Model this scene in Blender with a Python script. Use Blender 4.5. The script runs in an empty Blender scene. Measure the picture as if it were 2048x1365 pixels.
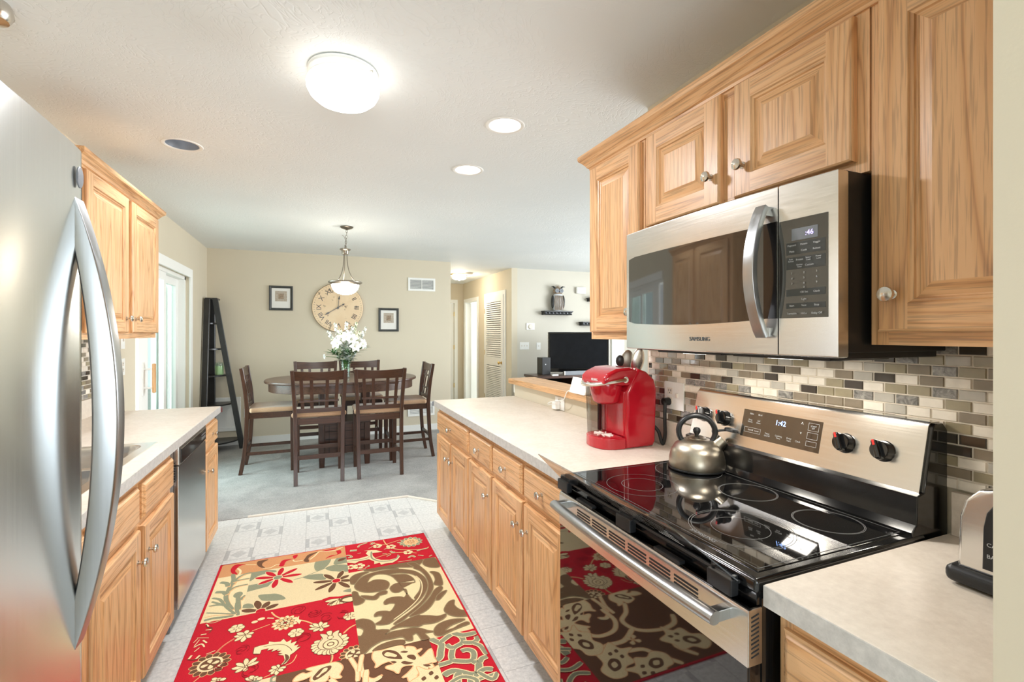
import bpy, bmesh, math, random
from mathutils import Vector, Matrix
from mathutils.geometry import tessellate_polygon
R = math.radians
PI = math.pi
random.seed(7)
scene = bpy.context.scene
col = scene.collection

# ---------------------------------------------------------------- camera
FPX = 958.0                      # focal length in pixels of the 2048 px wide frame
cam_data = bpy.data.cameras.new('camera')
cam_data.sensor_width = 36.0
cam_data.lens = FPX * 36.0 / 2048.0
cam_data.shift_y = -15.5 / 2048.0
cam_data.clip_start = 0.02
cam = bpy.data.objects.new('camera', cam_data)
cam.location = (0.0, 0.0, 1.395)
cam.rotation_euler = (R(90), 0, R(-22.46))
col.objects.link(cam)
scene.camera = cam

# ---------------------------------------------------------------- world, light, exposure
scene.view_settings.view_transform = 'Standard'
scene.view_settings.look = 'None'
scene.view_settings.gamma = 1.0
scene.view_settings.use_curve_mapping = False
scene.view_settings.exposure = 0.62
scene.cycles.use_denoising = True
scene.cycles.max_bounces = 10
scene.cycles.diffuse_bounces = 6
scene.cycles.glossy_bounces = 5
scene.cycles.transparent_max_bounces = 16
scene.cycles.sample_clamp_indirect = 6.0

world = bpy.data.worlds.new('sky')
scene.world = world
world.use_nodes = True
bg = world.node_tree.nodes['Background']
bg.inputs[0].default_value = (0.88, 0.95, 0.97, 1)
bg.inputs[1].default_value = 0.9

def area(name, loc, rot, sx, sy, power, color):
    d = bpy.data.lights.new(name, 'AREA')
    d.shape = 'RECTANGLE'; d.size = sx; d.size_y = sy
    d.energy = power; d.color = color
    o = bpy.data.objects.new(name, d)
    o.location = loc; o.rotation_euler = rot
    col.objects.link(o)
    return o
# daylight just outside the sliding glass door (left wall), pointing into the room (+X)
area('daylight_sliding_door', (-3.3, 5.0, 1.9), (0, R(-78), 0), 2.6, 3.6, 300, (0.90, 0.965, 1.0))
# daylight at the living room window wall (pointing -X)
area('daylight_living_window', (5.95, 3.9, 1.45), (0, R(90), 0), 1.7, 3.6, 172, (0.90, 0.955, 1.0))
# fill light added behind the camera, tilted up to bounce off the ceiling
area('fill_rear_bounce', (-0.1, -2.75, 1.25), (R(140), 0, 0), 2.4, 1.6, 78, (0.82, 0.92, 1.0))
# bathroom window at the end of the hall
area('daylight_hall_bathroom', (4.6, 9.1, 1.6), (0, R(90), 0), 1.0, 1.2, 26, (0.88, 0.97, 1.0))
area('daylight_hall_bedroom', (1.9, 11.6, 1.6), (R(-90), 0, 0), 1.0, 1.2, 14, (0.88, 0.97, 1.0))

# ---------------------------------------------------------------- material helpers
def srgb(r, g, b):
    def f(c):
        c /= 255.0
        return c / 12.92 if c <= 0.04045 else ((c + 0.055) / 1.055) ** 2.4
    return (f(r), f(g), f(b), 1.0)

class NT:
    def __init__(s, name):
        s.m = bpy.data.materials.new(name); s.m.use_nodes = True
        s.t = s.m.node_tree; s.n = s.t.nodes; s.l = s.t.links
        s.p = s.n['Principled BSDF']
    def node(s, typ, **kw):
        n = s.n.new(typ)
        for k, v in kw.items():
            if k == 'inp':
                for a, b in v.items(): s.set(n, a, b)
            else: setattr(n, k, v)
        return n
    def set(s, n, a, b):
        if hasattr(b, 'is_output') or isinstance(b, bpy.types.NodeSocket): s.l.new(b, n.inputs[a])
        else: n.inputs[a].default_value = b
    def math(s, op, a, b=None, c=None):
        n = s.n.new('ShaderNodeMath'); n.operation = op
        s.set(n, 0, a)
        if b is not None: s.set(n, 1, b)
        if c is not None: s.set(n, 2, c)
        return n.outputs[0]
    def coord(s, kind='Object'):
        return s.n.new('ShaderNodeTexCoord').outputs[kind]
    def mapping(s, v, scale=(1, 1, 1), loc=(0, 0, 0)):
        n = s.n.new('ShaderNodeMapping'); s.l.new(v, n.inputs[0])
        n.inputs['Scale'].default_value = scale; n.inputs['Location'].default_value = loc
        return n.outputs[0]
    def noise(s, v, scale=5.0, detail=2.0, rough=0.5, dist=0.0, out=0):
        n = s.n.new('ShaderNodeTexNoise'); s.l.new(v, n.inputs['Vector'])
        n.inputs['Scale'].default_value = scale; n.inputs['Detail'].default_value = detail
        n.inputs['Roughness'].default_value = rough; n.inputs['Distortion'].default_value = dist
        return n.outputs[out]
    def ramp(s, v, stops, interp='LINEAR'):
        n = s.n.new('ShaderNodeValToRGB'); s.l.new(v, n.inputs[0])
        cr = n.color_ramp; cr.interpolation = interp
        while len(cr.elements) > 1: cr.elements.remove(cr.elements[0])
        cr.elements[0].position = stops[0][0]; cr.elements[0].color = stops[0][1]
        for p, c in stops[1:]:
            e = cr.elements.new(p); e.color = c
        return n.outputs[0]
    def mix(s, f, a, b, mode='MIX'):
        n = s.n.new('ShaderNodeMix'); n.data_type = 'RGBA'; n.blend_type = mode
        s.set(n, 0, f); s.set(n, 6, a); s.set(n, 7, b)
        return n.outputs[2]
    def bump(s, h, strength=0.3, dist=0.002):
        n = s.n.new('ShaderNodeBump'); s.l.new(h, n.inputs['Height'])
        n.inputs['Strength'].default_value = strength; n.inputs['Distance'].default_value = dist
        s.l.new(n.outputs[0], s.p.inputs['Normal'])
    def P(s, **kw):
        names = dict(color='Base Color', rough='Roughness', metal='Metallic', spec='Specular IOR Level', coat='Coat Weight',
                     coatr='Coat Roughness', emis='Emission Color', emiss='Emission Strength', trans='Transmission Weight',
                     ior='IOR', alpha='Alpha', aniso='Anisotropic', sss='Subsurface Weight', sheen='Sheen Weight')
        for k, v in kw.items(): s.set(s.p, names[k], v)
        return s
G = lambda v: (v, v, v, 1)
M = {}
def plain(name, c, rough=0.5, metal=0.0, var=0.04, scale=12.0, **kw):
    """solid coloured material with a faint procedural mottling"""
    m = NT(name)
    n = m.noise(m.coord(), scale, 3.0)
    lo = tuple(x * (1 - var) for x in c[:3]) + (1,); hi = tuple(min(1, x * (1 + var)) for x in c[:3]) + (1,)
    m.P(color=m.ramp(n, [(0.3, lo), (0.7, hi)]), rough=rough, metal=metal, **kw)
    M[name] = m.m
    return m

def oak(name, along, light, mid, dark, rough=0.40):
    """oak: growth-ring contours and pores stretched along one axis"""
    m = NT(name)
    oi = m.node('ShaderNodeObjectInfo')
    off = m.node('ShaderNodeVectorMath', operation='SCALE', inp={0: (7.3, 5.1, 9.7)})
    m.l.new(oi.outputs['Random'], off.inputs['Scale'])
    add = m.node('ShaderNodeVectorMath', operation='ADD')
    m.l.new(m.coord(), add.inputs[0]); m.l.new(off.outputs[0], add.inputs[1])
    v = add.outputs[0]
    def sc(a, b): return tuple(b if i == 'xyz'.index(along) else a for i in range(3))
    big = m.noise(m.mapping(v, sc(7.0, 0.30)), 1.0, 2.0, 0.4, 0.12)
    rings = m.math('FRACT', m.math('MULTIPLY', big, 17.0))
    ringc = m.ramp(rings, [(0.0, dark), (0.10, mid), (0.35, light), (0.78, light), (0.93, mid), (1.0, dark)])
    pores = m.noise(m.mapping(v, sc(210.0, 7.0)), 1.0, 2.0, 0.6)
    pc = m.ramp(pores, [(0.38, G(0.52)), (0.50, G(1.0))])
    c1 = m.mix(0.50, mid, ringc)
    c2 = m.mix(0.58, c1, pc, 'MULTIPLY')
    tone = m.noise(m.mapping(v, sc(1.6, 0.8)), 1.0, 1.0)
    c3 = m.mix(0.5, c2, m.ramp(tone, [(0.3, G(0.82)), (0.7, G(1.0))]), 'MULTIPLY')
    m.P(color=c3, rough=rough, coat=0.12, coatr=0.25)
    m.bump(pores, 0.12, 0.001)
    M[name] = m.m
OL, OM, OD = srgb(234, 190, 143), srgb(218, 166, 114), srgb(158, 104, 60)
oak('oak_upright', 'z', OL, OM, OD)
oak('oak_level', 'y', OL, OM, OD)
oak('oak_cross', 'x', OL, OM, OD)
oak('dark_wood', 'z', srgb(82, 50, 34), srgb(66, 40, 27), srgb(44, 26, 18), 0.3)
oak('dark_wood_level', 'x', srgb(82, 50, 34), srgb(66, 40, 27), srgb(44, 26, 18), 0.28)
oak('table_wood', 'x', srgb(100, 72, 56), srgb(82, 58, 46), srgb(58, 40, 33), 0.32)

def paint(name, c, bumpk=0.12, scale=160):
    m = NT(name)
    v = m.coord()
    n = m.noise(v, 1.3, 2.0)
    lo = tuple(x * 0.97 for x in c[:3]) + (1,)
    m.P(color=m.ramp(n, [(0.35, lo), (0.65, c)]), rough=0.75, spec=0.3)
    m.bump(m.noise(v, scale, 3.0), bumpk, 0.002)
    M[name] = m.m
paint('wall_paint', srgb(211, 201, 180))
paint('wall_paint_cool', srgb(208, 203, 190))
paint('white_trim', srgb(238, 238, 234), 0.02)
# ceiling: knock-down plaster texture
m = NT('ceiling_plaster'); v = m.coord()
big = m.noise(v, 1.1, 2.0)
vor = m.n.new('ShaderNodeTexVoronoi'); vor.feature = 'DISTANCE_TO_EDGE'
m.l.new(m.mapping(m.noise(v, 3.0, 4.0, 0.6, 0.6, 1), (7, 7, 7)), vor.inputs['Vector']); vor.inputs['Scale'].default_value = 1.6
h = m.math('MULTIPLY', m.math('MINIMUM', vor.outputs['Distance'], 0.08), m.math('ADD', m.math('MULTIPLY', big, 3.0), -0.9))
m.P(color=m.ramp(big, [(0.3, srgb(226, 230, 230)), (0.7, srgb(233, 236, 235))]), rough=0.7, spec=0.3)
m.bump(m.math('ADD', h, m.math('MULTIPLY', m.noise(v, 30.0, 4.0), 0.02)), 0.35, 0.05)
M['ceiling_plaster'] = m.m
# carpet
m = NT('carpet'); v = m.coord()
n1 = m.noise(v, 120.0, 4.0, 0.75); n2 = m.noise(v, 3.2, 4.0, 0.65, 0.4)
cc = m.mix(0.5, m.ramp(n1, [(0.3, srgb(98, 97, 95)), (0.7, srgb(206, 203, 198))]), m.ramp(n2, [(0.35, srgb(152, 150, 147)), (0.65, srgb(196, 194, 190))]))
m.P(color=cc, rough=0.95, spec=0.1, sheen=0.2); m.bump(n1, 0.9, 0.012); M['carpet'] = m.m
# vinyl floor with a stamped motif every third strip
m = NT('vinyl_floor'); v = m.coord()
sx = m.node('ShaderNodeSeparateXYZ'); m.l.new(v, sx.inputs[0]); X, Y = sx.outputs[0], sx.outputs[1]
a = m.math('DIVIDE', m.math('ADD', X, 0.515), 0.1546)
a3 = m.math('FLOORED_MODULO', a, 3.0)
fa = m.math('FRACT', m.math('ADD', a, 20.0))
u = m.math('ABSOLUTE', m.math('MULTIPLY', m.math('SUBTRACT', fa, 0.5), 2.0))
isA = m.math('LESS_THAN', a3, 1.0)
isB = m.math('MULTIPLY', m.math('GREATER_THAN', a3, 1.0), m.math('LESS_THAN', a3, 2.0))
def rowv(c):
    t = m.math('FLOORED_MODULO', m.math('ADD', m.math('SUBTRACT', Y, c), 0.22875), 0.4575)
    return m.math('DIVIDE', m.math('ABSOLUTE', m.math('SUBTRACT', t, 0.22875)), 0.085)
vA, vB = rowv(3.912), rowv(3.762)
vv = m.math('ADD', m.math('MULTIPLY', isA, vA), m.math('MULTIPLY', m.math('SUBTRACT', 1.0, isA), vB))
inm = m.math('MULTIPLY', m.math('ADD', isA, isB), m.math('LESS_THAN', vv, 1.0))
bars = m.math('MULTIPLY', m.math('GREATER_THAN', u, 0.70), m.math('LESS_THAN', vv, 0.86))
lens = m.math('LESS_THAN', m.math('ADD', m.math('MULTIPLY', u, 1.5), m.math('MULTIPLY', vv, 1.5)), 0.95)
rim = m.math('MULTIPLY', m.math('GREATER_THAN', vv, 0.80), m.math('LESS_THAN', u, 0.72))
motif = m.math('MULTIPLY', inm, m.math('MINIMUM', m.math('ADD', m.math('ADD', bars, m.math('MULTIPLY', lens, 0.7)), m.math('MULTIPLY', rim, 0.5)), 1.0))
inside = m.math('MULTIPLY', m.math('GREATER_THAN', X, -0.52), m.math('LESS_THAN', X, 0.725))
motif = m.math('MULTIPLY', motif, inside)
line = m.math('MULTIPLY', m.math('GREATER_THAN', u, 0.975), inside)
fy = m.math('FRACT', m.math('DIVIDE', Y, 0.1525))
cross = m.math('MULTIPLY', m.math('LESS_THAN', fy, 0.022), m.math('SUBTRACT', 1.0, inside))
lines = m.math('MINIMUM', m.math('ADD', line, cross), 1.0)
spk = m.noise(v, 60.0, 4.0, 0.7)
base = m.ramp(spk, [(0.3, srgb(196, 196, 194)), (0.7, srgb(232, 231, 228))])
c = m.mix(m.math('MULTIPLY', motif, 0.55), base, srgb(150, 152, 154))
c = m.mix(m.math('MULTIPLY', lines, 0.5), c, srgb(140, 140, 140))
m.P(color=c, rough=0.32, spec=0.4); M['vinyl_floor'] = m.m
# laminate worktop
m = NT('laminate'); v = m.coord()
c = m.mix(0.5, m.ramp(m.noise(v, 55.0, 5.0, 0.7), [(0.3, srgb(204, 192, 177)), (0.7, srgb(234, 224, 211))]), m.ramp(m.noise(v, 9.0, 4.0, 0.6), [(0.35, srgb(214, 202, 187)), (0.65, srgb(230, 220, 206))]))
m.P(color=c, rough=0.38, spec=0.45); M['laminate'] = m.m
m = NT('laminate_edge'); v = m.coord()
c = m.ramp(m.noise(v, 55.0, 5.0, 0.7), [(0.3, srgb(178, 176, 172)), (0.7, srgb(205, 202, 197))])
m.P(color=c, rough=0.4); M['laminate_edge'] = m.m

def steel(name, c, rough, along='z', streak=0.06, aniso=0.4, rot=None):
    m = NT(name)
    sc = tuple(2.0 if i == 'xyz'.index(along) else 260.0 for i in range(3))
    n = m.noise(m.mapping(m.coord(), sc), 1.0, 3.0, 0.6)
    r = m.math('ADD', m.math('MULTIPLY', n, streak * 2), rough - streak)
    lo = tuple(x * 0.93 for x in c[:3]) + (1,)
    m.P(color=m.ramp(n, [(0.3, lo), (0.7, c)]), metal=1.0, rough=r, aniso=aniso)
    if rot is not None:
        tg = m.node('ShaderNodeTangent', direction_type='RADIAL', axis='Z'); m.l.new(tg.outputs[0], m.p.inputs['Tangent'])
        m.p.inputs['Anisotropic Rotation'].default_value = rot
    M[name] = m.m
steel('stainless', srgb(226, 224, 220), 0.24, 'y')
steel('stainless_door', srgb(222, 223, 221), 0.21, 'z', 0.03, 0.85, 0.25)
steel('stainless_handle', srgb(178, 180, 182), 0.30, 'z', 0.05)
steel('nickel', srgb(214, 208, 198), 0.2, 'z', 0.04, 0.0)
steel('kettle_steel', srgb(178, 169, 154), 0.32, 'z', 0.06, 0.5)
steel('bronze', srgb(150, 142, 130), 0.35, 'z', 0.05, 0.0)
steel('brass', srgb(214, 180, 110), 0.25, 'z', 0.05, 0.0)
plain('black_glass', srgb(14, 14, 15), 0.035, var=0.2, coat=0.6, coatr=0.02)
plain('smoked_glass', srgb(46, 44, 40), 0.05, var=0.1, spec=0.8, coat=0.8, coatr=0.03)
plain('black_plastic', srgb(26, 27, 29), 0.38, var=0.15)
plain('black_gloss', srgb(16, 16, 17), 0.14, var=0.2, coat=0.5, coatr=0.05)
plain('charcoal_lacquer', srgb(38, 38, 38), 0.3, var=0.2)
plain('grey_plastic', srgb(120, 124, 130), 0.45)
plain('grey_print', srgb(96, 96, 96), 0.6)
plain('pale_print', srgb(196, 198, 200), 0.5)
plain('ring_print', srgb(120, 120, 120), 0.5)
plain('white_plastic', srgb(240, 240, 236), 0.35, var=0.02)
plain('ivory_plastic', srgb(228, 220, 208), 0.45, var=0.03)
plain('red_plastic', srgb(178, 20, 36), 0.16, var=0.06, coat=0.5, coatr=0.08)
plain('red_print', srgb(200, 40, 36), 0.4)
plain('fabric_seat', srgb(184, 150, 118), 0.9, var=0.14, scale=240, sheen=0.3)
plain('mat_board', srgb(226, 224, 218), 0.8, var=0.02)
plain('sketch_print', srgb(178, 166, 150), 0.8, var=0.25, scale=90)
plain('frame_wood', srgb(60, 62, 60), 0.4, var=0.15)
plain('tv_screen', srgb(24, 26, 30), 0.22, var=0.15, spec=0.25)
plain('rust_metal', srgb(150, 132, 112), 0.5, metal=0.5, var=0.3, scale=60)
plain('candle_wax', srgb(206, 220, 170), 0.5, var=0.03)
plain('leaf_green', srgb(62, 112, 54), 0.5, var=0.35, scale=30)
plain('stem_green', srgb(110, 150, 84), 0.5, var=0.2)
plain('petal_white', srgb(226, 228, 224), 0.5, var=0.03, sss=0.0)
plain('petal_cream', srgb(220, 222, 196), 0.5, var=0.05)
plain('grout', srgb(226, 218, 204), 0.8, var=0.05, scale=60)
plain('dark_gap', srgb(20, 18, 16), 0.8)
plain('dark_slot', srgb(34, 36, 40), 0.5)
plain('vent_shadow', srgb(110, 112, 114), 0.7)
plain('maroon', srgb(92, 52, 50), 0.5)
plain('cord_black', srgb(22, 22, 22), 0.5)
plain('patio', srgb(170, 176, 168), 0.9, var=0.12, scale=3)
plain('lawn', srgb(120, 150, 110), 0.95, var=0.25, scale=4)
def glow(name, c, s):
    m = NT(name)
    n = m.noise(m.coord(), 6.0, 1.0)
    m.P(color=c, emis=m.ramp(n, [(0.3, tuple(x * 0.96 for x in c[:3]) + (1,)), (0.7, c)]), emiss=s, rough=0.4)
    M[name] = m.m
glow('lamp_glass_kitchen', (1.0, 0.955, 0.89, 1), 3.4)
glow('lamp_glass_pendant', (1.0, 0.92, 0.80, 1), 9.0)
glow('lamp_uplight', (1.0, 0.90, 0.76, 1), 16.0)
glow('lamp_glass_hall', (1.0, 0.88, 0.70, 1), 11.0)
glow('bulb_on', (1.0, 0.95, 0.86, 1), 9.0)
glow('bulb_dim', (0.80, 0.90, 1.0, 1), 1.6)
glow('display_blue', (0.25, 0.45, 1.0, 1), 3.0)
glow('display_violet', (0.55, 0.45, 1.0, 1), 1.2)
def glass(name, tint, rough=0.0, fres=1.45, base=0.0):
    m = NT(name)
    n = m.n; n.remove(m.p)
    out = n['Material Output']
    tr = m.node('ShaderNodeBsdfTransparent', inp={0: tint})
    gl = m.node('ShaderNodeBsdfGlossy', inp={0: (1, 1, 1, 1), 1: rough})
    fr = m.node('ShaderNodeFresnel', inp={0: fres})
    nz = m.noise(m.coord(), 4.0, 1.0)
    gm = m.node('ShaderNodeNewGeometry')
    f = m.math('MULTIPLY', m.math('ADD', fr.outputs[0], m.math('MULTIPLY', nz, base)), m.math('SUBTRACT', 1.0, gm.outputs['Backfacing']))
    mx = m.node('ShaderNodeMixShader')
    m.l.new(f, mx.inputs[0]); m.l.new(tr.outputs[0], mx.inputs[1]); m.l.new(gl.outputs[0], mx.inputs[2])
    m.l.new(mx.outputs[0], out.inputs[0])
    M[name] = m.m
glass('window_glass', (0.86, 0.95, 0.94, 1))
glass('clear_glass', (0.86, 0.93, 0.90, 1), 0.02, 1.45, 0.08)
glass('guard_acrylic', (0.62, 0.60, 0.58, 1), 0.03, 1.5, 0.10)
glass('tank_smoke', (0.60, 0.58, 0.56, 1), 0.03, 1.45, 0.08)
# clock face: weathered cream
m = NT('clock_face'); v = m.coord()
c = m.mix(m.ramp(m.noise(v, 14.0, 5.0, 0.7), [(0.60, G(0)), (0.64, G(1))]), m.ramp(m.noise(v, 4.0, 3.0), [(0.3, srgb(226, 196, 158)), (0.7, srgb(238, 214, 180))]), srgb(150, 128, 104))
m.P(color=c, rough=0.7); M['clock_face'] = m.m
# mosaic
for nm, c, r in (('mosaic_stone', srgb(238, 231, 218), 0.45), ('mosaic_taupe', srgb(140, 128, 110), 0.09), ('mosaic_dark', srgb(62, 54, 46), 0.07),
                 ('mosaic_grey', srgb(186, 182, 172), 0.09), ('mosaic_olive', srgb(158, 148, 122), 0.1)):
    plain(nm, c, r, var=0.1, scale=25, coat=0.0 if r > .3 else 0.5, coatr=0.05)
m = NT('mosaic_marble'); v = m.coord()
m.P(color=m.ramp(m.noise(v, 45.0, 5.0, 0.65, 1.5), [(0.3, srgb(84, 84, 82)), (0.5, srgb(140, 138, 134)), (0.7, srgb(186, 182, 176))]), rough=0.3); M['mosaic_marble'] = m.m
# rug yarns
for nm, c in (('red', srgb(196, 38, 52)), ('darkred', srgb(150, 36, 44)), ('terra', srgb(208, 150, 104)), ('cream', srgb(236, 216, 170)), ('cream2', srgb(226, 208, 166)),
              ('brown', srgb(112, 80, 60)), ('brown2', srgb(126, 100, 74)), ('olive', srgb(146, 148, 122)), ('olive2', srgb(150, 136, 104)), ('tan', srgb(228, 182, 130)), ('peach', srgb(232, 176, 128))):
    mm = plain('yarn_' + nm, c, 0.95, var=0.16, scale=420, spec=0.1)
# ---------------------------------------------------------------- geometry helpers
class MB:
    """collects shapes; build() links them as ONE mesh object"""
    def __init__(s): s.v = []; s.f = []; s.m = []
    def add(s, vs, fs, mi=0, mat=None):
        k = len(s.v)
        if mat is not None: vs = [mat @ Vector(p) for p in vs]
        s.v += [tuple(p) for p in vs]
        for f in fs: s.f.append(tuple(i + k for i in f)); s.m.append(mi)
        return s
    def bm(s, b, mi=0, mat=None):
        b.verts.index_update()
        s.add([v.co.copy() for v in b.verts], [[v.index for v in f.verts] for f in b.faces], mi, mat); b.free(); return s
    def box(s, x0, x1, y0, y1, z0, z1, bev=0.0, mi=0, seg=2, mat=None):
        if bev <= 0:
            vs = [(x0, y0, z0), (x1, y0, z0), (x1, y1, z0), (x0, y1, z0), (x0, y0, z1), (x1, y0, z1), (x1, y1, z1), (x0, y1, z1)]
            fs = [(0, 3, 2, 1), (4, 5, 6, 7), (0, 1, 5, 4), (1, 2, 6, 5), (2, 3, 7, 6), (3, 0, 4, 7)]
            return s.add(vs, fs, mi, mat)
        b = bmesh.new(); bmesh.ops.create_cube(b, size=1.0)
        for v in b.verts: v.co = Vector((x0 + (v.co.x + .5) * (x1 - x0), y0 + (v.co.y + .5) * (y1 - y0), z0 + (v.co.z + .5) * (z1 - z0)))
        bmesh.ops.bevel(b, geom=list(b.edges), offset=min(bev, .49 * min(abs(x1 - x0), abs(y1 - y0), abs(z1 - z0))), segments=seg, profile=0.5, affect='EDGES')
        return s.bm(b, mi, mat)
    def tube(s, pts, r, n=12, mi=0, closed=False, caps=True, ry=None, mat=None):
        """sweep of a circle (or ellipse r x ry) along pts; r may be a list"""
        pts = [Vector(p) for p in pts]; N = len(pts)
        rs = r if isinstance(r, (list, tuple)) else [r] * N
        vs = []; fs = []; prev = None
        for i, p in enumerate(pts):
            if closed: t = pts[(i + 1) % N] - pts[i - 1]
            else: t = pts[min(i + 1, N - 1)] - pts[max(i - 1, 0)]
            t.normalize()
            if prev is None:
                a = Vector((0, 0, 1)) if abs(t.z) < 0.9 else Vector((1, 0, 0))
                u = t.cross(a).normalized()
            else: u = (prev - t * prev.dot(t)).normalized()
            prev = u; w = t.cross(u)
            k = 1.0 if ry is None else ry / (r if not isinstance(r, (list, tuple)) else r[0])
            for j in range(n):
                an = 2 * PI * j / n
                vs.append(p + u * math.cos(an) * rs[i] + w * math.sin(an) * rs[i] * k)
        M_ = N if closed else N - 1
        for i in range(M_):
            for j in range(n):
                a = i * n + j; b = i * n + (j + 1) % n; c = ((i + 1) % N) * n + (j + 1) % n; d = ((i + 1) % N) * n + j
                fs.append((a, b, c, d))
        if caps and not closed:
            fs.append(tuple(range(n - 1, -1, -1))); fs.append(tuple((N - 1) * n + j for j in range(n)))
        return s.add(vs, fs, mi, mat)
    def cyl(s, p0, p1, r0, r1=None, n=24, mi=0, mat=None):
        return s.tube([p0, p1], [r0, r0 if r1 is None else r1], n, mi, mat=mat)
    def lathe(s, prof, c=(0, 0, 0), n=32, mi=0, axis=(0, 0, 1), mat=None, caps=True):
        """prof: (radius, height) pairs, turned about axis through c"""
        ax = Vector(axis).normalized()
        q = Vector((0, 0, 1)).rotation_difference(ax)
        vs = []; fs = []; c = Vector(c)
        for r, h in prof:
            for j in range(n):
                a = 2 * PI * j / n
                vs.append(c + q @ Vector((r * math.cos(a), r * math.sin(a), h)))
        for i in range(len(prof) - 1):
            for j in range(n):
                fs.append((i * n + j, i * n + (j + 1) % n, (i + 1) * n + (j + 1) % n, (i + 1) * n + j))
        if caps and prof[0][0] > 1e-5: fs.append(tuple(range(n - 1, -1, -1)))
        if caps and prof[-1][0] > 1e-5: fs.append(tuple((len(prof) - 1) * n + j for j in range(n)))
        return s.add(vs, fs, mi, mat)
    def ball(s, c, r, n=16, mi=0, sc=(1, 1, 1), mat=None):
        k = max(4, n // 2); vs = []; fs = []
        for i in range(k + 1):
            th = PI * i / k
            for j in range(n):
                a = 2 * PI * j / n
                vs.append((c[0] + r * sc[0] * math.sin(th) * math.cos(a), c[1] + r * sc[1] * math.sin(th) * math.sin(a), c[2] + r * sc[2] * math.cos(th)))
        for i in range(k):
            for j in range(n): fs.append((i * n + j, (i + 1) * n + j, (i + 1) * n + (j + 1) % n, i * n + (j + 1) % n))
        return s.add(vs, fs, mi, mat)
    def prism(s, poly, a0, a1, axis='y', mi=0, bev=0.0, mat=None):
        """closed 2-D outline extruded along an axis; poly in the other two axes (in xyz order)"""
        b = bmesh.new()
        def P3(p, a):
            if axis == 'x': return (a, p[0], p[1])
            if axis == 'y': return (p[0], a, p[1])
            return (p[0], p[1], a)
        A = [b.verts.new(P3(p, a0)) for p in poly]; B = [b.verts.new(P3(p, a1)) for p in poly]
        N = len(poly)
        fa = b.faces.new(A); fb = b.faces.new(list(reversed(B)))
        for i in range(N): b.faces.new((A[i], B[i], B[(i + 1) % N], A[(i + 1) % N]))
        bmesh.ops.recalc_face_normals(b, faces=list(b.faces))
        if bev > 0:
            ed = [e for e in b.edges if (fa in e.link_faces) or (fb in e.link_faces)]
            bmesh.ops.bevel(b, geom=ed, offset=bev, segments=3, profile=0.5, affect='EDGES')
        bmesh.ops.triangulate(b, faces=[f for f in b.faces if len(f.verts) > 4])
        return s.bm(b, mi, mat)
    def bar(s, pts, w, d, side=(1, 0, 0), mi=0, mat=None, bev=0.0):
        """sweep of a rectangle w (along side) x d along pts; w, d may be lists"""
        pts = [Vector(p) for p in pts]; N = len(pts); sd = Vector(side).normalized()
        ws = w if isinstance(w, (list, tuple)) else [w] * N; ds = d if isinstance(d, (list, tuple)) else [d] * N
        vs = []; fs = []
        for i, p in enumerate(pts):
            t = (pts[min(i + 1, N - 1)] - pts[max(i - 1, 0)]).normalized()
            u = (sd - t * sd.dot(t)).normalized(); q = t.cross(u)
            W, D = ws[i] / 2, ds[i] / 2; c = min(W, D) * 0.22
            for a, e in ((-W + c, -D), (W - c, -D), (W, -D + c), (W, D - c), (W - c, D), (-W + c, D), (-W, D - c), (-W, -D + c)):
                vs.append(p + u * a + q * e)
        for i in range(N - 1):
            for j in range(8): fs.append((i * 8 + j, i * 8 + (j + 1) % 8, (i + 1) * 8 + (j + 1) % 8, (i + 1) * 8 + j))
        fs.append(tuple(range(7, -1, -1))); fs.append(tuple((N - 1) * 8 + j for j in range(8)))
        return s.add(vs, fs, mi, mat)
    def quad(s, a, b, c, d, mi=0): return s.add([a, b, c, d], [(0, 1, 2, 3)], mi)
    def ngon(s, pts, mi=0, flip=False):
        """flat polygon, triangulated (points in 3-D)"""
        tris = tessellate_polygon([[Vector(p) for p in pts]])
        fs = []
        for t in tris:
            a, b, c = (Vector(pts[i]) for i in t)
            fs.append(t if ((b - a).cross(c - a).z >= 0) != flip else (t[0], t[2], t[1]))
        return s.add(pts, fs, mi)
    def grid(s, fn, nu, nv, mi=0, mat=None):
        vs = [fn(i / nu, j / nv) for i in range(nu + 1) for j in range(nv + 1)]
        fs = [(i * (nv + 1) + j, (i + 1) * (nv + 1) + j, (i + 1) * (nv + 1) + j + 1, i * (nv + 1) + j + 1) for i in range(nu) for j in range(nv)]
        return s.add(vs, fs, mi, mat)

BASE = {}
def obj(name, mb, mats, parent=None, smooth=True, local=False, angle=38, recalc=True, label=None):
    """link the collected shapes as one mesh object; coordinates are world unless local"""
    if not isinstance(mats, (list, tuple)): mats = [mats]
    vs = mb.v
    base = BASE.get(parent.name, Vector((0, 0, 0))) if parent else Vector((0, 0, 0))
    if not local and parent: vs = [(p[0] - base.x, p[1] - base.y, p[2] - base.z) for p in vs]
    me = bpy.data.meshes.new(name); me.from_pydata(vs, [], mb.f); 
    for mt in mats: me.materials.append(M[mt] if isinstance(mt, str) else mt)
    me.polygons.foreach_set('material_index', mb.m)
    if recalc:
        b = bmesh.new(); b.from_mesh(me); bmesh.ops.recalc_face_normals(b, faces=list(b.faces)); b.to_mesh(me); b.free()
    if smooth:
        me.polygons.foreach_set('use_smooth', [True] * len(me.polygons))
        me.set_sharp_from_angle(angle=R(angle))
    me.update()
    o = bpy.data.objects.new(name, me); col.objects.link(o)
    if parent: o.parent = parent
    if smooth:
        wn = o.modifiers.new('weighted_normals', 'WEIGHTED_NORMAL'); wn.keep_sharp = True; wn.weight = 80
    BASE[o.name] = base
    if label: o['label'] = label
    return o
def tag(o, label, cat, group=None, kind=None):
    if label: o['label'] = label
    if cat: o['category'] = cat
    if group: o['group'] = group
    if kind: o['kind'] = kind
    return o
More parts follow.
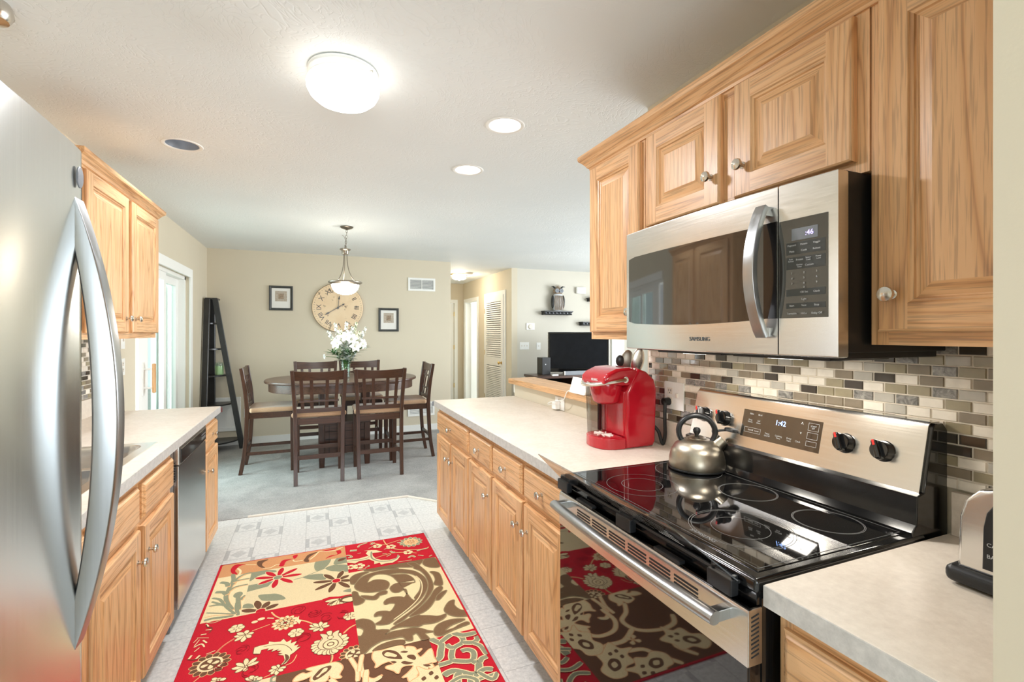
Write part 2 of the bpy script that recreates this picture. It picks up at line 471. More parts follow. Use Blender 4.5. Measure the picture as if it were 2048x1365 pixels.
def thing(name, label, cat, loc=(0, 0, 0), rz=0.0, group=None):
    o = bpy.data.objects.new(name, None); o.empty_display_size = 0.05
    o.location = loc; o.rotation_euler = (0, 0, rz); col.objects.link(o)
    BASE[o.name] = Vector(loc)
    return tag(o, label, cat, group)
def struct(name, mb, mats, parent=None, label=None, **kw):
    o = obj(name, mb, mats, parent, **kw)
    if parent is None: o['kind'] = 'structure'
    if label: o['label'] = label
    return o
def dup(root, loc, rz=None, label=None):
    r = root.copy(); col.objects.link(r); r.location = loc
    if rz is not None: r.rotation_euler = (0, 0, rz)
    if label: r['label'] = label
    for ch in list(root.children):
        c = ch.copy(); col.objects.link(c); c.parent = r
        for g in list(ch.children):
            d = g.copy(); col.objects.link(d); d.parent = c
    return r
def text(name, body, size, mat, parent, origin, right, up, extrude=0.0004, align='CENTER', font_w=1.0):
    """flat lettering built as a mesh: origin point, reading direction, up direction (world axes)"""
    cu = bpy.data.curves.new(name, 'FONT'); cu.body = body; cu.size = size; cu.extrude = extrude
    cu.align_x = align; cu.align_y = 'CENTER'; cu.resolution_u = 3; cu.space_character = font_w
    tmp = bpy.data.objects.new(name, cu); col.objects.link(tmp)
    bpy.context.view_layer.update()
    me = bpy.data.meshes.new_from_object(tmp.evaluated_get(bpy.context.evaluated_depsgraph_get()))
    bpy.data.objects.remove(tmp)
    r = Vector(right).normalized(); u = Vector(up).normalized(); n = r.cross(u)
    base = BASE.get(parent.name, Vector((0, 0, 0))) if parent else Vector((0, 0, 0))
    o0 = Vector(origin) - base
    for v in me.vertices: v.co = o0 + r * v.co.x + u * v.co.y + n * v.co.z
    me.materials.clear(); me.materials.append(M[mat])
    o = bpy.data.objects.new(name, me); col.objects.link(o)
    if parent: o.parent = parent
    BASE[o.name] = base
    return o
def spline(pts, k=6, closed=False):
    """Catmull-Rom through the points (any dimension)"""
    N = len(pts); out = []
    for i in range(N if closed else N - 1):
        if closed: p0, p1, p2, p3 = pts[i - 1], pts[i], pts[(i + 1) % N], pts[(i + 2) % N]
        else: p0, p1, p2, p3 = pts[max(i - 1, 0)], pts[i], pts[i + 1], pts[min(i + 2, N - 1)]
        for j in range(k):
            t = j / k
            out.append(tuple(0.5 * ((2 * b) + (-a + c) * t + (2 * a - 5 * b + 4 * c - d) * t * t + (-a + 3 * b - 3 * c + d) * t ** 3) for a, b, c, d in zip(p0, p1, p2, p3)))
    if not closed: out.append(tuple(pts[-1]))
    return out
# ---------------------------------------------------------------- room shell
CEIL = 2.44
XL, XR, YF = -1.21, 1.43, 6.84
def flat(pts, z): return MB().ngon([(x, y, z) for x, y in pts])
def slab(pts, z0, z1): return MB().prism(pts, z0, z1, 'z')
struct('floor', slab([(XL, -2.6), (XR, -2.6), (XR, 3.385), (0.95, 3.385), (0.95, 3.885), (0.735, 4.11), (XL, 4.11)], -0.06, 0.0), 'vinyl_floor', label='grey and white patterned vinyl kitchen floor')
struct('floor', slab([(XL, 4.11), (0.735, 4.11), (0.95, 3.885), (0.95, 3.385), (XR, 3.385), (XR, -2.6), (5.9, -2.6), (5.9, 7.2), (3.0, 7.2), (3.0, 9.9), (1.7, 9.9), (1.7, 6.94), (XL, 6.94)], -0.06, 0.004), 'carpet', label='pale grey carpet of the dining and living area')
mb = MB(); mb.tube([(XL + .75, 4.112, .006), (0.735, 4.112, .006), (0.945, 3.89, .006)], .009, 8)
tr = struct('trim_1', mb, 'ivory_plastic', label='narrow pale edging strip between vinyl and carpet')
struct('ceiling', MB().box(XL - .15, 5.9, -2.6, 10.0, CEIL, CEIL + .08), 'ceiling_plaster')
W, WC = 'wall_paint', 'wall_paint_cool'
# left wall with the sliding door opening (Y 4.22..5.93, top 1.985)
mb = MB(); SY0, SY1, SZ = 4.30, 5.93, 1.985
mb.box(XL - .17, XL, -2.6, SY0, 0, CEIL); mb.box(XL - .17, XL, SY1, YF + .1, 0, CEIL); mb.box(XL - .17, XL, SY0, SY1, SZ, CEIL)
struct('wall_left', mb, W)
struct('wall_far', MB().box(XL, 1.854, YF, YF + .1, 0, CEIL), W)
struct('wall_hall_left', MB().box(1.754, 1.854, YF + .1, 9.78, 0, CEIL), W)
# hall right wall with the bright doorway (Y 8.80..9.60) ; hall back wall with a door
mb = MB(); HX = 2.92
mb.box(HX, HX + .1, 7.08, 8.80, 0, CEIL); mb.box(HX, HX + .1, 9.60, 9.88, 0, CEIL); mb.box(HX, HX + .1, 8.80, 9.60, 2.03, CEIL)
struct('wall_hall_right', mb, W)
mb = MB(); mb.box(1.754, 1.93, 9.78, 9.88, 0, CEIL); mb.box(2.73, HX, 9.78, 9.88, 0, CEIL); mb.box(1.93, 2.73, 9.78, 9.88, 2.03, CEIL)
struct('wall_hall_back', mb, W)
struct('wall_living', MB().box(HX + .1, 5.9, 7.08, 7.18, 0, CEIL), WC)
mb = MB(); mb.box(5.8, 5.9, -2.6, 2.1, 0, CEIL); mb.box(5.8, 5.9, 5.7, 7.08, 0, CEIL); mb.box(5.8, 5.9, 2.1, 5.7, 0, .6); mb.box(5.8, 5.9, 2.1, 5.7, 2.3, CEIL)
struct('wall_living_right', mb, WC)
mb = MB(); mb.box(XL - .17, -1.6 + .5, -2.7, -2.6, 0, CEIL); mb.box(1.6, 5.9, -2.7, -2.6, 0, CEIL); mb.box(-1.1, 1.6, -2.7, -2.6, 2.3, CEIL)
struct('wall_back', mb, W)
# kitchen right wall, half wall and the wall end beside the camera
struct('wall_right', MB().box(XR, XR + .12, -2.6, 1.812, 0, CEIL), W)
struct('wall_half', MB().box(1.42, 1.54, 1.812, 3.385, 0, 1.008), W)
struct('wall_front', MB().box(0.80, XR, 0.20, 0.330, 0, CEIL), W)
# skirting boards
struct('baseboard_far', MB().box(-1.2, 1.85, YF - .014, YF, 0, .09, .004), 'white_trim')
struct('baseboard_left', MB().box(XL, XL + .014, 6.03, YF - .014, 0, .09, .004), 'white_trim')
struct('baseboard_living', MB().box(2.93, 5.78, 7.066, 7.08, 0, .09, .004), 'white_trim')
# bathroom and bedroom beyond the hall doors
mb = MB(); mb.box(4.9, 5.0, 8.3, 10.2, 0, CEIL); mb.box(HX + .1, 5.0, 10.2, 10.3, 0, CEIL); mb.box(HX + .1, 5.0, 8.2, 8.3, 0, CEIL); mb.box(HX + .1, 5.0, 8.3, 10.2, -.06, 0)
struct('wall_bathroom', mb, 'white_trim')
mb = MB(); mb.box(1.0, 1.1, 9.88, 12.0, 0, CEIL); mb.box(1.1, 3.0, 12.0, 12.1, 0, CEIL); mb.box(HX, 3.02, 9.88, 12.0, 0, CEIL); mb.box(1.1, HX, 9.88, 12.0, -.06, 0)
struct('wall_bedroom', mb, 'white_trim')
mb = MB(); mb.box(HX + .1, 5.0, 8.2, 10.3, CEIL, CEIL + .08); mb.box(1.0, HX, 9.9, 12.1, CEIL, CEIL + .08)
# outdoors
struct('floor', MB().box(-14, XL - .17, -4, 16, -.30, -.12), 'patio', label='pale patio outside the sliding door')

# ---- sliding glass door
d1 = struct('door_1', MB().box(XL - .15, XL - .03, SY0, SY0 + .035, 0, SZ).box(XL - .15, XL - .03, SY1 - .035, SY1, 0, SZ).box(XL - .15, XL - .03, SY0, SY1, SZ - .035, SZ).box(XL - .15, XL - .03, SY0, SY1, -.02, .03), 'white_trim', label='white sliding glass door in the left wall')
cs = .085
struct('casing', MB().box(XL, XL + .018, SY1 - .005, SY1 + cs, 0, SZ + cs, .004).box(XL, XL + .018, SY0, SY1, SZ - .005, SZ + cs, .004), 'white_trim', d1)
def sash(x, y0, y1, lw=.075):
    s = struct('sash', MB().box(x - .02, x + .02, y0, y0 + lw, .03, SZ - .035, .004).box(x - .02, x + .02, y1 - .075, y1, .03, SZ - .035, .004).box(x - .02, x + .02, y0 + lw, y1 - .075, SZ - .11, SZ - .035, .004).box(x - .02, x + .02, y0 + lw, y1 - .075, .03, .13, .004), 'white_trim', d1)
    struct('pane', MB().box(x - .006, x + .006, y0 + lw - .005, y1 - .07, .125, SZ - .105), 'window_glass', s)
    return s
s1 = sash(XL - .055, 4.50, 5.24, .22); s2 = sash(XL - .11, 5.16, SY1 - .035)
mb = MB(); mb.box(XL - .036, XL - .030, 4.58, 4.64, .90, 1.17, .003); mb.cyl((XL - .034, 4.61, .96), (XL + .03, 4.61, .96), .008); mb.cyl((XL - .034, 4.61, 1.11), (XL + .03, 4.61, 1.11), .008)
struct('handle_plate', mb, 'white_plastic', s1)
struct('handle', MB().box(XL + .022, XL + .046, 4.595, 4.625, .92, 1.155, .008), 'oak_upright', s1, label='wooden pull of the sliding door')
# vertical blind stack seen through the glass at the far side
vb = thing('vertical_blind', 'pale vertical blind slats gathered at the far side of the sliding door', 'blind', (XL - .135, 5.75, 0))
mb = MB()
for i in range(4): mb.box(XL - .165 + .0, XL - .148, 5.52 + i * .09, 5.59 + i * .09, .1, 1.9)
obj('slat', mb, 'white_plastic', vb)

# ---- louvered closet door in the hall
LY0, LY1 = 7.385, 8.305
d2 = struct('door_2', MB().box(HX - .030, HX - .004, LY0, LY0 + .10, .01, 2.045).box(HX - .030, HX - .004, LY1 - .10, LY1, .01, 2.045).box(HX - .030, HX - .004, LY0 + .1, LY1 - .1, 1.94, 2.045).box(HX - .030, HX - .004, LY0 + .1, LY1 - .1, .835, .985).box(HX - .030, HX - .004, LY0 + .1, LY1 - .1, .01, .2), 'white_trim', label='white louvered closet door in the hall')
mb = MB()
def louvers(z0, z1, n):
    for i in range(n):
        z = z0 + (z1 - z0) * (i + .5) / n; h = (z1 - z0) / n
        mb.add([(HX - .031, LY0 + .1, z - h * .5), (HX - .014, LY0 + .1, z + h * .18), (HX - .014, LY1 - .1, z + h * .18), (HX - .031, LY1 - .1, z - h * .5), (HX - .034, LY0 + .1, z - h * .44), (HX - .017, LY0 + .1, z + h * .24), (HX - .017, LY1 - .1, z + h * .24), (HX - .034, LY1 - .1, z - h * .44)], [(0, 3, 2, 1), (4, 5, 6, 7), (0, 1, 5, 4), (2, 3, 7, 6), (0, 4, 7, 3), (1, 2, 6, 5)])
struct('louver_shade_sheet', MB().box(HX - .009, HX - .003, LY0 + .1, LY1 - .1, .15, 1.95), 'vent_shadow', d2)  # grey sheet, its colour standing for the shade behind the slats
louvers(.99, 1.94, 26); louvers(.2, .83, 20)
struct('louver_panel', mb, 'white_trim', d2)
struct('casing', MB().box(HX - .018, HX, LY0 - .07, LY0, 0, 2.115, .003).box(HX - .018, HX, LY1, LY1 + .07, 0, 2.115, .003).box(HX - .018, HX, LY0, LY1, 2.045, 2.115, .003), 'white_trim', d2)
struct('knob', MB().lathe([(.026, 0), (.026, .005), (.010, .010), (.010, .03), (.024, .038), (.028, .05), (.020, .062), (0, .066)], (HX - .030, LY0 + .07, .90), 20, axis=(-1, 0, 0)), 'brass', d2)
for z in (.25, 1.05, 1.8): struct('hinge', MB().box(HX - .034, HX - .02, LY1 - .012, LY1 + .012, z - .045, z + .045, .002), 'brass', d2)
# ---- open bathroom doorway with its casing and the door swung inside
mb = MB(); mb.box(HX - .018, HX, 8.73, 8.80, 0, 2.10, .003).box(HX - .018, HX, 9.60, 9.67, 0, 2.10, .003).box(HX - .018, HX, 8.80, 9.60, 2.03, 2.10, .003)
mb.box(HX - .004, HX + .104, 8.795, 8.815, 0, 2.03); mb.box(HX - .004, HX + .104, 9.585, 9.605, 0, 2.03)
d3 = struct('door_3', mb, 'white_trim', label='open white doorway at the end of the hall')
dl = struct('door_leaf', MB().box(HX + .105, HX + .84, 9.545, 9.58, .01, 2.02, .003), 'white_trim', d3)
struct('knob', MB().ball((HX + .76, 9.51, .95), .03), 'bronze', dl)
# ---- hall back door, ajar
mb = MB(); mb.box(2.73, 2.80, 9.762, 9.78, 0, 2.10, .003).box(1.86, 1.93, 9.762, 9.78, 0, 2.10, .003).box(1.93, 2.73, 9.762, 9.78, 2.03, 2.10, .003)
d4 = struct('door_4', mb, 'white_trim', label='white door standing ajar in the hall back wall')
rot = Matrix.Translation((2.715, 9.80, 0)) @ Matrix.Rotation(R(-14), 4, 'Z')
struct('door_leaf', MB().box(-.76, 0, 0, .035, .01, 2.02, .003, mat=rot), 'white_trim', d4)
for z in (.3, 1.1, 1.8): struct('hinge', MB().box(2.714, 2.732, 9.765, 9.79, z - .045, z + .045, .002), 'brass', d4)
# ---- pale door casing on the living room wall behind the television
struct('trim_2', MB().box(4.80, 5.06, 7.05, 7.08, 0, 1.9, .004), 'white_trim', label='white casing strip on the living room wall')

# ---------------------------------------------------------------- oak ledge on the half wall
lg = thing('oak_ledge', 'honey oak ledge capping the half wall behind the long worktop', 'ledge', (1.48, 2.6, 1.008))
obj('cap_board', MB().box(1.375, 1.60, 1.815, 3.405, 1.012, 1.052, .006), 'oak_level', lg)
obj('end_bracket', MB().prism([(1.42, 1.012), (1.42, .94), (1.435, .93), (1.46, .97), (1.52, 1.012)], 3.386, 3.40, 'y'), 'white_trim', lg, label='small white moulding under the ledge end')

# ---------------------------------------------------------------- mosaic backsplashes
def mosaic(name, label, x, nx, y0, y1, z0, z1, seed, uneven=True):
    rnd = random.Random(seed)
    t = thing(name, label, 'backsplash', (x, (y0 + y1) / 2, z0))
    obj('grout_bed', MB().box(min(x, x + nx * .004), max(x, x + nx * .004), y0, y1, z0, z1), 'grout', t)
    mb = MB(); rh, tw, g = .0265, .0535, .0024
    nr = int(round((z1 - z0) / rh)); rh = (z1 - z0) / nr
    for r in range(nr):
        y = y0 - (tw / 2 if r % 2 else 0)
        while y < y1:
            a, b = max(y, y0), min(y + tw - g, y1)
            if b - a > .006:
                k = rnd.choices(range(6), (30, 20, 14, 16, 10, 10))[0]
                zz0 = z0 + r * rh + g / 2; zz1 = zz0 + rh - g
                xa = x + nx * .003; xb = x + nx * .0078; e = .0016
                # low bevelled tile: back rectangle, front inset
                vs = [(xa, a, zz0), (xa, b, zz0), (xa, b, zz1), (xa, a, zz1), (xb, a + e, zz0 + e), (xb, b - e, zz0 + e), (xb, b - e, zz1 - e), (xb, a + e, zz1 - e)]
                mb.add(vs, [(4, 5, 6, 7), (0, 1, 5, 4), (1, 2, 6, 5), (2, 3, 7, 6), (3, 0, 4, 7)], k)
            y += tw
    obj('tile', mb, ['mosaic_stone', 'mosaic_taupe', 'mosaic_dark', 'mosaic_grey', 'mosaic_olive', 'mosaic_marble'], t, smooth=False)
    return t
mosaic('mosaic_backsplash', 'glass and stone mosaic backsplash behind the range', XR - .0006, -1, .331, 1.795, 1.02, 1.369, 3)
mosaic('mosaic_backsplash', 'glass and stone mosaic backsplash above the sink worktop', XL + .0006, 1, 1.34, 3.66, 1.02, 1.366, 5)
# ---------------------------------------------------------------- cabinetry
# cabinets face along X. sgn = -1: fronts look towards -X (right hand run), +1: towards +X (left hand run)
def rect_ring(mb, fx, y0, y1, z0, z1, prof, sgn, mats_side=(0, 1)):
    """nested rectangles: prof = [(inset, height)], height measured out of plane fx"""
    v, h = mats_side
    rings = []
    for ins, ht in prof:
        x = fx + sgn * ht
        rings.append([(x, y0 + ins, z0 + ins), (x, y1 - ins, z0 + ins), (x, y1 - ins, z1 - ins), (x, y0 + ins, z1 - ins)])
    for A, B in zip(rings, rings[1:]):
        for i in range(4):
            j = (i + 1) % 4
            mb.add([A[i], A[j], B[j], B[i]], [(0, 1, 2, 3)], h if i in (0, 2) else v)
    return rings
def knob(parent, x, y, z, sgn, name='knob', mat='nickel'):
    return obj(name, MB().lathe([(.0095, 0), (.0095, .002), (.0055, .004), (.0050, .012), (.0075, .016), (.0145, .019), (.0160, .023), (.0145, .0275), (.008, .030), (0, .0308)], (x, y, z), 20, axis=(sgn, 0, 0)), mat, parent)
def panel_door(name, parent, fx, y0, y1, z0, z1, sgn, kn=None, th=.020, fw=.055):
    """raised panel door lying on plane fx"""
    mb = MB()
    # outer edge with a soft round-over
    r = rect_ring(mb, fx, y0, y1, z0, z1, [(0, 0), (0, th - .007), (.002, th - .003), (.006, th)], sgn)
    x = fx + sgn * th; a = .006; f = fw
    for p, q in ((y0 + a, y0 + f), (y1 - f, y1 - a)):
        mb.quad((x, p, z0 + a), (x, q, z0 + a), (x, q, z1 - a), (x, p, z1 - a), 0)
    for p, q in ((z0 + a, z0 + f), (z1 - f, z1 - a)):
        mb.quad((x, y0 + f, p), (x, y1 - f, p), (x, y1 - f, q), (x, y0 + f, q), 1)
    r = rect_ring(mb, fx, y0, y1, z0, z1, [(f, th), (f + .003, th - .004), (f + .008, th - .006), (f + .010, th - .011), (f + .013, th - .012), (f + .040, th - .003)], sgn)[-1]
    mb.add(r, [(0, 1, 2, 3)], 0)
    b = rect_ring(MB(), fx, y0, y1, z0, z1, [(0, 0)], sgn)[0]
    mb.add(b, [(3, 2, 1, 0)], 0)
    o = obj(name, mb, ['oak_upright', 'oak_level'], parent, angle=22)
    if kn: knob(o, fx + sgn * th, kn[0], kn[1], sgn)
    return o
def drawer_front(name, parent, fx, y0, y1, z0, z1, sgn, kn=True, th=.020):
    mb = MB()
    r = rect_ring(mb, fx, y0, y1, z0, z1, [(0, 0), (0, th - .010), (.004, th - .008), (.010, th - .0015), (.015, th)], sgn, (1, 1))[-1]
    mb.add(r, [(0, 1, 2, 3)], 1)
    b = rect_ring(MB(), fx, y0, y1, z0, z1, [(0, 0)], sgn)[0]; mb.add(b, [(3, 2, 1, 0)], 1)
    o = obj(name, mb, ['oak_upright', 'oak_level'], parent, angle=22)
    if kn: knob(o, fx + sgn * th, (y0 + y1) / 2, (z0 + z1) / 2, sgn)
    return o
def face_frame(mb, fx, sgn, y0, y1, z0, z1, openings, th=.018):
    """box carcass front: stiles upright (mat 0), rails level (mat 1); fx is the outer face"""
    xa, xb = sorted((fx, fx - sgn * th))
    mb.box(xa, xb, y0, y1, z0, z1, mi=0)
def base_cabinet(label, y0, y1, sgn, fx, wallx, drawers, doors, group=None, top=.872, hollow=False):
    t = thing('base_cabinet', label, 'cabinet', (fx, (y0 + y1) / 2, 0), group=group)
    mb = MB(); bx = fx - sgn * .02
    xa, xb = sorted((bx, wallx))
    if hollow:
        mb.box(xa, xb, y0, y0 + .016, .10, top).box(xa, xb, y1 - .016, y1, .10, top).box(xa, xb, y0 + .016, y1 - .016, .10, .118).box(xa, xa + .01, y0 + .016, y1 - .016, .118, top)
    else: mb.box(xa, xb, y0, y1, .10, top, mi=0)
    xa, xb = sorted((fx - sgn * .075, wallx)); mb.box(xa, xb, y0, y1, 0.0, .10, mi=2)
    obj('carcass', mb, ['oak_upright', 'oak_level', 'dark_gap'], t)
    # face frame: two stiles, three rails
    mb = MB(); xa, xb = sorted((bx, fx)); s = .028
    mb.box(xa, xb, y0 + .0005, y0 + s, .10, top, mi=0); mb.box(xa, xb, y1 - s, y1 - .0005, .10, top, mi=0)
    for za, zb in ((.10, .135), (.665, .715), (.835, top)): mb.box(xa, xb, y0 + s, y1 - s, za, zb, mi=1)
    ys = sorted({round(v, 4) for d in doors for v in d[:2]})
    for d, e in zip(doors, doors[1:]):
        m_ = (d[1] + e[0]) / 2; mb.box(xa, xb, m_ - .02, m_ + .02, .135, .665, mi=0).box(xa, xb, m_ - .02, m_ + .02, .715, .835, mi=0)
    obj('face_frame', mb, ['oak_upright', 'oak_level'], t)
    for a, b, k in drawers: drawer_front('drawer', t, fx, a, b, .705, .838, sgn, k)
    for a, b, k in doors: panel_door('door', t, fx, a, b, .112, .680, sgn, (k, .575) if k else None)
    return t
# right hand run: face frame x = .83, doors stand to .81
RF, RW = .830, 1.418
base_cabinet('wide oak base cabinet at the peninsula end, one drawer over two doors', 2.615, 3.375, -1, RF, RW, [(2.630, 3.365, True)], [(2.628, 2.985, 2.945), (3.010, 3.365, 3.05)][::-1][::-1])
base_cabinet('narrow oak base cabinet with one drawer and one door, second from the peninsula end', 2.232, 2.612, -1, RF, RW, [(2.243, 2.602, True)], [(2.243, 2.605, 2.283)])
base_cabinet('oak base cabinet with two drawers and two doors beside the range', 1.442, 2.229, -1, RF, RW, [(1.475, 1.842, True), (1.866, 2.218, True)], [(1.475, 1.838, 1.800), (1.858, 2.220, 1.898)])
base_cabinet('oak base cabinet under the short worktop by the wall end', .332, .655, -1, RF, RW, [(.35, .64, True)], [(.35, .64, .60)])
# left hand run: face frame x = -.60, doors stand to -.58
LF, LW = -.600, -1.20
sinkcab = base_cabinet('oak sink base cabinet with two false drawer fronts and two doors', 1.690, 2.585, 1, LF, LW, [(1.705, 2.120, False), (2.165, 2.570, False)], [(1.705, 2.125, 2.085), (2.165, 2.570, 2.205)], hollow=True)
base_cabinet('oak base cabinet next to the refrigerator, mostly hidden by it', 1.345, 1.687, 1, LF, LW, [(1.36, 1.678, True)], [(1.36, 1.678, 1.40)])
base_cabinet('narrow oak base cabinet at the end beyond the dishwasher', 3.262, 3.640, 1, LF, LW, [(3.272, 3.632, True)], [(3.272, 3.632, 3.315)])

# worktops: laminate top, paler front edge
def worktop(label, pts, front_edges, parent=None, splash=None):
    t = thing('worktop', label, 'worktop', (sum(p[0] for p in pts) / len(pts), sum(p[1] for p in pts) / len(pts), .874))
    obj('top_slab', MB().prism(pts, .874, .914, 'z', bev=.002), 'laminate', t)
    mb = MB()
    for (x0, y0, x1, y1) in front_edges: mb.box(x0, x1, y0, y1, .8735, .9125)
    obj('edge_band', mb, 'laminate_edge', t, label='paler laminate front edge')
    if splash:
        mb = MB()
        for b in splash: mb.box(*b, .002)
        obj('upstand', mb, 'laminate', t)
    return t
worktop('long beige laminate worktop of the peninsula', [(.797, 1.437), (1.418, 1.437), (1.418, 3.39), (.797, 3.39)], [(.794, 1.437, .798, 3.392), (.794, 3.389, 1.418, 3.393)],
        splash=[(1.402, 1.418, 1.437, 1.80, .914, 1.018)])
worktop('short beige laminate worktop between range and wall end', [(.797, .331), (1.418, .331), (1.418, .663), (.797, .663)], [(.794, .331, .798, .663)],
        splash=[(1.402, 1.418, .331, .655, .914, 1.018)])
SX0, SX1, SYA, SYB = -1.13, -.648, 1.735, 2.535     # sink cut-out
t = thing('worktop', 'pale laminate worktop with the sink on the left', 'worktop', (-.89, 2.5, .874))
mb = MB(); X0, X1, Y0, Y1 = -1.205, -.572, 1.342, 3.655
for b in ((X0, X1, Y0, SYA), (X0, X1, SYB, Y1), (X0, SX0, SYA, SYB), (SX1, X1, SYA, SYB)): mb.box(*b, .874, .914)
obj('top_slab', mb, 'laminate', t)
obj('edge_band', MB().box(-.573, -.569, Y0, Y1, .8735, .9125).box(X0, -.569, Y1 - .001, Y1 + .003, .8735, .9125), 'laminate_edge', t, label='paler laminate front edge')
obj('upstand', MB().box(X0, X0 + .016, Y0, Y1, .914, 1.018, .002), 'laminate', t)
for lab, x, y in (('dark red corner bumper on the left worktop end', -.572, 3.655), ('grey corner bumper on the peninsula worktop end', .797, 3.392)):
    sg = 1 if x < 0 else -1
    tag(obj('corner_bumper', MB().box(min(x - sg * .02, x + sg * .012), max(x - sg * .02, x + sg * .012), y + .0035, y + .016, .872, .905, .005), 'maroon' if x < 0 else 'grey_plastic'), lab, 'bumper')

# ---- wall cabinets
def crown(parent, fx, sgn, y0, y1, wallx, z=2.105, ret0=True, ret1=True, name='crown'):
    prof = [(0, 0), (.006, 0), (.008, .008), (.014, .012), (.020, .022), (.032, .036), (.042, .044), (.045, .052), (.045, .064), (0, .064)]
    path = []
    if ret0: path.append((wallx, y0, -1))
    path += [(fx, y0, 0), (fx, y1, 1)]
    if ret1: path.append((wallx, y1, 2))
    mb = MB()
    def at(o, h, k):
        # mitred offset positions
        e0 = y0 - o if ret0 else y0; e1 = y1 + o if ret1 else y1
        X = fx + sgn * o
        return {-1: (wallx, e0, z + h), 0: (X, e0, z + h), 1: (X, e1, z + h), 2: (wallx, e1, z + h)}[k]
    ks = [p[2] for p in path]
    for (o1, h1), (o2, h2) in zip(prof, prof[1:]):
        for a, b in zip(ks, ks[1:]): mb.quad(at(o1, h1, a), at(o1, h1, b), at(o2, h2, b), at(o2, h2, a))
    mb.quad(at(0, .064, 0), at(0, .064, 1), (wallx, y1, z + .064), (wallx, y0, z + .064))
    return obj(name, mb, 'oak_level', parent, angle=25)
def wall_cabinet(label, y0, y1, z0, z1, sgn, fx, wallx, doors, drop=.0):
    t = thing('wall_cabinet', label, 'cabinet', (fx, (y0 + y1) / 2, z0))
    bx = fx - sgn * .018; mb = MB()
    xa, xb = sorted((bx, wallx)); mb.box(xa, xb, y0, y1, z0, z1)
    obj('carcass', mb, 'oak_upright', t)
    mb = MB(); xa, xb = sorted((bx, fx)); s = .034
    mb.box(xa, xb, y0 + .0005, y0 + s, z0, z1, mi=0); mb.box(xa, xb, y1 - s, y1 - .0005, z0, z1, mi=0)
    mb.box(xa, xb, y0 + s, y1 - s, z0, z0 + .04, mi=1); mb.box(xa, xb, y0 + s, y1 - s, z1 - .05, z1, mi=1)
    for d, e in zip(doors, doors[1:]):
        m_ = (d[1] + e[0]) / 2; mb.box(xa, xb, m_ - .032, m_ + .032, z0 + .04, z1 - .05, mi=0)
    obj('face_frame', mb, ['oak_upright', 'oak_level'], t)
    for a, b, za, zb, k in doors: panel_door('door', t, fx, a, b, za, zb, sgn, k, fw=.058)
    return t
UF, UW = 1.120, 1.428
wall_cabinet('tall narrow oak wall cabinet left of the microwave', 1.432, 1.800, 1.370, 2.130, -1, UF, UW, [(1.449, 1.787, 1.400, 2.100, (1.487, 1.475))])
wall_cabinet('short oak wall cabinet above the microwave with two doors', .667, 1.430, 1.750, 2.130, -1, UF, UW, [(.693, 1.018, 1.777, 2.100, (.985, 1.862)), (1.069, 1.408, 1.777, 2.100, (1.100, 1.862))])
wall_cabinet('tall oak wall cabinet right of the microwave, cut off by the wall end', .331, .664, 1.370, 2.130, -1, UF, UW, [(.352, .643, 1.398, 2.100, (.612, 1.475))])
wall_cabinet('oak wall cabinet with two doors above the sink', 2.545, 3.640, 1.367, 2.130, 1, -.920, -1.205, [(2.605, 3.105, 1.397, 2.105, (3.065, 1.472)), (3.165, 3.625, 1.397, 2.105, (3.205, 1.472))])
cr = thing('crown_moulding', 'oak crown moulding along the tops of the right wall cabinets', 'moulding', (UF, 1.0, 2.10)); crown(cr, UF, -1, .331, 1.800, UW - .004, ret0=False, name='moulding')
cr = thing('crown_moulding', 'oak crown moulding around the top of the cabinet above the sink', 'moulding', (-.92, 3.0, 2.10)); crown(cr, -.920, 1, 2.545, 3.640, -1.204, name='moulding')

# ---- double bowl sink
sk = thing('kitchen_sink', 'stainless double bowl sink set in the left worktop', 'sink', (-.89, 2.13, .9))
mb = MB(); rimz = .9175
def bowl(x0, x1, y0, y1, depth):
    n = 6
    def rr(ins, r):
        pts = []
        for cx, cy, a0 in ((x1 - ins - r, y1 - ins - r, 0), (x0 + ins + r, y1 - ins - r, 90), (x0 + ins + r, y0 + ins + r, 180), (x1 - ins - r, y0 + ins + r, 270)):
            for k in range(n + 1): a = R(a0 + 90 * k / n); pts.append((cx + r * math.cos(a), cy + r * math.sin(a)))
        return pts
    rings = [(rr(0, .05), rimz), (rr(.004, .048), rimz - .004), (rr(.012, .045), rimz - .03), (rr(.03, .045), rimz - depth + .02), (rr(.05, .04), rimz - depth)]
    L = len(rings[0][0]); vs = [(x, y, z) for r, z in rings for x, y in r]; fs = []
    for i in range(len(rings) - 1):
        for j in range(L): fs.append((i * L + j, i * L + (j + 1) % L, (i + 1) * L + (j + 1) % L, (i + 1) * L + j))
    fs.append(tuple((len(rings) - 1) * L + j for j in range(L)))
    mb.add(vs, fs)
    # flat rim corner fillers between the rounded bowl mouth and its square cell
    for cx, cy, a0, kx, ky in ((x1 - .05, y1 - .05, 0, x1, y1), (x0 + .05, y1 - .05, 90, x0, y1), (x0 + .05, y0 + .05, 180, x0, y0), (x1 - .05, y0 + .05, 270, x1, y0)):
        arc = [(cx + .05 * math.cos(R(a0 + 15 * k)), cy + .05 * math.sin(R(a0 + 15 * k)), rimz) for k in range(7)]
        for p, q in zip(arc, arc[1:]): mb.add([p, q, (kx, ky, rimz)], [(0, 1, 2)])
BX0, BX1 = -1.075, -.672
bowl(BX0, BX1, 1.765, 2.112, .17); bowl(BX0, BX1, 2.142, 2.505, .17)
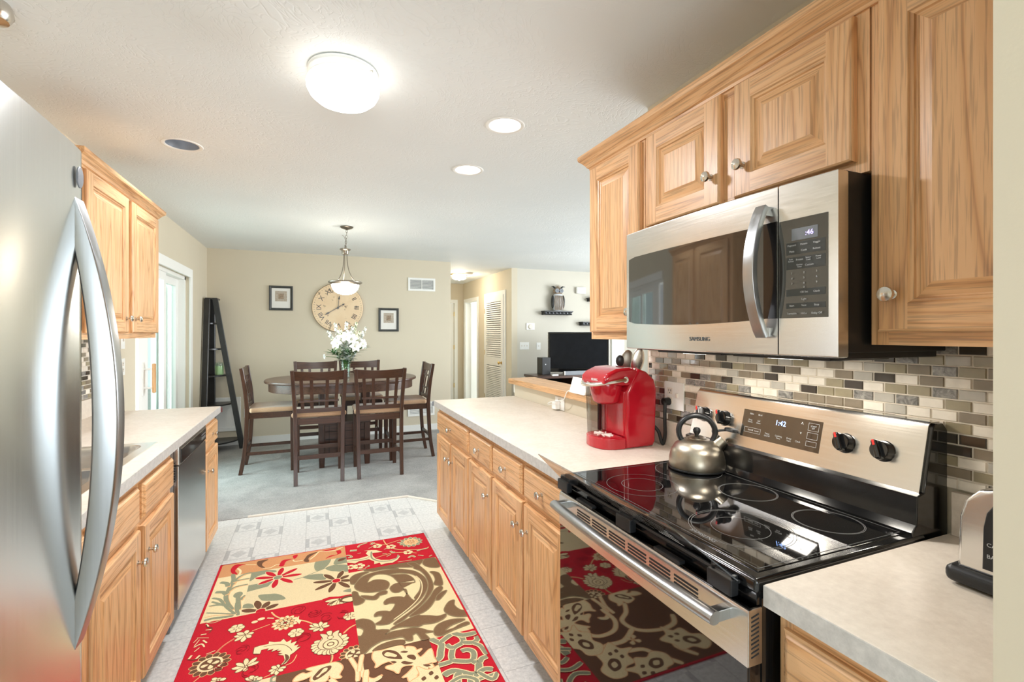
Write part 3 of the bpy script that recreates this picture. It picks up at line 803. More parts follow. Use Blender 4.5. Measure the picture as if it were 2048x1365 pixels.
for b in ((SX0 - .012, SX1 + .012, SYA - .012, 1.765), (SX0 - .012, SX1 + .012, 2.505, SYB + .012), (SX0 - .012, BX0, 1.765, 2.505), (BX1, SX1 + .012, 1.765, 2.505), (BX0, BX1, 2.112, 2.142)):
    mb.quad((b[0], b[2], rimz), (b[1], b[2], rimz), (b[1], b[3], rimz), (b[0], b[3], rimz))
for (xa, ya), (xb, yb) in zip([(SX0 - .012, SYA - .012), (SX1 + .012, SYA - .012), (SX1 + .012, SYB + .012), (SX0 - .012, SYB + .012)], [(SX1 + .012, SYA - .012), (SX1 + .012, SYB + .012), (SX0 - .012, SYB + .012), (SX0 - .012, SYA - .012)]):
    mb.quad((xa, ya, rimz), (xb, yb, rimz), (xb, yb, .914), (xa, ya, .914))
obj('basin', mb, 'stainless', sk, recalc=False)
for y in (1.94, 2.32): obj('drain', MB().lathe([(.04, 0), (.04, .002), (.03, .003), (.012, .0015), (0, .0015)], (-.875, y, rimz - .1695), 20), 'nickel', sk)

# ---- dishwasher
dw = thing('dishwasher', 'stainless dishwasher with black control strip under the left worktop', 'dishwasher', (-.60, 2.955, 0))
DY0, DY1 = 2.652, 3.256
obj('tub', MB().box(-1.19, -.615, DY0, DY1, .012, .868), 'grey_plastic', dw)
obj('door', MB().box(-.615, -.582, DY0 + .002, DY1 - .002, .105, .775, .004), 'stainless_door', dw)
obj('toe_panel', MB().box(-.66, -.65, DY0, DY1, .012, .100), 'black_plastic', dw)
cp = obj('control_strip', MB().box(-.615, -.580, DY0 + .002, DY1 - .002, .778, .864, .006), 'stainless', dw)
cpn = obj('control_panel', MB().box(-.581, -.577, DY0 + .035, DY1 - .02, .783, .848, .0015), 'black_gloss', dw)
obj('button', MB().box(-.5775, -.576, DY1 - .14, DY1 - .04, .80, .815, .0008).box(-.5775, -.576, DY1 - .14, DY1 - .04, .822, .830, .0008), 'grey_print', cpn)
mb = MB()
obj('filler_strip', MB().box(-.62, -.602, 2.588, 2.650, .10, .868), 'dark_wood', dw)
for i in range(8): mb.box(-.6015, -.598, 2.60, 2.645, .70 + i * .012, .706 + i * .012)
obj('side_vent', mb, 'dark_slot', dw)
# ---------------------------------------------------------------- refrigerator
fr = thing('refrigerator', 'stainless refrigerator with a long bowed handle at the left edge of the kitchen', 'refrigerator', (-.82, .89, 0))
FY0, FY1 = .435, 1.294
obj('body', MB().box(-1.18, -.535, FY0 + .004, FY1 - .004, .02, 1.765, .006), 'grey_plastic', fr)
def bowed_door(name, z0, z1, parent):
    """door skin bulging gently towards the room, with rounded edges"""
    mb = MB(); n = 24
    def xf(t): return -.452 + .016 * (1 - (2 * t - 1) ** 2)
    prof = []
    for i in range(n + 1):
        t = i / n; prof.append((FY0 + (FY1 - FY0) * t, xf(t)))
    outline = [(-.53, FY0)] + [(-.475, FY0)] + [(x, y) for y, x in prof[1:-1]] + [(-.4515, FY1 - .018), (-.458, FY1 - .006)] + [(-.472, FY1)] + [(-.53, FY1)]
    mb.prism(outline, z0, z1, 'z', bev=.008)
    return obj(name, mb, 'stainless_door', parent, angle=50)
dr = bowed_door('door', .655, 1.782, fr)
fz = bowed_door('freezer_drawer', .075, .642, fr)
obj('toe_grille', MB().box(-.60, -.55, FY0 + .02, FY1 - .02, .0, .07), 'black_plastic', fr)
# handle: crescent profile in X-Z, thick along Y
HZ0, HZ1, HY = .752, 1.672, 1.256
zc = (HZ0 + HZ1) / 2; hl = (HZ1 - HZ0) / 2
hpts = []; hd_ = []
for i in range(49):
    s = -1 + i / 24; xo = -.448 + .071 * (1 - s * s); q = s / .80
    xi = -.452 + .030 * (1 - q * q) if abs(q) < 1 else -.452
    hpts.append(((xo + xi) / 2, HY, zc + s * hl)); hd_.append(max(.004, xo - xi))
obj('handle', MB().bar(hpts, .042, hd_, side=(0, 1, 0)), 'stainless_handle', dr, angle=60)
obj('badge', MB().lathe([(.022, 0), (.022, .002), (.020, .003), (0, .003)], (0, 0, 0), 28, mat=Matrix.Translation((-.4455, 1.248, 1.715)) @ Matrix.Rotation(R(90), 4, 'Y') @ Matrix.Scale(.62, 4, (0, 1, 0))), 'grey_plastic', dr)

# ---------------------------------------------------------------- range
rg = thing('range', 'black and stainless electric range with glass cooktop', 'stove', (1.10, 1.05, 0))
RY0, RY1 = .668, 1.434
obj('body', MB().box(.80, 1.425, RY0 + .003, RY1 - .003, .02, .895).box(.79, .802, RY0 + .006, RY1 - .006, .868, .905, .002), 'black_gloss', rg)
ct = obj('cooktop', MB().box(.782, 1.33, RY0, RY1, .893, .9215, .008, seg=3), 'black_gloss', rg)
obj('glass_top', MB().box(.812, 1.292, RY0 + .022, RY1 - .022, .9205, .9232, .001), 'black_glass', ct)
GZ = .9236
def ring(x, y, r, w=.0011):
    mb = MB(); n = 64
    vs = [(x + q * math.cos(2 * PI * i / n), y + q * math.sin(2 * PI * i / n), GZ) for q in (r - w / 2, r + w / 2) for i in range(n)]
    mb.add(vs, [(i, (i + 1) % n, n + (i + 1) % n, n + i) for i in range(n)])
    return mb
for x, y, rs in ((.945, 1.225, (.108, .062)), (.955, .862, (.118, .112, .066)), (1.19, 1.048, (.080, .077)), (1.19, .808, (.078, .075)), (1.19, 1.292, (.108,))):
    mb = MB()
    for r in rs:
        k = ring(x, y, r); mb.add(k.v, k.f)
    obj('burner_ring', mb, 'ring_print', ct, smooth=False)
obj('glass_border', MB().box(.820, 1.284, RY0 + .030, RY0 + .0312, .9232, .9236).box(.820, 1.284, RY1 - .0312, RY1 - .030, .9232, .9236).box(.820, .8212, RY0 + .03, RY1 - .03, .9232, .9236).box(1.2828, 1.284, RY0 + .03, RY1 - .03, .9232, .9236), 'grey_print', ct)
text('lettering', 'SAMSUNG', .017, 'ring_print', ct, (.838, .862, GZ), (0, -1, 0), (1, 0, 0), .0001)
# backguard: curved black riser, slanted stainless fascia
bgd = obj('backguard', MB().prism([(1.285, .918), (1.283, .930), (1.300, .945), (1.304, 1.012), (1.330, 1.018), (1.366, 1.168), (1.378, 1.178), (1.405, 1.178), (1.425, 1.160), (1.425, .90), (1.285, .90)], RY0 + .004, RY1 - .004, 'y', bev=.003), 'black_gloss', rg)
def onpan(u, z, lift=0.0):
    """point on the fascia: u along Y, z height"""
    t = (z - 1.016) / (1.172 - 1.016)
    return Vector((1.3245 + .0395 * t - .97 * lift, u, z + .24 * lift))
NRM = Vector((-.97, 0, .243)).normalized(); UPV = Vector((.243, 0, .97)).normalized(); RGT = Vector((0, -1, 0))
def slab_on(mb, y0, y1, z0, z1, th, lift=0.0, mi=0, bev=None):
    a, b, c, d = onpan(y0, z0, lift), onpan(y1, z0, lift), onpan(y1, z1, lift), onpan(y0, z1, lift)
    e, f, g, h = onpan(y0, z0, lift + th), onpan(y1, z0, lift + th), onpan(y1, z1, lift + th), onpan(y0, z1, lift + th)
    return mb.add([a, b, c, d, e, f, g, h], [(0, 3, 2, 1), (4, 5, 6, 7), (0, 1, 5, 4), (1, 2, 6, 5), (2, 3, 7, 6), (3, 0, 4, 7)], mi)
fas = obj('fascia', MB().prism([(1.322, 1.012), (1.362, 1.172), (1.372, 1.181), (1.408, 1.181), (1.408, 1.176), (1.374, 1.176), (1.368, 1.170), (1.328, 1.012)], RY0 + .012, RY1 - .006, 'y', bev=.001), 'stainless', rg)
cpan = obj('control_panel', slab_on(MB(), .930, 1.203, 1.050, 1.138, .002), 'smoked_glass', rg)
text('clock_digits', '1:42', .022, 'display_blue', cpan, onpan(1.062, 1.112, .0024), RGT, UPV, .0002)
for s_, y, z, sz in (('Bake', 1.170, 1.126, .0075), ('Broil', 1.138, 1.126, .0075), ('Keep\nWarm', 1.172, 1.103, .0068), ('Self\nClean', 1.140, 1.103, .0068), ('On/Off   Level', 1.155, 1.074, .007),
                     ('Timer\nOn/Off', 1.102, 1.070, .007), ('Cooking\nTime', 1.062, 1.070, .007), ('Delay\nStart', 1.026, 1.070, .007), ('Clock', .997, 1.070, .007), ('START\nSET', .956, 1.118, .006), ('^', .992, 1.122, .018), ('v', .992, 1.097, .013)):
    text('key_lettering', s_, sz, 'pale_print', cpan, onpan(y, z, .0024), RGT, UPV, .0001)
mb = MB()
def box_outline(y0, y1, z0, z1, w=.0007):
    for a in ((y0, y1, z0, z0 + w), (y0, y1, z1 - w, z1), (y0, y0 + w, z0, z1), (y1 - w, y1, z0, z1)): slab_on(mb, *a, .0003, .0021)
box_outline(.940, .972, 1.108, 1.130); box_outline(.940, .972, 1.084, 1.103); box_outline(.940, .972, 1.064, 1.078); box_outline(1.128, 1.190, 1.066, 1.082)
obj('key_outline', mb, 'pale_print', cpan)
text('lettering', 'SAMSUNG', .0185, 'grey_print', fas, onpan(1.066, 1.037, .0006), RGT, UPV, .0002, font_w=1.05)
for k_, y in enumerate((1.372, 1.277, .862, .766)):
    c = onpan(y, 1.094, .0)
    kb = obj('burner_knob', MB().lathe([(.027, 0), (.027, .003), (.0245, .006), (.0235, .022), (.021, .026), (0, .026)], c, 32, axis=NRM), 'black_gloss', rg)
    q = Vector((0, 0, 1)).rotation_difference(NRM).to_matrix().to_4x4()
    grip = Matrix.Translation(c) @ Matrix((tuple(RGT) + (0,), tuple(UPV) + (0,), tuple(NRM) + (0,), (0, 0, 0, 1))).transposed() @ Matrix.Rotation(R(22), 4, 'Z')
    obj('grip', MB().box(-.0075, .0075, -.0245, .0245, .02, .040, .005, seg=3, mat=grip), 'black_gloss', kb)
    obj('pointer', MB().box(-.003, .003, .010, .0240, .0395, .0406, .0004, mat=grip), 'red_print', kb)
    text('dial_lettering', 'OFF', .0075, 'grey_print', fas, onpan(y, 1.133, .0006), RGT, UPV, .0001)
    for dy, z, s_ in (((.0, 1.054, 'MED'),) if k_ in (0, 2) else ((.012, 1.052, 'LO'), (-.014, 1.050, 'LO'))): text('dial_lettering', s_, .0065, 'grey_print', fas, onpan(y + dy, z, .0006), RGT, UPV, .0001)
    mb = MB()
    for a in range(0, 360, 30):
        if 60 < a < 120 or 240 < a < 300: continue
        yy = y - .034 * math.cos(R(a)); zz = 1.094 + .032 * math.sin(R(a)); slab_on(mb, yy - .0012, yy + .0012, zz - .002, zz + .002, .0003, .0003)
    slab_on(mb, y - .008, y - .001, 1.145, 1.150, .0003, .0003); slab_on(mb, y + .001, y + .008, 1.145, 1.150, .0003, .0003)
    obj('dial_marks', mb, 'grey_print', fas)
obj('indicator_light', MB().lathe([(.0022, 0), (.0022, .001), (0, .001)], onpan(.815, 1.045, .0), 12, axis=NRM), 'red_print', fas)
# oven door
od = obj('oven_door', MB().box(.768, .800, RY0 + .004, RY1 - .004, .205, .866, .004), 'black_gloss', rg)
obj('door_glass', MB().box(.7655, .769, RY0 + .006, RY1 - .006, .21, .757, .001), 'black_glass', od)
obj('door_band', MB().prism([(.764, .756), (.764, .852), (.768, .863), (.776, .866), (.800, .866), (.800, .862), (.778, .862), (.770, .856), (.769, .756)], RY0 + .004, RY1 - .004, 'y').box(.766, .800, RY0 + .003, RY0 + .0055, .757, .865), 'stainless', od)
mb = MB()
for k_ in range(6):
    ya = .800 + k_ * .0875
    for j in range(3): mb.box(.7632, .7645, ya, ya + .074, .822 + j * .0085, .8265 + j * .0085)
obj('vent_slots', mb, 'dark_slot', od); mb = MB()
for j in range(10):
    z = .772 + j * .0085; mb.add([(.772, RY0 + .0026, z), (.772, RY0 + .0026, z + .003), (.792, RY0 + .0026, z + .0075), (.792, RY0 + .0026, z + .0045)], [(0, 1, 2, 3)])
obj('side_vent', mb, 'dark_slot', od)
# bowed bar handle
hp = [(.724 - .016 * math.sin(PI * i / 24) ** .9, .712 + .678 * i / 24, .838 + .004 * math.sin(PI * i / 24)) for i in range(25)]
hd = obj('handle', MB().tube(hp, .0165, 16, ry=.0135), 'stainless_handle', od)
for y in (.724, 1.378): obj('handle_post', MB().box(.722, .7665, y - .011, y + .011, .826, .850, .004), 'stainless_handle', od)
sd = obj('storage_drawer', MB().box(.772, .80, RY0 + .004, RY1 - .004, .06, .195, .004), 'black_gloss', rg)

# ---- clear acrylic guard along the front of the cooktop
sg = thing('stove_guard', 'smoky clear acrylic guard clipped along the front edge of the cooktop', 'stove guard', (.775, 1.05, .88))
A0, A1 = Vector((.776, 1.436, .905)), Vector((.776, .702, .905)); T0, T1 = Vector((.690, 1.438, .994)), Vector((.672, .792, 1.004))
n = (A1 - A0).cross(T0 - A0).normalized() * .0028
mb = MB(); vs = [A0, A1, T1, T0]; mb.add(vs + [v + n for v in vs], [(0, 3, 2, 1), (4, 5, 6, 7), (0, 1, 5, 4), (1, 2, 6, 5), (2, 3, 7, 6), (3, 0, 4, 7)])
obj('shield', mb, 'guard_acrylic', sg, smooth=False)
def onsh(s, t): return A0.lerp(A1, s).lerp(T0.lerp(T1, s), t)
mb = MB()
for k_ in range(4):
    for j in range(5):
        s0 = .34 + k_ * .14; t0 = .30 + j * .085
        a, b = onsh(s0, t0) , onsh(s0 + .115, t0); c, d = onsh(s0 + .115, t0 + .03), onsh(s0, t0 + .03)
        for off in (-.0004, ): mb.add([p + n * (1.15 if off > 0 else -.15) for p in (a, b, c, d)], [(0, 1, 2, 3)])
        mb.add([p + n * 1.15 for p in (a, b, c, d)], [(0, 1, 2, 3)])
obj('vent_slots', mb, 'pale_print', sg)
for y in (1.405, 1.068, .740):
    c_ = obj('mounting_clip', MB().box(.760, .781, y - .032, y + .032, .872, .906, .003), 'black_plastic', sg)
    obj('clip_lip', MB().box(.770, .782, y - .030, y - .022, .903, .912, .002).box(.770, .782, y + .022, y + .030, .903, .912, .002), 'black_plastic', c_)
mb = MB(); mb.bar([A0 + n * .5, A1 + n * .5], .006, .006); obj('lower_rail', mb, 'black_plastic', sg)
mb = MB()
for y in (1.27, .90): obj('rest_pad', MB().box(.762, .780, y - .045, y + .045, .870, .878, .002), 'black_plastic', sg)

# ---------------------------------------------------------------- microwave
mw = thing('microwave', 'stainless over-the-range microwave with dark window', 'microwave', (1.22, 1.05, 1.34))
MY0, MY1, MZ0, MZ1 = .672, 1.413, 1.342, 1.744
obj('housing', MB().box(1.055, 1.425, MY0 + .003, MY1 - .003, MZ0 + .010, MZ1 + .002, .003), 'black_plastic', mw)
mb = MB(); mb.box(1.06, 1.40, MY0 + .01, MY1 - .01, MZ0 - .004, MZ0 + .012, .002).box(1.10, 1.32, .74, 1.02, MZ0 - .012, MZ0 - .003, .003).box(1.10, 1.32, 1.06, 1.34, MZ0 - .012, MZ0 - .003, .003)
obj('vent_base', mb, 'black_plastic', mw)
for y in (.88, 1.20): obj('cooktop_lamp', MB().box(1.13, 1.19, y - .05, y + .05, MZ0 - .0138, MZ0 - .012, .0005), 'bulb_on', mw)
for y in (.88, 1.20):
    cl_ = bpy.data.lights.new('cooktop_lamp_light', 'AREA'); cl_.shape = 'RECTANGLE'; cl_.size = .06; cl_.size_y = .10; cl_.energy = 0.85; cl_.color = (1.0, .93, .82)
    co_ = bpy.data.objects.new('cooktop_lamp_light', cl_); co_.location = (1.16, y, MZ0 - .015); col.objects.link(co_)
# gently convex stainless front: door and control side
def mwx(y):
    t = (y - MY0) / (MY1 - MY0); return 1.024 - .016 * (1 - (2 * t - 1) ** 2)
def curved_front(name, y0, y1, z0, z1, mat, parent, lift=0.0, th=.034, n=14, bev=.004):
    out = [(mwx(y0 + (y1 - y0) * i / n) - lift, y0 + (y1 - y0) * i / n) for i in range(n + 1)]
    back = [(1.056, y1), (1.056, y0)] if th > .01 else [(x + th, y) for x, y in reversed(out)]
    return obj(name, MB().prism(out + back, z0, z1, 'z', bev=bev), mat, parent, angle=45)
md = curved_front('door', .8075, MY1, MZ0, MZ1, 'stainless', mw)
mc = curved_front('control_side', MY0, .8045, MZ0, MZ1, 'stainless', mw)
mb = MB(); nn = 16
# window glass with a gently sagging lower edge and rounded corners
ya, yb = .812, 1.397
def wz(y): return 1.430 - .010 * math.sin(PI * (y - ya) / (yb - ya))
vs = []; fs = []
for i in range(nn + 1):
    y = ya + (yb - ya) * i / nn; x = mwx(y) - .0012
    e = .006 if i in (0, nn) else 0
    vs += [(x, y, wz(y) + e), (x, y, 1.657 - e)]
for i in range(nn): fs.append((2 * i, 2 * i + 2, 2 * i + 3, 2 * i + 1))
k = len(vs); vs += [(x + .002, y, z) for x, y, z in vs]
for i in range(nn): fs += [(2 * i, k + 2 * i, k + 2 * i + 2, 2 * i + 2), (2 * i + 1, 2 * i + 3, k + 2 * i + 3, k + 2 * i + 1)]
fs += [(0, 1, k + 1, k), (2 * nn, k + 2 * nn, k + 2 * nn + 1, 2 * nn + 1)]
mb.add(vs, fs); obj('window', mb, 'smoked_glass', md)
text('lettering', 'SAMSUNG', .0165, 'grey_print', md, (mwx(1.05) - .001, 1.050, 1.3785), (0, -1, 0), (0, 0, 1), .0004, font_w=1.05)
mp = curved_front('keypad', .692, .803, 1.430, 1.657, 'smoked_glass', mw, .0012, .003, bev=.001)
dp = curved_front('display', .713, .772, 1.607, 1.634, 'grey_plastic', mp, .0020, .003, bev=.0005)
text('display_digits', '1:46', .016, 'display_violet', mp, (mwx(.735) - .0024, .735, 1.620), (0, -1, 0), (0, 0, 1), .0002)
for z0, z1 in ((1.575, 1.603), (1.541, 1.569), (1.480, 1.496), (1.452, 1.464)):
    curved_front('key_row', .697, .785, z0, z1, 'frame_wood', mp, .0018, .002, bev=.0004)
for s_, y, z in (('Popcorn', .770, 1.596), ('Potato', .742, 1.596), ('Veggie', .714, 1.596), ('Pizza', .770, 1.582), ('Cook', .742, 1.582), ('Reheat', .714, 1.582), ('Auto\nReheat', .772, 1.562), ('Frozen', .752, 1.562), ('Sensor\nCook', .732, 1.562), ('Power\nLevel', .710, 1.562), ('Kitchen\nTimer', .752, 1.548), ('Custom', .730, 1.548),
                  ('1', .770, 1.532), ('2', .742, 1.532), ('3', .714, 1.532), ('4', .770, 1.520), ('5', .742, 1.520), ('6', .714, 1.520), ('7', .770, 1.508), ('8', .742, 1.508), ('9', .714, 1.508), ('0', .742, 1.499), ('+30 Sec', .742, 1.488), ('Clock', .714, 1.488), ('Light', .742, 1.472), ('Start', .770, 1.458), ('Vent', .742, 1.458), ('Stop', .714, 1.458), ('Turntable', .770, 1.440), ('Hi/Lo', .742, 1.440), ('Delay Off', .714, 1.440)):
    text('key_lettering', s_, .0062 if '\n' not in s_ else .0048, 'pale_print', mp, (mwx(y) - .0042, y, z), (0, -1, 0), (0, 0, 1), .0001)
# bowed upright handle
hp = [(mwx(.838) - .012 - .042 * math.sin(PI * i / 20) ** .8, .838 + .0 * i, MZ0 + .046 + .310 * i / 20) for i in range(21)]
obj('handle', MB().bar(hp, .030, .016, side=(0, 1, 0)), 'stainless_handle', md, angle=50)
for z in (MZ0 + .055, MZ0 + .347): obj('handle_post', MB().box(mwx(.838) - .018, mwx(.838) + .002, .828, .848, z - .012, z + .012, .003), 'stainless_handle', md)
obj('handle_strip', MB().box(mwx(.83) - .0022, mwx(.83) + .002, .8085, .845, 1.43, 1.66, .001), 'black_gloss', md, label='black strip behind the handle')  # plain black strip of the door front

# ---------------------------------------------------------------- kettle
kt = thing('kettle', 'small round stainless kettle with black ring handle on the rear burner', 'kettle', (1.236, 1.300, .9238))
kc = (1.236, 1.300, .9238)
obj('body', MB().lathe([(.080, 0), (.090, .003), (.0935, .012), (.0925, .035), (.086, .062), (.073, .084), (.054, .098), (.036, .1045), (.030, .1055), (0, .1055)], kc, 48), 'kettle_steel', kt, angle=60)
obj('base_ring', MB().lathe([(.091, .001), (.0945, .003), (.0945, .007), (.0925, .008)], kc, 48, caps=False), 'black_plastic', kt)
ld = obj('lid', MB().lathe([(.031, .1045), (.031, .1075), (.022, .112), (.008, .114), (0, .114)], kc, 32), 'kettle_steel', kt)
obj('lid_knob', MB().lathe([(.006, .112), (.007, .118), (.012, .126), (.013, .134), (.009, .141), (0, .143)], kc, 20), 'black_plastic', ld)
ux, uy = .80, -.60        # direction from handle heel to spout in plan
cx, cz = kc[0] + ux * .004, kc[2] + .128
pts = [(kc[0] + ux * (.000 + .060 * math.cos(a)), kc[1] + uy * (.000 + .060 * math.cos(a)), cz + .056 * math.sin(a)) for a in [R(-52 + 284 * i / 30) for i in range(31)]]
obj('handle', MB().tube(pts, .0125, 14, ry=.0095), 'black_plastic', kt, angle=60)
s0 = Vector((kc[0] + ux * .062, kc[1] + uy * .062, kc[2] + .080)); sdir = Vector((ux * .72, uy * .72, .70)).normalized()
sp = obj('spout', MB().lathe([(.026, -.012), (.023, .012), (.021, .030), (.0215, .034), (.018, .034), (.018, .02), (0, .02)], s0, 28, axis=sdir), 'kettle_steel', kt)
c_ = s0 + sdir * .040 + Vector((ux * .018, uy * .018, .026))
obj('whistle_lever', MB().lathe([(.019, 0), (.021, .003), (.019, .009), (.010, .011), (0, .011)], c_, 24, axis=(ux * .15, uy * .15, 1)).tube([c_ + Vector((0, 0, .005)), c_ - Vector((ux * .03, uy * .03, -.002)), c_ - Vector((ux * .06, uy * .06, .004))], .0042, 10), 'black_plastic', kt)

# ---------------------------------------------------------------- single serve coffee maker (faces -X)
cm = thing('coffee_maker', 'red single serve coffee maker on the peninsula worktop by the backsplash', 'coffee maker', (1.24, 1.745, .9145))
cy, cw, z0 = 1.748, .098, .9145
def side_prism(name, poly, y0, y1, mat, parent, bev=.010): return obj(name, MB().prism(poly, y0, y1, 'y', bev=bev), mat, parent, angle=50)
BXF, BXB = 1.196, 1.345
side = [(BXF, z0), (BXB - .012, z0), (BXB, z0 + .02), (BXB + .006, z0 + .16), (BXB + .008, z0 + .245), (BXB - .006, z0 + .285), (BXB - .045, z0 + .318), (BXF + .060, z0 + .334), (BXF + .004, z0 + .242), (BXF, z0 + .236)]
body = side_prism('housing', side, cy - cw, cy + cw, 'red_plastic', cm, .014)
colm = obj('front_column', MB().box(BXF - .006, BXF + .03, cy - cw + .012, cy + cw - .045, z0 + .045, z0 + .24, .01), 'red_plastic', body)
# brew head reaching forward
top = [(BXF + .07, z0 + .322), (BXF + .02, z0 + .338), (BXF - .04, z0 + .334), (BXF - .085, z0 + .316), (BXF - .104, z0 + .298), (BXF - .106, z0 + .272), (BXF - .02, z0 + .262), (BXF + .03, z0 + .26)]
hd = side_prism('brew_head', top, cy - cw + .004, cy + cw - .004, 'red_plastic', cm, .014)
obj('pod_holder', MB().lathe([(.040, 0), (.056, .012), (.068, .05), (.072, .08), (.070, .09)], (BXF - .036, cy, z0 + .180), 32), 'red_plastic', hd)
text('lettering', 'KEURIG', .014, 'white_plastic', hd, (BXF - .1070, cy - .02, z0 + .286), (0, -1, 0), (0, 0, 1), .0005)
hpts = spline([(BXF - .012, cy - cw - .001, z0 + .288), (BXF - .05, cy - cw - .006, z0 + .284), (BXF - .10, cy - cw * .72, z0 + .272), (BXF - .132, cy - cw * .2, z0 + .266), (BXF - .132, cy + cw * .2, z0 + .266), (BXF - .10, cy + cw * .72, z0 + .272), (BXF - .05, cy + cw + .006, z0 + .284), (BXF - .012, cy + cw + .001, z0 + .288)], 6)
obj('handle', MB().tube(hpts, .0125, 12, ry=.008), 'nickel', hd)
for s_ in (-1, 1): obj('handle_pivot', MB().cyl((BXF - .008, cy + s_ * (cw - .006), z0 + .288), (BXF - .008, cy + s_ * (cw + .006), z0 + .288), .013), 'nickel', hd)
mb = MB()
for i in range(3):
    for j in range(2): mb.box(-.006 + j * .028, .006 + j * .028, -.05 + i * .024, -.038 + i * .024, 0, .0012, .0005, mat=Matrix.Translation((BXF + .035, cy - .035, z0 + .3035)) @ Matrix.Rotation(R(-58), 4, 'Y'))
pb = obj('button', mb, 'white_plastic', body)
# drip tray
tray = [(BXF - .004, cy - cw + .004), (BXF - .06, cy - cw + .010), (BXF - .098, cy - cw * .62), (BXF - .112, cy), (BXF - .098, cy + cw * .62), (BXF - .06, cy + cw - .010), (BXF - .004, cy + cw - .004)]
tp = [(x, y) for x, y in spline(tray, 5)]
dt = obj('drip_tray', MB().prism(tp, z0 - .0003, z0 + .046, 'z', bev=.004), 'red_plastic', cm, angle=45)
gp = [(BXF - .052 + (x - BXF + .052) * .86, cy + (y - cy) * .86) for x, y in tp]
gr = obj('tray_grille', MB().prism(gp, z0 + .0455, z0 + .0485, 'z'), 'red_plastic', dt)
mb = MB()
for i in range(9):
    a = i * 2 * PI / 9; mb.tube([(BXF - .05 + .010 * math.cos(a), cy + .014 * math.sin(a), z0 + .0488), (BXF - .05 + .034 * math.cos(a + .5), cy + .055 * math.sin(a + .5), z0 + .0488)], .0035, 6)
obj('grille_holes', mb, 'ivory_plastic', dt)
# water tank on the far side
tk = obj('water_tank', MB().prism([(BXF - .075, z0 + .036), (BXF - .012, z0 + .036), (BXF - .012, z0 + .262), (BXF - .085, z0 + .262)], cy + cw - .040, cy + cw - .006, 'y', bev=.006), 'tank_smoke', cm)
obj('tank_post', MB().box(BXF - .028, BXF - .012, cy + cw - .03, cy + cw - .016, z0 + .05, z0 + .255, .003), 'cord_black', tk)
cpts = spline([(BXB - .002, cy - .07, z0 + .09), (BXB + .022, 1.662, z0 + .06), (BXB + .030, 1.650, z0 + .015), (BXB + .036, 1.645, z0 + .012), (BXB + .040, 1.640, z0 + .05), (BXB + .035, 1.636, z0 + .12), (BXB + .040, 1.640, z0 + .175), (1.395, 1.650, z0 + .188), (1.406, 1.652, z0 + .186)], 6)
obj('power_cord', MB().tube(cpts, .0052, 10, ry=.0075), 'cord_black', cm)
obj('plug', MB().cyl((1.386, 1.652, z0 + .187), (1.4195, 1.652, z0 + .187), .015, .017), 'cord_black', cm)

# ---------------------------------------------------------------- outlets and switches
def plate(label, centre, w, h, axis, sgn, kind):
    """cover plate on a wall; axis = wall normal axis, sgn = side it faces; kind: list of 'outlet' / 'switch'"""
    t = thing('wall_plate', label, 'outlet' if 'outlet' in kind else 'switch', centre)
    x, y, z = centre
    def bx(u0, u1, z0_, z1_, d0, d1, bev=.0):
        if axis == 'x': a, b = sorted((x + sgn * d0, x + sgn * d1)); return (a, b, y + u0, y + u1, z + z0_, z + z1_, bev)
        a, b = sorted((y + sgn * d0, y + sgn * d1)); return (x + u0, x + u1, a, b, z + z0_, z + z1_, bev)
    obj('cover', MB().box(*bx(-w / 2, w / 2, -h / 2, h / 2, 0.0, .006, .0025)), 'white_plastic', t)
    n = len(kind)
    for i, k_ in enumerate(kind):
        c = (i - (n - 1) / 2) * .046
        if k_ == 'outlet':
            for zz in (-.020, .020):
                so = obj('socket', MB().box(*bx(c - .0165, c + .0165, zz - .014, zz + .014, .005, .0075, .004)), 'ivory_plastic', t)
                obj('slot', MB().box(*bx(c - .008, c - .005, zz - .002, zz + .007, .0074, .0078)).box(*bx(c + .005, c + .008, zz - .002, zz + .007, .0074, .0078)).box(*bx(c - .002, c + .002, zz - .010, zz - .006, .0074, .0078)), 'dark_slot', so)
        else:
            obj('toggle', MB().box(*bx(c - .005, c + .005, -.006, .012, .005, .014, .002)), 'ivory_plastic', t)
    return t
plate('double outlet and switch plate on the mosaic behind the coffee maker', (1.4215, 1.622, 1.128), .118, .118, 'x', -1, ['switch', 'outlet'])
plate('single outlet plate on the half wall above the peninsula worktop', (1.4195, 2.645, .958), .118, .078, 'x', -1, ['outlet'])
plate('small switch plate left of the sliding door, upper one', (XL, 4.035, 1.345), .075, .115, 'x', 1, ['switch'])
plate('outlet plate left of the sliding door, lower one', (XL, 4.035, 1.165), .075, .115, 'x', 1, ['outlet'])
plate('outlet plate low on the far dining wall', (-.775, YF, .392), .075, .115, 'y', -1, ['outlet'])
plate('triple switch plate on the living room wall', (3.142, 7.08, 1.190), .165, .118, 'y', -1, ['switch'] * 3)
plate('single switch plate right of the triple switch', (3.396, 7.08, 1.185), .075, .115, 'y', -1, ['switch'])

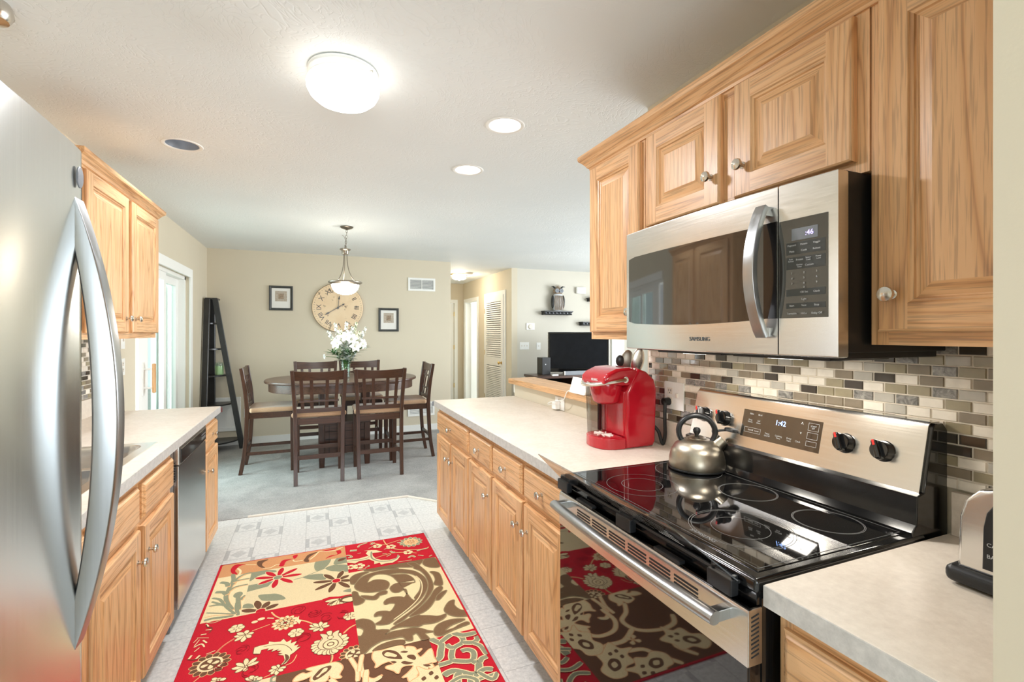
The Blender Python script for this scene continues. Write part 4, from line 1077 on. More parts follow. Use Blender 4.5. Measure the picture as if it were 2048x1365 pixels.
# ---------------------------------------------------------------- small white wedge device on the ledge, its adapter
sw = thing('smart_speaker', 'white wedge shaped desk device on the oak ledge', 'speaker', (1.42, 2.36, 1.052))
mb = MB(); mb.prism([(1.372, 1.0525), (1.468, 1.0525), (1.452, 1.066), (1.408, 1.140), (1.398, 1.142), (1.376, 1.072)], 2.275, 2.455, 'y', bev=.010)
obj('shell', mb, 'white_plastic', sw, angle=50)
obj('power_cord', MB().tube(spline([(1.385, 2.40, 1.060), (1.368, 2.46, 1.056), (1.362, 2.50, 1.00), (1.360, 2.58, .985), (1.362, 2.66, .968), (1.368, 2.715, .950), (1.376, 2.70, .945), (1.386, 2.680, .948)], 6), .0028, 8), 'white_plastic', sw)
ad = thing('power_adapter', 'white cube power adapter plugged into the half wall outlet', 'adapter', (1.39, 2.66, .945))
obj('block', MB().box(1.378, 1.4118, 2.632, 2.684, .922, .968, .005), 'white_plastic', ad)

# ---------------------------------------------------------------- utensils behind the coffee maker
uc = thing('utensil_crock', 'dark utensil crock behind the coffee maker', 'crock', (1.345, 1.915, .9145))
obj('pot', MB().lathe([(.048, 0), (.056, .004), (.058, .14), (.052, .146), (.048, .14), (.046, .012), (0, .012)], (1.345, 1.915, .9145), 28), 'charcoal_lacquer', uc)
def utensil(name, label, lean, mat, head):
    b = Vector((1.345 + lean[0] * .2, 1.915 + lean[1] * .2, .935)); tpt = Vector((1.345 + lean[0], 1.915 + lean[1], 1.235))
    t = thing(name, label, 'utensil', tuple(b))
    obj('shaft', MB().tube([b, tpt], .0055, 10), mat, t)
    d = (tpt - b).normalized(); q = Vector((0, 0, 1)).rotation_difference(d).to_matrix().to_4x4()
    obj('head', MB().ball((0, 0, 0), .05, 20, sc=head, mat=Matrix.Translation(tpt + d * .03) @ q @ Matrix.Rotation(R(-25), 4, 'Z')), mat, t)
utensil('serving_spoon', 'dark oval serving spoon in the utensil crock', (.020, -.030), 'bronze', (.62, .16, 1.05))
utensil('metal_ladle', 'shiny steel turner in the utensil crock', (.052, -.062), 'nickel', (.60, .10, 1.25))
utensil('small_spoon', 'small dark spoon low in the utensil crock', (-.010, -.020), 'charcoal_lacquer', (.40, .14, .55))

# ---------------------------------------------------------------- toaster half hidden by the wall end
to = thing('toaster', 'stainless toaster with black base beside the wall end', 'toaster', (1.27, .45, .9145))
tz = .9145
obj('base', MB().box(1.128, 1.400, .350, .540, tz + .004, tz + .036, .012, seg=3), 'black_plastic', to)
obj('foot', MB().box(1.15, 1.18, .50, .53, tz - .0003, tz + .006).box(1.35, 1.38, .50, .53, tz - .0003, tz + .006).box(1.15, 1.18, .36, .39, tz - .0003, tz + .006).box(1.35, 1.38, .36, .39, tz - .0003, tz + .006), 'black_plastic', to)
prof = [(.366, tz + .034), (.524, tz + .034), (.521, tz + .13), (.512, tz + .165), (.492, tz + .188), (.465, tz + .197), (.425, tz + .197), (.398, tz + .188), (.378, tz + .165), (.369, tz + .13)]
obj('shell', MB().prism(prof, 1.142, 1.390, 'x', bev=.006), 'stainless', to, angle=45)
ins = [(.445 + (y - .445) * .52, tz + .045 + (z - tz - .034) * .80) for y, z in prof]
cpz = obj('control_panel', MB().prism(ins, 1.1395, 1.150, 'x', bev=.003), 'black_plastic', to, angle=45)
for s_, z in (('CANCEL', 1.007), ('BAGEL', .986)): text('lettering', s_, .010, 'pale_print', cpz, (1.1388, .479, z), (0, -1, 0), (0, 0, 1), .0002, align='LEFT')
obj('lever', MB().box(1.118, 1.142, .432, .458, tz + .135, tz + .148, .004), 'black_plastic', to)
obj('bread_slot', MB().box(1.17, 1.36, .415, .432, tz + .1955, tz + .1985).box(1.17, 1.36, .458, .475, tz + .1955, tz + .1985), 'dark_slot', to)
# ---------------------------------------------------------------- dining table
tb = thing('dining_table', 'dark oval pedestal dining table under the pendant lamp', 'table', (.30, 5.545, .004))
def oval(a, b, n=56, p=2.3): return [(.30 + a * abs(math.cos(t)) ** (2 / p) * (1 if math.cos(t) >= 0 else -1), 5.545 + b * abs(math.sin(t)) ** (2 / p) * (1 if math.sin(t) >= 0 else -1)) for t in [2 * PI * i / n for i in range(n)]]
obj('tabletop', MB().prism(oval(.775, .59), .888, .914, 'z', bev=.008), 'table_wood', tb)
obj('apron', MB().prism(oval(.735, .55), .800, .889, 'z', bev=.004), 'table_wood', tb)
BX0_, BX1_, BY0_, BY1_ = .045, .555, 5.305, 5.785
for x in (BX0_ + .03, BX1_ - .03):
    for y in (BY0_ + .03, BY1_ - .03):
        obj('pedestal_post', MB().bar([(x, y, .004), (x, y, .12), (x, y, .802)], [.05, .06, .06], [.05, .06, .06]), 'dark_wood', tb)
mb = MB(); mb.box(BX0_ + .01, BX1_ - .01, BY0_ + .01, BY1_ - .01, .14, .45, .004)
cb = obj('pedestal_cabinet', mb, 'dark_wood_level', tb)
mb = MB()
for z in (.215, .29, .37): mb.box(BX0_ + .065, BX1_ - .065, BY0_ + .006, BY0_ + .0112, z, z + .004)
for x in (.145, .300, .455): mb.box(x - .002, x + .002, BY0_ + .006, BY0_ + .0112, .15, .44)
obj('plank_groove', mb, 'dark_gap', cb)
obj('pedestal_shelf', MB().box(BX0_ - .005, BX1_ + .005, BY0_ - .005, BY1_ + .005, .448, .468, .003), 'dark_wood_level', tb)

# ---------------------------------------------------------------- counter-height chairs (local: seat faces +Y)
def make_chair(label):
    t = thing('dining_chair', label, 'chair', (0, 0, 0), group='counter height chairs around the dining table')
    def L(name, mb, mat, parent=t, **k): return obj(name, mb, mat, parent, local=True, **k)
    for s in (-1, 1):
        path = spline([(s * .200, -.262, .0), (s * .203, -.225, .22), (s * .206, -.207, .50), (s * .209, -.205, .66), (s * .220, -.222, .85), (s * .232, -.252, 1.048)], 5)
        L('rear_leg', MB().bar(path, .034, [.040 - .010 * abs(i / (len(path) - 1) - .5) for i in range(len(path))], side=(1, 0, 0)), 'dark_wood')
    for s in (-1, 1):
        L('front_leg', MB().bar([(s * .200, .205, .0), (s * .200, .205, .3), (s * .200, .205, .598)], [.034, .042, .046], [.034, .042, .046]), 'dark_wood')
    mb = MB(); mb.box(-.190, .190, -.216, -.194, .545, .605, .003).box(-.190, .190, .205, .225, .545, .605, .003)
    for s in (-1, 1): mb.box(s * .20 - .011, s * .20 + .011, -.19, .19, .545, .605, .003)
    L('seat_apron', mb, 'dark_wood_level')
    pts = [(-.205, -.188), (.205, -.188), (.226, -.10), (.232, .10), (.222, .225), (.12, .243), (-.12, .243), (-.222, .225), (-.232, .10), (-.226, -.10)]
    L('seat_cushion', MB().prism([p for p in spline(pts, 4, True)], .604, .652, 'z', bev=.018), 'fabric_seat', angle=60)
    def yb(z): return -.205 - .047 * max(0, (z - .66) / .39) ** 1.25
    # top rail: dished between the posts
    vs = []; n = 12
    mb = MB()
    for i in range(n + 1):
        x = -.222 + .444 * i / n; d = -.022 * math.cos(PI * (i / n - .5)) 
        zt = 1.045 - .012 * math.cos(PI * (i / n - .5)); zb = .955
        vs += [(x, yb(zb) + d + .010, zb), (x, yb(zt) + d + .010, zt), (x, yb(zt) + d - .010, zt), (x, yb(zb) + d - .010, zb)]
    fs = []
    for i in range(n):
        for j in range(4): fs.append((4 * i + j, 4 * i + (j + 1) % 4, 4 * i + 4 + (j + 1) % 4, 4 * i + 4 + j))
    fs += [(0, 1, 2, 3), (4 * n + 3, 4 * n + 2, 4 * n + 1, 4 * n)]
    mb.add(vs, fs); L('top_rail', mb, 'dark_wood_level')
    L('lower_rail', MB().box(-.198, .198, yb(.68) - .010, yb(.68) + .010, .652, .692, .003), 'dark_wood_level')
    for x in (-.150, -.066, .066, .150):
        L('slat', MB().bar([(x * .96, yb(.69), .688), (x, yb(.82) - .006, .82), (x * 1.04, yb(.96) - .014, .962)], .030, .011), 'dark_wood')
    for z in (.762, .905):
        mb = MB(); mb.bar([(-.170 - .02 * (z - .7), yb(z) - .005, z), (.170 + .02 * (z - .7), yb(z) - .005, z)], .009, .020, side=(0, 1, 0)); L('cross_slat', mb, 'dark_wood_level')
    for s in (-1, 1):
        L('side_stretcher', MB().bar([(s * .203, -.215, .200), (s * .203, .20, .200)], .018, .030, side=(1, 0, 0)), 'dark_wood_level')
    L('rear_stretcher', MB().box(-.19, .19, -.232, -.214, .225, .265, .003), 'dark_wood_level')
    L('front_stretcher', MB().box(-.19, .19, .196, .214, .225, .265, .003), 'dark_wood_level')
    return t
ch = make_chair('dark wood counter chair seen from behind, front row left')
ch.location = (.047, 5.035, .004); ch.rotation_euler = (0, 0, 0)
dup(ch, (.598, 5.035, .004), 0, 'dark wood counter chair seen from behind, front row right')
dup(ch, (-.405, 5.555, .004), R(-90), 'dark wood counter chair at the left end of the table, facing right')
dup(ch, (.985, 5.55, .004), R(90), 'reddish dark wood counter chair at the right end of the table, facing left')
dup(ch, (.020, 6.105, .004), R(180), 'counter chair on the far side of the table, left of the flower vase')
dup(ch, (.535, 6.105, .004), R(180), 'counter chair on the far side of the table, behind and right of the flower vase')

# ---------------------------------------------------------------- vase and flowers
VX, VY, VZ = .315, 5.45, .9145
va = thing('glass_vase', 'clear ribbed glass vase on the dining table', 'vase', (VX, VY, VZ))
obj('vessel', MB().lathe([(.040, 0), (.046, .004), (.047, .09), (.050, .15), (.057, .185), (.059, .20), (.056, .20), (.047, .15), (.044, .09), (.043, .010), (0, .010)], (VX, VY, VZ), 28), 'clear_glass', va)
mb = MB()
for k in range(5): mb.lathe([(.0475, .045 + k * .030), (.0502, .050 + k * .030), (.0475, .055 + k * .030)], (VX, VY, VZ), 28)
obj('rib', mb, 'clear_glass', va)
rnd = random.Random(11)
def leaf(mb, p, d, L, w, mi=0):
    d = Vector(d).normalized(); s = d.cross(Vector((0, 0, 1)));
    if s.length < .05: s = Vector((1, 0, 0))
    s.normalize(); u = s.cross(d)
    vs = []; fs = []
    for i, (t, k) in enumerate(((0, .05), (.3, .85), (.55, 1), (.8, .6), (1, 0.02))):
        c = Vector(p) + d * L * t - Vector((0, 0, 1)) * L * .22 * t * t
        vs += [c + s * w * k * .5 + u * w * .12 * k, c, c - s * w * k * .5 + u * w * .12 * k]
    for i in range(4):
        a = 3 * i; fs += [(a, a + 3, a + 4, a + 1), (a + 1, a + 4, a + 5, a + 2)]
    mb.add(vs, fs, mi)
def floret(mb, c, d, r, n=5, mi=0):
    d = Vector(d).normalized(); a = Vector((0, 0, 1)) if abs(d.z) < .9 else Vector((1, 0, 0)); u = d.cross(a).normalized(); w = d.cross(u)
    for i in range(n):
        an = 2 * PI * i / n + rnd.random(); e = u * math.cos(an) + w * math.sin(an); s = d.cross(e)
        p0, p1, p2 = Vector(c), Vector(c) + e * r * .65 + d * r * .35, Vector(c) + e * r * 1.05 + d * r * .15
        mb.add([p0, p1 + s * r * .42, p2, p1 - s * r * .42], [(0, 1, 2, 3)], mi)
def stem_path(tip):
    b = Vector((VX - (tip[0] - VX) * .10, VY - (tip[1] - VY) * .10, VZ + .02)); m_ = Vector((VX + (tip[0] - VX) * .20, VY + (tip[1] - VY) * .20, VZ + .20))
    return spline([tuple(b), tuple(m_), tuple(tip)], 8)
spikes = [(-.175, .03, .50, 'far left of the bouquet'), (-.11, -.05, .585, 'leaning left, in front of the clock'), (-.05, .04, .52, 'left of the bouquet centre'), (.005, -.06, .60, 'tallest at the bouquet centre'), (.075, .03, .55, 'right of the bouquet centre'), (.145, -.03, .50, 'leaning right, low'), (.215, .02, .545, 'reaching far right'), (.12, .06, .60, 'tall and slim at the right'), (-.09, .07, .44, 'low at the left back'), (.04, -.09, .47, 'low at the front centre'), (-.135, -.07, .42, 'low at the left front')]
for dx, dy, h, where in spikes:
    tip = (VX + dx, VY + dy, VZ + h); pth = stem_path(tip)
    t = thing('flower_stem', 'white flower spike ' + where, 'flower', (VX, VY, VZ + .02), group='white flower spikes in the vase')
    obj('stem', MB().tube(pth, [.0032 - .0018 * i / (len(pth) - 1) for i in range(len(pth))], 6), 'stem_green', t)
    mb = MB(); mg = MB()
    n0 = int(len(pth) * .50)
    for i in range(26):
        f = n0 + (len(pth) - 1 - n0) * i / 26; a, b = pth[int(f)], pth[min(int(f) + 1, len(pth) - 1)]; q = f - int(f)
        c = Vector(a).lerp(Vector(b), q); an = i * 2.4; k = 1 - .65 * i / 26
        e = Vector((math.cos(an), math.sin(an), .35))
        floret(mb, c + e * .020 * k, e, .028 * k + .006, 5, 0)
        if i > 19: floret(mg, c + Vector((0, 0, .006)), (math.cos(an), math.sin(an), 1), .010, 4)
    obj('blossom', mb, 'petal_white' if rnd.random() < .6 else 'petal_cream', t, smooth=False, recalc=False)
    for i in range(5): leaf(mg, pth[int(len(pth) * (.38 + .04 * i))], (math.cos(i * 2.1 + dx * 9), math.sin(i * 2.1 + dx * 9), .5), .10, .016)
    obj('leaf', mg, 'leaf_green', t, smooth=False, recalc=False)
lilies = [(.085, -.10, .335, (.2, -.9, .25), 'large white lily drooping at the right front'), (.055, -.09, .41, (.0, -.9, .45), 'white lily above the drooping one'), (-.085, -.09, .37, (-.5, -.8, .3), 'white lily at the left front of the bouquet'), (-.20, -.02, .235, (-.9, -.3, -.1), 'white bud hanging out at the far left'), (.155, -.05, .36, (.7, -.6, .2), 'white lily at the right side of the bouquet'), (.0, -.10, .43, (-.1, -.9, .5), 'white lily in the middle of the bouquet')]
for dx, dy, h, d, lab in lilies:
    tip = (VX + dx, VY + dy, VZ + h); pth = stem_path(tip)
    t = thing('lily', lab, 'flower', (VX, VY, VZ + .02), group='white lilies in the vase')
    obj('stem', MB().tube(pth, .0028, 6), 'stem_green', t)
    mb = MB(); D = Vector(d).normalized(); a = Vector((0, 0, 1)); u = D.cross(a).normalized(); w = D.cross(u); r = .030 if 'bud' in lab else .062
    for i in range(6):
        an = 2 * PI * i / 6; e = u * math.cos(an) + w * math.sin(an); s = D.cross(e); P0 = Vector(tip)
        vs = []; fs = []
        for tt, k, up in ((0, .12, 0), (.35, .75, .42), (.65, .9, .60), (.9, .55, .55), (1.08, .03, .38)):
            c = P0 + e * r * tt + D * r * up; vs += [c + s * r * .36 * k, c + D * r * -.04, c - s * r * .36 * k]
        for j in range(4): q = 3 * j; fs += [(q, q + 3, q + 4, q + 1), (q + 1, q + 4, q + 5, q + 2)]
        mb.add(vs, fs)
    obj('petal', mb, 'petal_white', t, recalc=False)
    mb = MB()
    for i in range(5):
        an = 2 * PI * i / 5; e = u * math.cos(an) + w * math.sin(an); mb.tube([Vector(tip), Vector(tip) + D * r * .7 + e * r * .18], .0012, 4)
    obj('stamen', mb, 'petal_cream', t)
for k, (dx, dy, h, n, lab) in enumerate(((-.13, -.06, .27, 46, 'feathery green foliage at the lower left of the bouquet'), (.02, -.09, .29, 44, 'feathery green foliage at the front of the bouquet'), (.16, -.02, .32, 40, 'dark green foliage at the right of the bouquet'), (-.02, .06, .36, 22, 'green foliage at the back of the bouquet'))):
    tip = (VX + dx, VY + dy, VZ + h); pth = stem_path(tip)
    t = thing('foliage_sprig', lab, 'foliage', (VX, VY, VZ + .02), group='green sprigs in the vase')
    obj('stem', MB().tube(pth, .0022, 6), 'stem_green', t)
    mb = MB()
    for i in range(n):
        p = pth[min(len(pth) - 1, int(len(pth) * (.45 + .55 * i / n)))]; an = i * 2.4
        leaf(mb, p, (math.cos(an) + dx * 3, math.sin(an) + dy * 3 - .2, .25 + rnd.random() * .5), .085 + .055 * rnd.random(), .019)
    obj('leaf', mb, 'leaf_green', t, smooth=False, recalc=False)

# ---------------------------------------------------------------- wall clock
CX, CZ, CR_ = .297, 1.740, .322
ck = thing('wall_clock', 'large round weathered wall clock with roman numerals', 'clock', (CX, YF, CZ))
obj('face', MB().lathe([(CR_ - .004, 0), (CR_, .004), (CR_, .024), (CR_ - .005, .028), (0, .028)], (CX, YF - .001, CZ), 72, axis=(0, -1, 0)), 'clock_face', ck)
mb = MB(); n = 72
mb.tube([(CX + CR_ * math.cos(2 * PI * i / n), YF - .018, CZ + CR_ * math.sin(2 * PI * i / n)) for i in range(n)], .0055, 8, closed=True); obj('rim', mb, 'rust_metal', ck)
fy = YF - .0296
for i, s_ in enumerate(('XII', 'I', 'II', 'III', 'IIII', 'V', 'VI', 'VII', 'VIII', 'IX', 'X', 'XI')):
    a = R(90 - 30 * i); d = Vector((math.cos(a), 0, math.sin(a))); r_ = Vector((math.sin(a), 0, -math.cos(a)))
    text('numeral', s_, .085, 'charcoal_lacquer', ck, Vector((CX, fy, CZ)) + d * .235, r_, d, .0006, font_w=.9)
mb = MB()
for i in range(60):
    a = R(6 * i); d = Vector((math.cos(a), 0, math.sin(a))); p = Vector((CX, fy, CZ)) + d * .292; s = Vector((-d.z, 0, d.x)) * .0022; q = Vector((CX, fy, CZ)) + d * .302
    mb.add([p - s, p + s, q + s, q - s], [(0, 1, 2, 3)])
obj('minute_track', mb, 'charcoal_lacquer', ck)
def hand(name, ang, L, tail, w):
    d = Vector((math.cos(ang), 0, math.sin(ang))); s = Vector((-d.z, 0, d.x)); o0 = Vector((CX, fy - .008, CZ)); th = Vector((0, -.002, 0))
    out = [(-tail, .0), (-tail + .02, w), (-tail + .045, .3 * w), (0, .45 * w), (L * .62, .30 * w), (L * .72, 1.1 * w), (L * .80, .8 * w), (L, 0)]
    pts = [o0 + d * a + s * b for a, b in out] + [o0 + d * a - s * b for a, b in reversed(out[1:-1])]
    mb = MB(); k = len(pts); tr = tessellate_polygon([pts])
    mb.add(pts + [p + th for p in pts], [tuple(t) for t in tr] + [tuple(x + k for x in t) for t in tr] + [(i, (i + 1) % k, k + (i + 1) % k, k + i) for i in range(k)])
    return obj(name, mb, 'charcoal_lacquer', ck)
hand('hour_hand', R(84), .165, .03, .010); hand('minute_hand', R(212), .20, .10, .011)
obj('hub', MB().cyl((CX, fy + .002, CZ), (CX, fy - .014, CZ), .012), 'charcoal_lacquer', ck)

# ---------------------------------------------------------------- picture frames
def picture(label, x0, x1, z0, z1):
    t = thing('picture_frame', label, 'picture', ((x0 + x1) / 2, YF, (z0 + z1) / 2), group=None)
    f = .030; y = YF - .001; mb = MB()
    prof = [(0, 0), (0, .016), (.006, .022), (.016, .020), (.022, .014), (.030, .012), (.030, 0)]
    rings = [[(x0 + i, y - h, z0 + i), (x1 - i, y - h, z0 + i), (x1 - i, y - h, z1 - i), (x0 + i, y - h, z1 - i)] for i, h in prof]
    for A, B in zip(rings, rings[1:]):
        for i in range(4): mb.add([A[i], A[(i + 1) % 4], B[(i + 1) % 4], B[i]], [(0, 1, 2, 3)])
    obj('frame', mb, 'frame_wood', t, angle=25)
    obj('mat', MB().box(x0 + f - .002, x1 - f + .002, y - .008, y - .002, z0 + f - .002, z1 - f + .002), 'mat_board', t)
    cx, cz = (x0 + x1) / 2, (z0 + z1) / 2; w = (x1 - x0) * .25; h = (z1 - z0) * .22
    pr_ = obj('print', MB().box(cx - w, cx + w, y - .0088, y - .0075, cz - h * .6, cz + h * 1.3), 'sketch_print', t)
    obj('print_motif', MB().box(cx - w * .45, cx + w * .45, y - .0092, y - .0085, cz - h * .15, cz + h * .85), 'rust_metal', pr_)
picture('small dark framed print left of the wall clock', -.530, -.253, 1.690, 2.005)
picture('small dark framed print right of the wall clock', .825, 1.100, 1.420, 1.745)

# ---------------------------------------------------------------- vents
def vent(label, x0, x1, z0, z1, cols):
    t = thing('air_vent', label, 'vent', ((x0 + x1) / 2, YF, (z0 + z1) / 2)); y = YF - .001; f = .028; mb = MB()
    mb.box(x0, x1, y - .010, y, z0, z0 + f, .002).box(x0, x1, y - .010, y, z1 - f, z1, .002).box(x0, x0 + f, y - .010, y, z0 + f, z1 - f, .002).box(x1 - f, x1, y - .010, y, z0 + f, z1 - f, .002)
    for c in range(1, cols): xm = x0 + (x1 - x0) * c / cols; mb.box(xm - .004, xm + .004, y - .009, y, z0 + f, z1 - f)
    obj('frame', mb, 'white_trim', t)
    obj('duct_shade', MB().box(x0 + f, x1 - f, y - .0015, y, z0 + f, z1 - f), 'vent_shadow', t)  # thin sheet painted grey as the shaded hollow behind the slats
    mb = MB(); n = int((z1 - z0 - 2 * f) / .0115)
    for i in range(n):
        z = z0 + f + (z1 - z0 - 2 * f) * (i + .5) / n; mb.add([(x0 + f, y - .008, z - .004), (x1 - f, y - .008, z - .004), (x1 - f, y - .002, z + .003), (x0 + f, y - .002, z + .003)], [(0, 1, 2, 3)])
    obj('slats', mb, 'white_trim', t, smooth=False)
vent('white air vent high on the far wall', 1.232, 1.622, 2.000, 2.186, 2)
vent('white air vent low on the far wall behind the right chair', 1.228, 1.612, .212, .412, 1)
wp = thing('wall_panel', 'white framed access panel low on the far wall behind the ladder shelf', 'panel', (-.98, YF, .39))
mb = MB(); x0, x1, z0, z1, y = -1.17, -.845, .180, .600, YF - .001
mb.box(x0, x1, y - .016, y, z0, z0 + .05, .004).box(x0, x1, y - .016, y, z1 - .05, z1, .004).box(x0, x0 + .05, y - .016, y, z0 + .05, z1 - .05, .004).box(x1 - .05, x1, y - .016, y, z0 + .05, z1 - .05, .004)
obj('frame', mb, 'white_trim', wp); obj('board', MB().box(x0 + .04, x1 - .04, y - .009, y, z0 + .04, z1 - .04), 'white_trim', wp)

# ---------------------------------------------------------------- ladder shelf and candle
ls = thing('ladder_shelf', 'tall black corner ladder shelf in the far left corner', 'shelf', (-1.05, 6.65, .004))
def lean(p0, p1, w, d, side): return MB().bar([p0, p1], w, d, side=side)
lg_ = 'charcoal_lacquer'
obj('side_rail', lean((-.800, 6.600, .004), (-1.085, 6.600, 1.80), .030, .060, (0, 1, 0)), lg_, ls)
obj('side_rail', lean((-1.165, 6.36, .004), (-1.165, 6.60, 1.80), .060, .045, (1, 0, 0)), lg_, ls)
obj('rear_post', MB().bar([(-1.150, 6.765, .004), (-1.150, 6.765, 1.80)], .085, .05, side=(1, 0, 0)), lg_, ls)
obj('top_cap', MB().box(-1.185, -1.062, 6.585, 6.79, 1.795, 1.815, .005), lg_, ls)
for z in (.115, .555, .897, 1.215, 1.520):
    r = .07 + .345 * (1 - z / 1.9); cx, cy_ = -1.185, 6.785
    rx = (-.800 - .158 * z) - cx + .0; ry = cy_ - (6.36 + .133 * z) 
    pts = [(cx, cy_)] + [(cx + rx * math.cos(a), cy_ - ry * math.sin(a)) for a in [PI / 2 * i / 12 for i in range(13)]]
    obj('shelf_board', MB().prism(pts, z - .018, z, 'z', bev=.002), lg_, ls)
cn = thing('candle_jar', 'pale green candle in a glass jar on the ladder shelf', 'candle', (-1.05, 6.60, .898)); cc_ = (-1.045, 6.62, .8975)
obj('wax', MB().lathe([(.041, .004), (.043, .010), (.043, .105), (.038, .108), (0, .106)], cc_, 28), 'candle_wax', cn)
obj('jar', MB().lathe([(.043, 0), (.0475, .004), (.048, .12), (.044, .128), (.044, .135), (.046, .136), (.0435, .136), (.0415, .128), (.0455, .118), (.0452, .004), (.0, .002)], cc_, 28), 'clear_glass', cn)
obj('lid', MB().lathe([(.045, .1365), (.046, .140), (.046, .148), (.043, .150), (.012, .150), (.012, .158), (0, .159)], cc_, 28), 'clear_glass', cn)

# ---------------------------------------------------------------- lamps
fl = thing('ceiling_light', 'white flush mushroom ceiling light over the kitchen', 'ceiling light', (.109, 2.02, CEIL))
fc = (.109, 2.02, CEIL)
obj('base_pan', MB().lathe([(.120, 0), (.132, -.004), (.134, -.010), (.130, -.014), (.133, -.020), (.130, -.026), (.126, -.034), (.128, -.040), (.110, -.042)], fc, 48), 'white_trim', fl)
obj('glass_dome', MB().lathe([(.122, -.036), (.133, -.046), (.139, -.062), (.137, -.080), (.126, -.102), (.103, -.122), (.070, -.136), (.035, -.142), (0, -.144)], fc, 48), 'lamp_glass_kitchen', fl, angle=70)
ld_ = bpy.data.lights.new('kitchen_lamp', 'AREA'); ld_.shape = 'DISK'; ld_.size = .24; ld_.energy = 19; ld_.color = (.97, .97, 1.0)
lo_ = bpy.data.objects.new('kitchen_lamp', ld_); lo_.location = (.109, 2.02, CEIL - .150); col.objects.link(lo_)
obj('thumb_screw', MB().cyl((.109 + .10, 2.02 - .10, CEIL - .030), (.109 + .094, 2.02 - .094, CEIL - .030), .005), 'nickel', fl)
# recessed cans sit in real holes' worth of depth: a short cone above the ceiling line would be hidden, so the ceiling is cut for them
def cut_hole(x, y, r):
    cutter = bpy.data.objects.new('cutter', bpy.data.meshes.new('cutter')); col.objects.link(cutter)
    mb = MB().cyl((x, y, CEIL - .05), (x, y, CEIL + .2), r, n=48); cutter.data.from_pydata([tuple(v) for v in mb.v], [], mb.f)
    b = bmesh.new(); b.from_mesh(cutter.data); bmesh.ops.recalc_face_normals(b, faces=list(b.faces)); b.to_mesh(cutter.data); b.free()
    ce = bpy.data.objects['ceiling']; md_ = ce.modifiers.new('hole', 'BOOLEAN'); md_.object = cutter; md_.operation = 'DIFFERENCE'; md_.solver = 'EXACT'
    bpy.context.view_layer.update()
    me = bpy.data.meshes.new_from_object(ce.evaluated_get(bpy.context.evaluated_depsgraph_get()))
    ce.modifiers.clear(); old = ce.data; ce.data = me; bpy.data.meshes.remove(old); bpy.data.objects.remove(cutter)
def can(label, x, y, r, bulb, refl, deep, watts, tint):
    cut_hole(x, y, r)
    t = thing('recessed_light', label, 'recessed light', (x, y, CEIL))
    obj('trim_ring', MB().lathe([(r - .006, .002), (r - .004, -.002), (r + .004, -.005), (r + .012, -.004), (r + .015, 0)], (x, y, CEIL), 40, caps=False), 'white_trim', t)
    obj('reflector', MB().lathe([(r - .006, 0), (r - .014, .03), (r - .026, deep), (0, deep + .004)], (x, y, CEIL), 40, caps=False), refl, t, recalc=False)
    sp_ = bpy.data.lights.new('can_lamp', 'SPOT'); sp_.energy = watts; sp_.color = tint; sp_.spot_size = R(118); sp_.spot_blend = .35; sp_.shadow_soft_size = .045
    so_ = bpy.data.objects.new('can_lamp', sp_); so_.location = (x, y, CEIL - .002); col.objects.link(so_)
    obj('lamp', MB().lathe([(0, deep - .032), (r * .38, deep - .028), (r * .58, deep - .012), (r * .60, deep)], (x, y, CEIL), 32), bulb, t)
can('lit recessed ceiling light nearer the right wall cabinets', .888, 2.240, .085, 'bulb_on', 'white_trim', .060, 3, (.94, .96, 1.0))
can('lit recessed ceiling light over the peninsula, further away', .910, 2.940, .085, 'bulb_on', 'white_trim', .050, 2.5, (.94, .96, 1.0))
can('recessed ceiling light above the sink, grey reflector', -.674, 3.152, .085, 'bulb_dim', 'grey_plastic', .080, 17, (.84, .93, 1.0))
# pendant over the dining table
PX, PY = .297, 4.96
pd = thing('pendant_lamp', 'bronze pendant bowl lamp hanging over the dining table', 'pendant lamp', (PX, PY, CEIL))
obj('canopy', MB().lathe([(.060, 0), (.062, -.006), (.052, -.016), (.020, -.026), (.008, -.032), (0, -.032)], (PX, PY, CEIL), 32), 'bronze', pd)
mb = MB()
for i in range(7):
    z = CEIL - .045 - i * .027; ang = i % 2 * PI / 2
    mb.tube([(PX - .012 + .0 + (.008 * math.cos(a)) * math.cos(ang) - .0018 * i + .012, PY + (.008 * math.cos(a)) * math.sin(ang), z + .016 * math.sin(a)) for a in [2 * PI * j / 12 for j in range(12)]], .0026, 6, closed=True)
obj('chain', mb, 'bronze', pd)
qx = PX - .014
obj('loop_cord', MB().tube(spline([(qx - .03, PY, 2.355), (qx - .012, PY + .006, 2.345), (qx + .004, PY, 2.30), (qx + .012, PY, 2.24)], 6), .002, 6), 'bronze', pd)
obj('hub', MB().lathe([(.034, 0), (.050, -.004), (.052, -.012), (.034, -.022), (.031, -.050), (.028, -.056), (0, -.056)], (qx, PY, 2.225), 28), 'bronze', pd)
obj('stem', MB().lathe([(.006, 2.26 - 2.225), (.006, 0)], (qx, PY, 2.225), 12), 'bronze', pd)
for k in range(3):
    a = R(100 + 120 * k); pts = [(qx + r * math.cos(a), PY + r * math.sin(a), z) for r, z in spline([(.018, 2.175), (.020, 2.10), (.030, 2.03), (.055, 1.96), (.085, 1.915)], 6)]
    obj('arm', MB().tube(pts, .0042, 8), 'bronze', pd)
obj('rim', MB().lathe([(.128, 1.868), (.140, 1.876), (.158, 1.888), (.160, 1.896), (.150, 1.902), (.140, 1.898), (.126, 1.880), (.128, 1.868)], (qx, PY, 0), 48, caps=False), 'bronze', pd)
obj('glass_bowl', MB().lathe([(.132, 1.880), (.129, 1.860), (.118, 1.828), (.096, 1.800), (.065, 1.782), (.030, 1.774), (0, 1.772)], (qx, PY, 0), 48), 'lamp_glass_pendant', pd, angle=70)
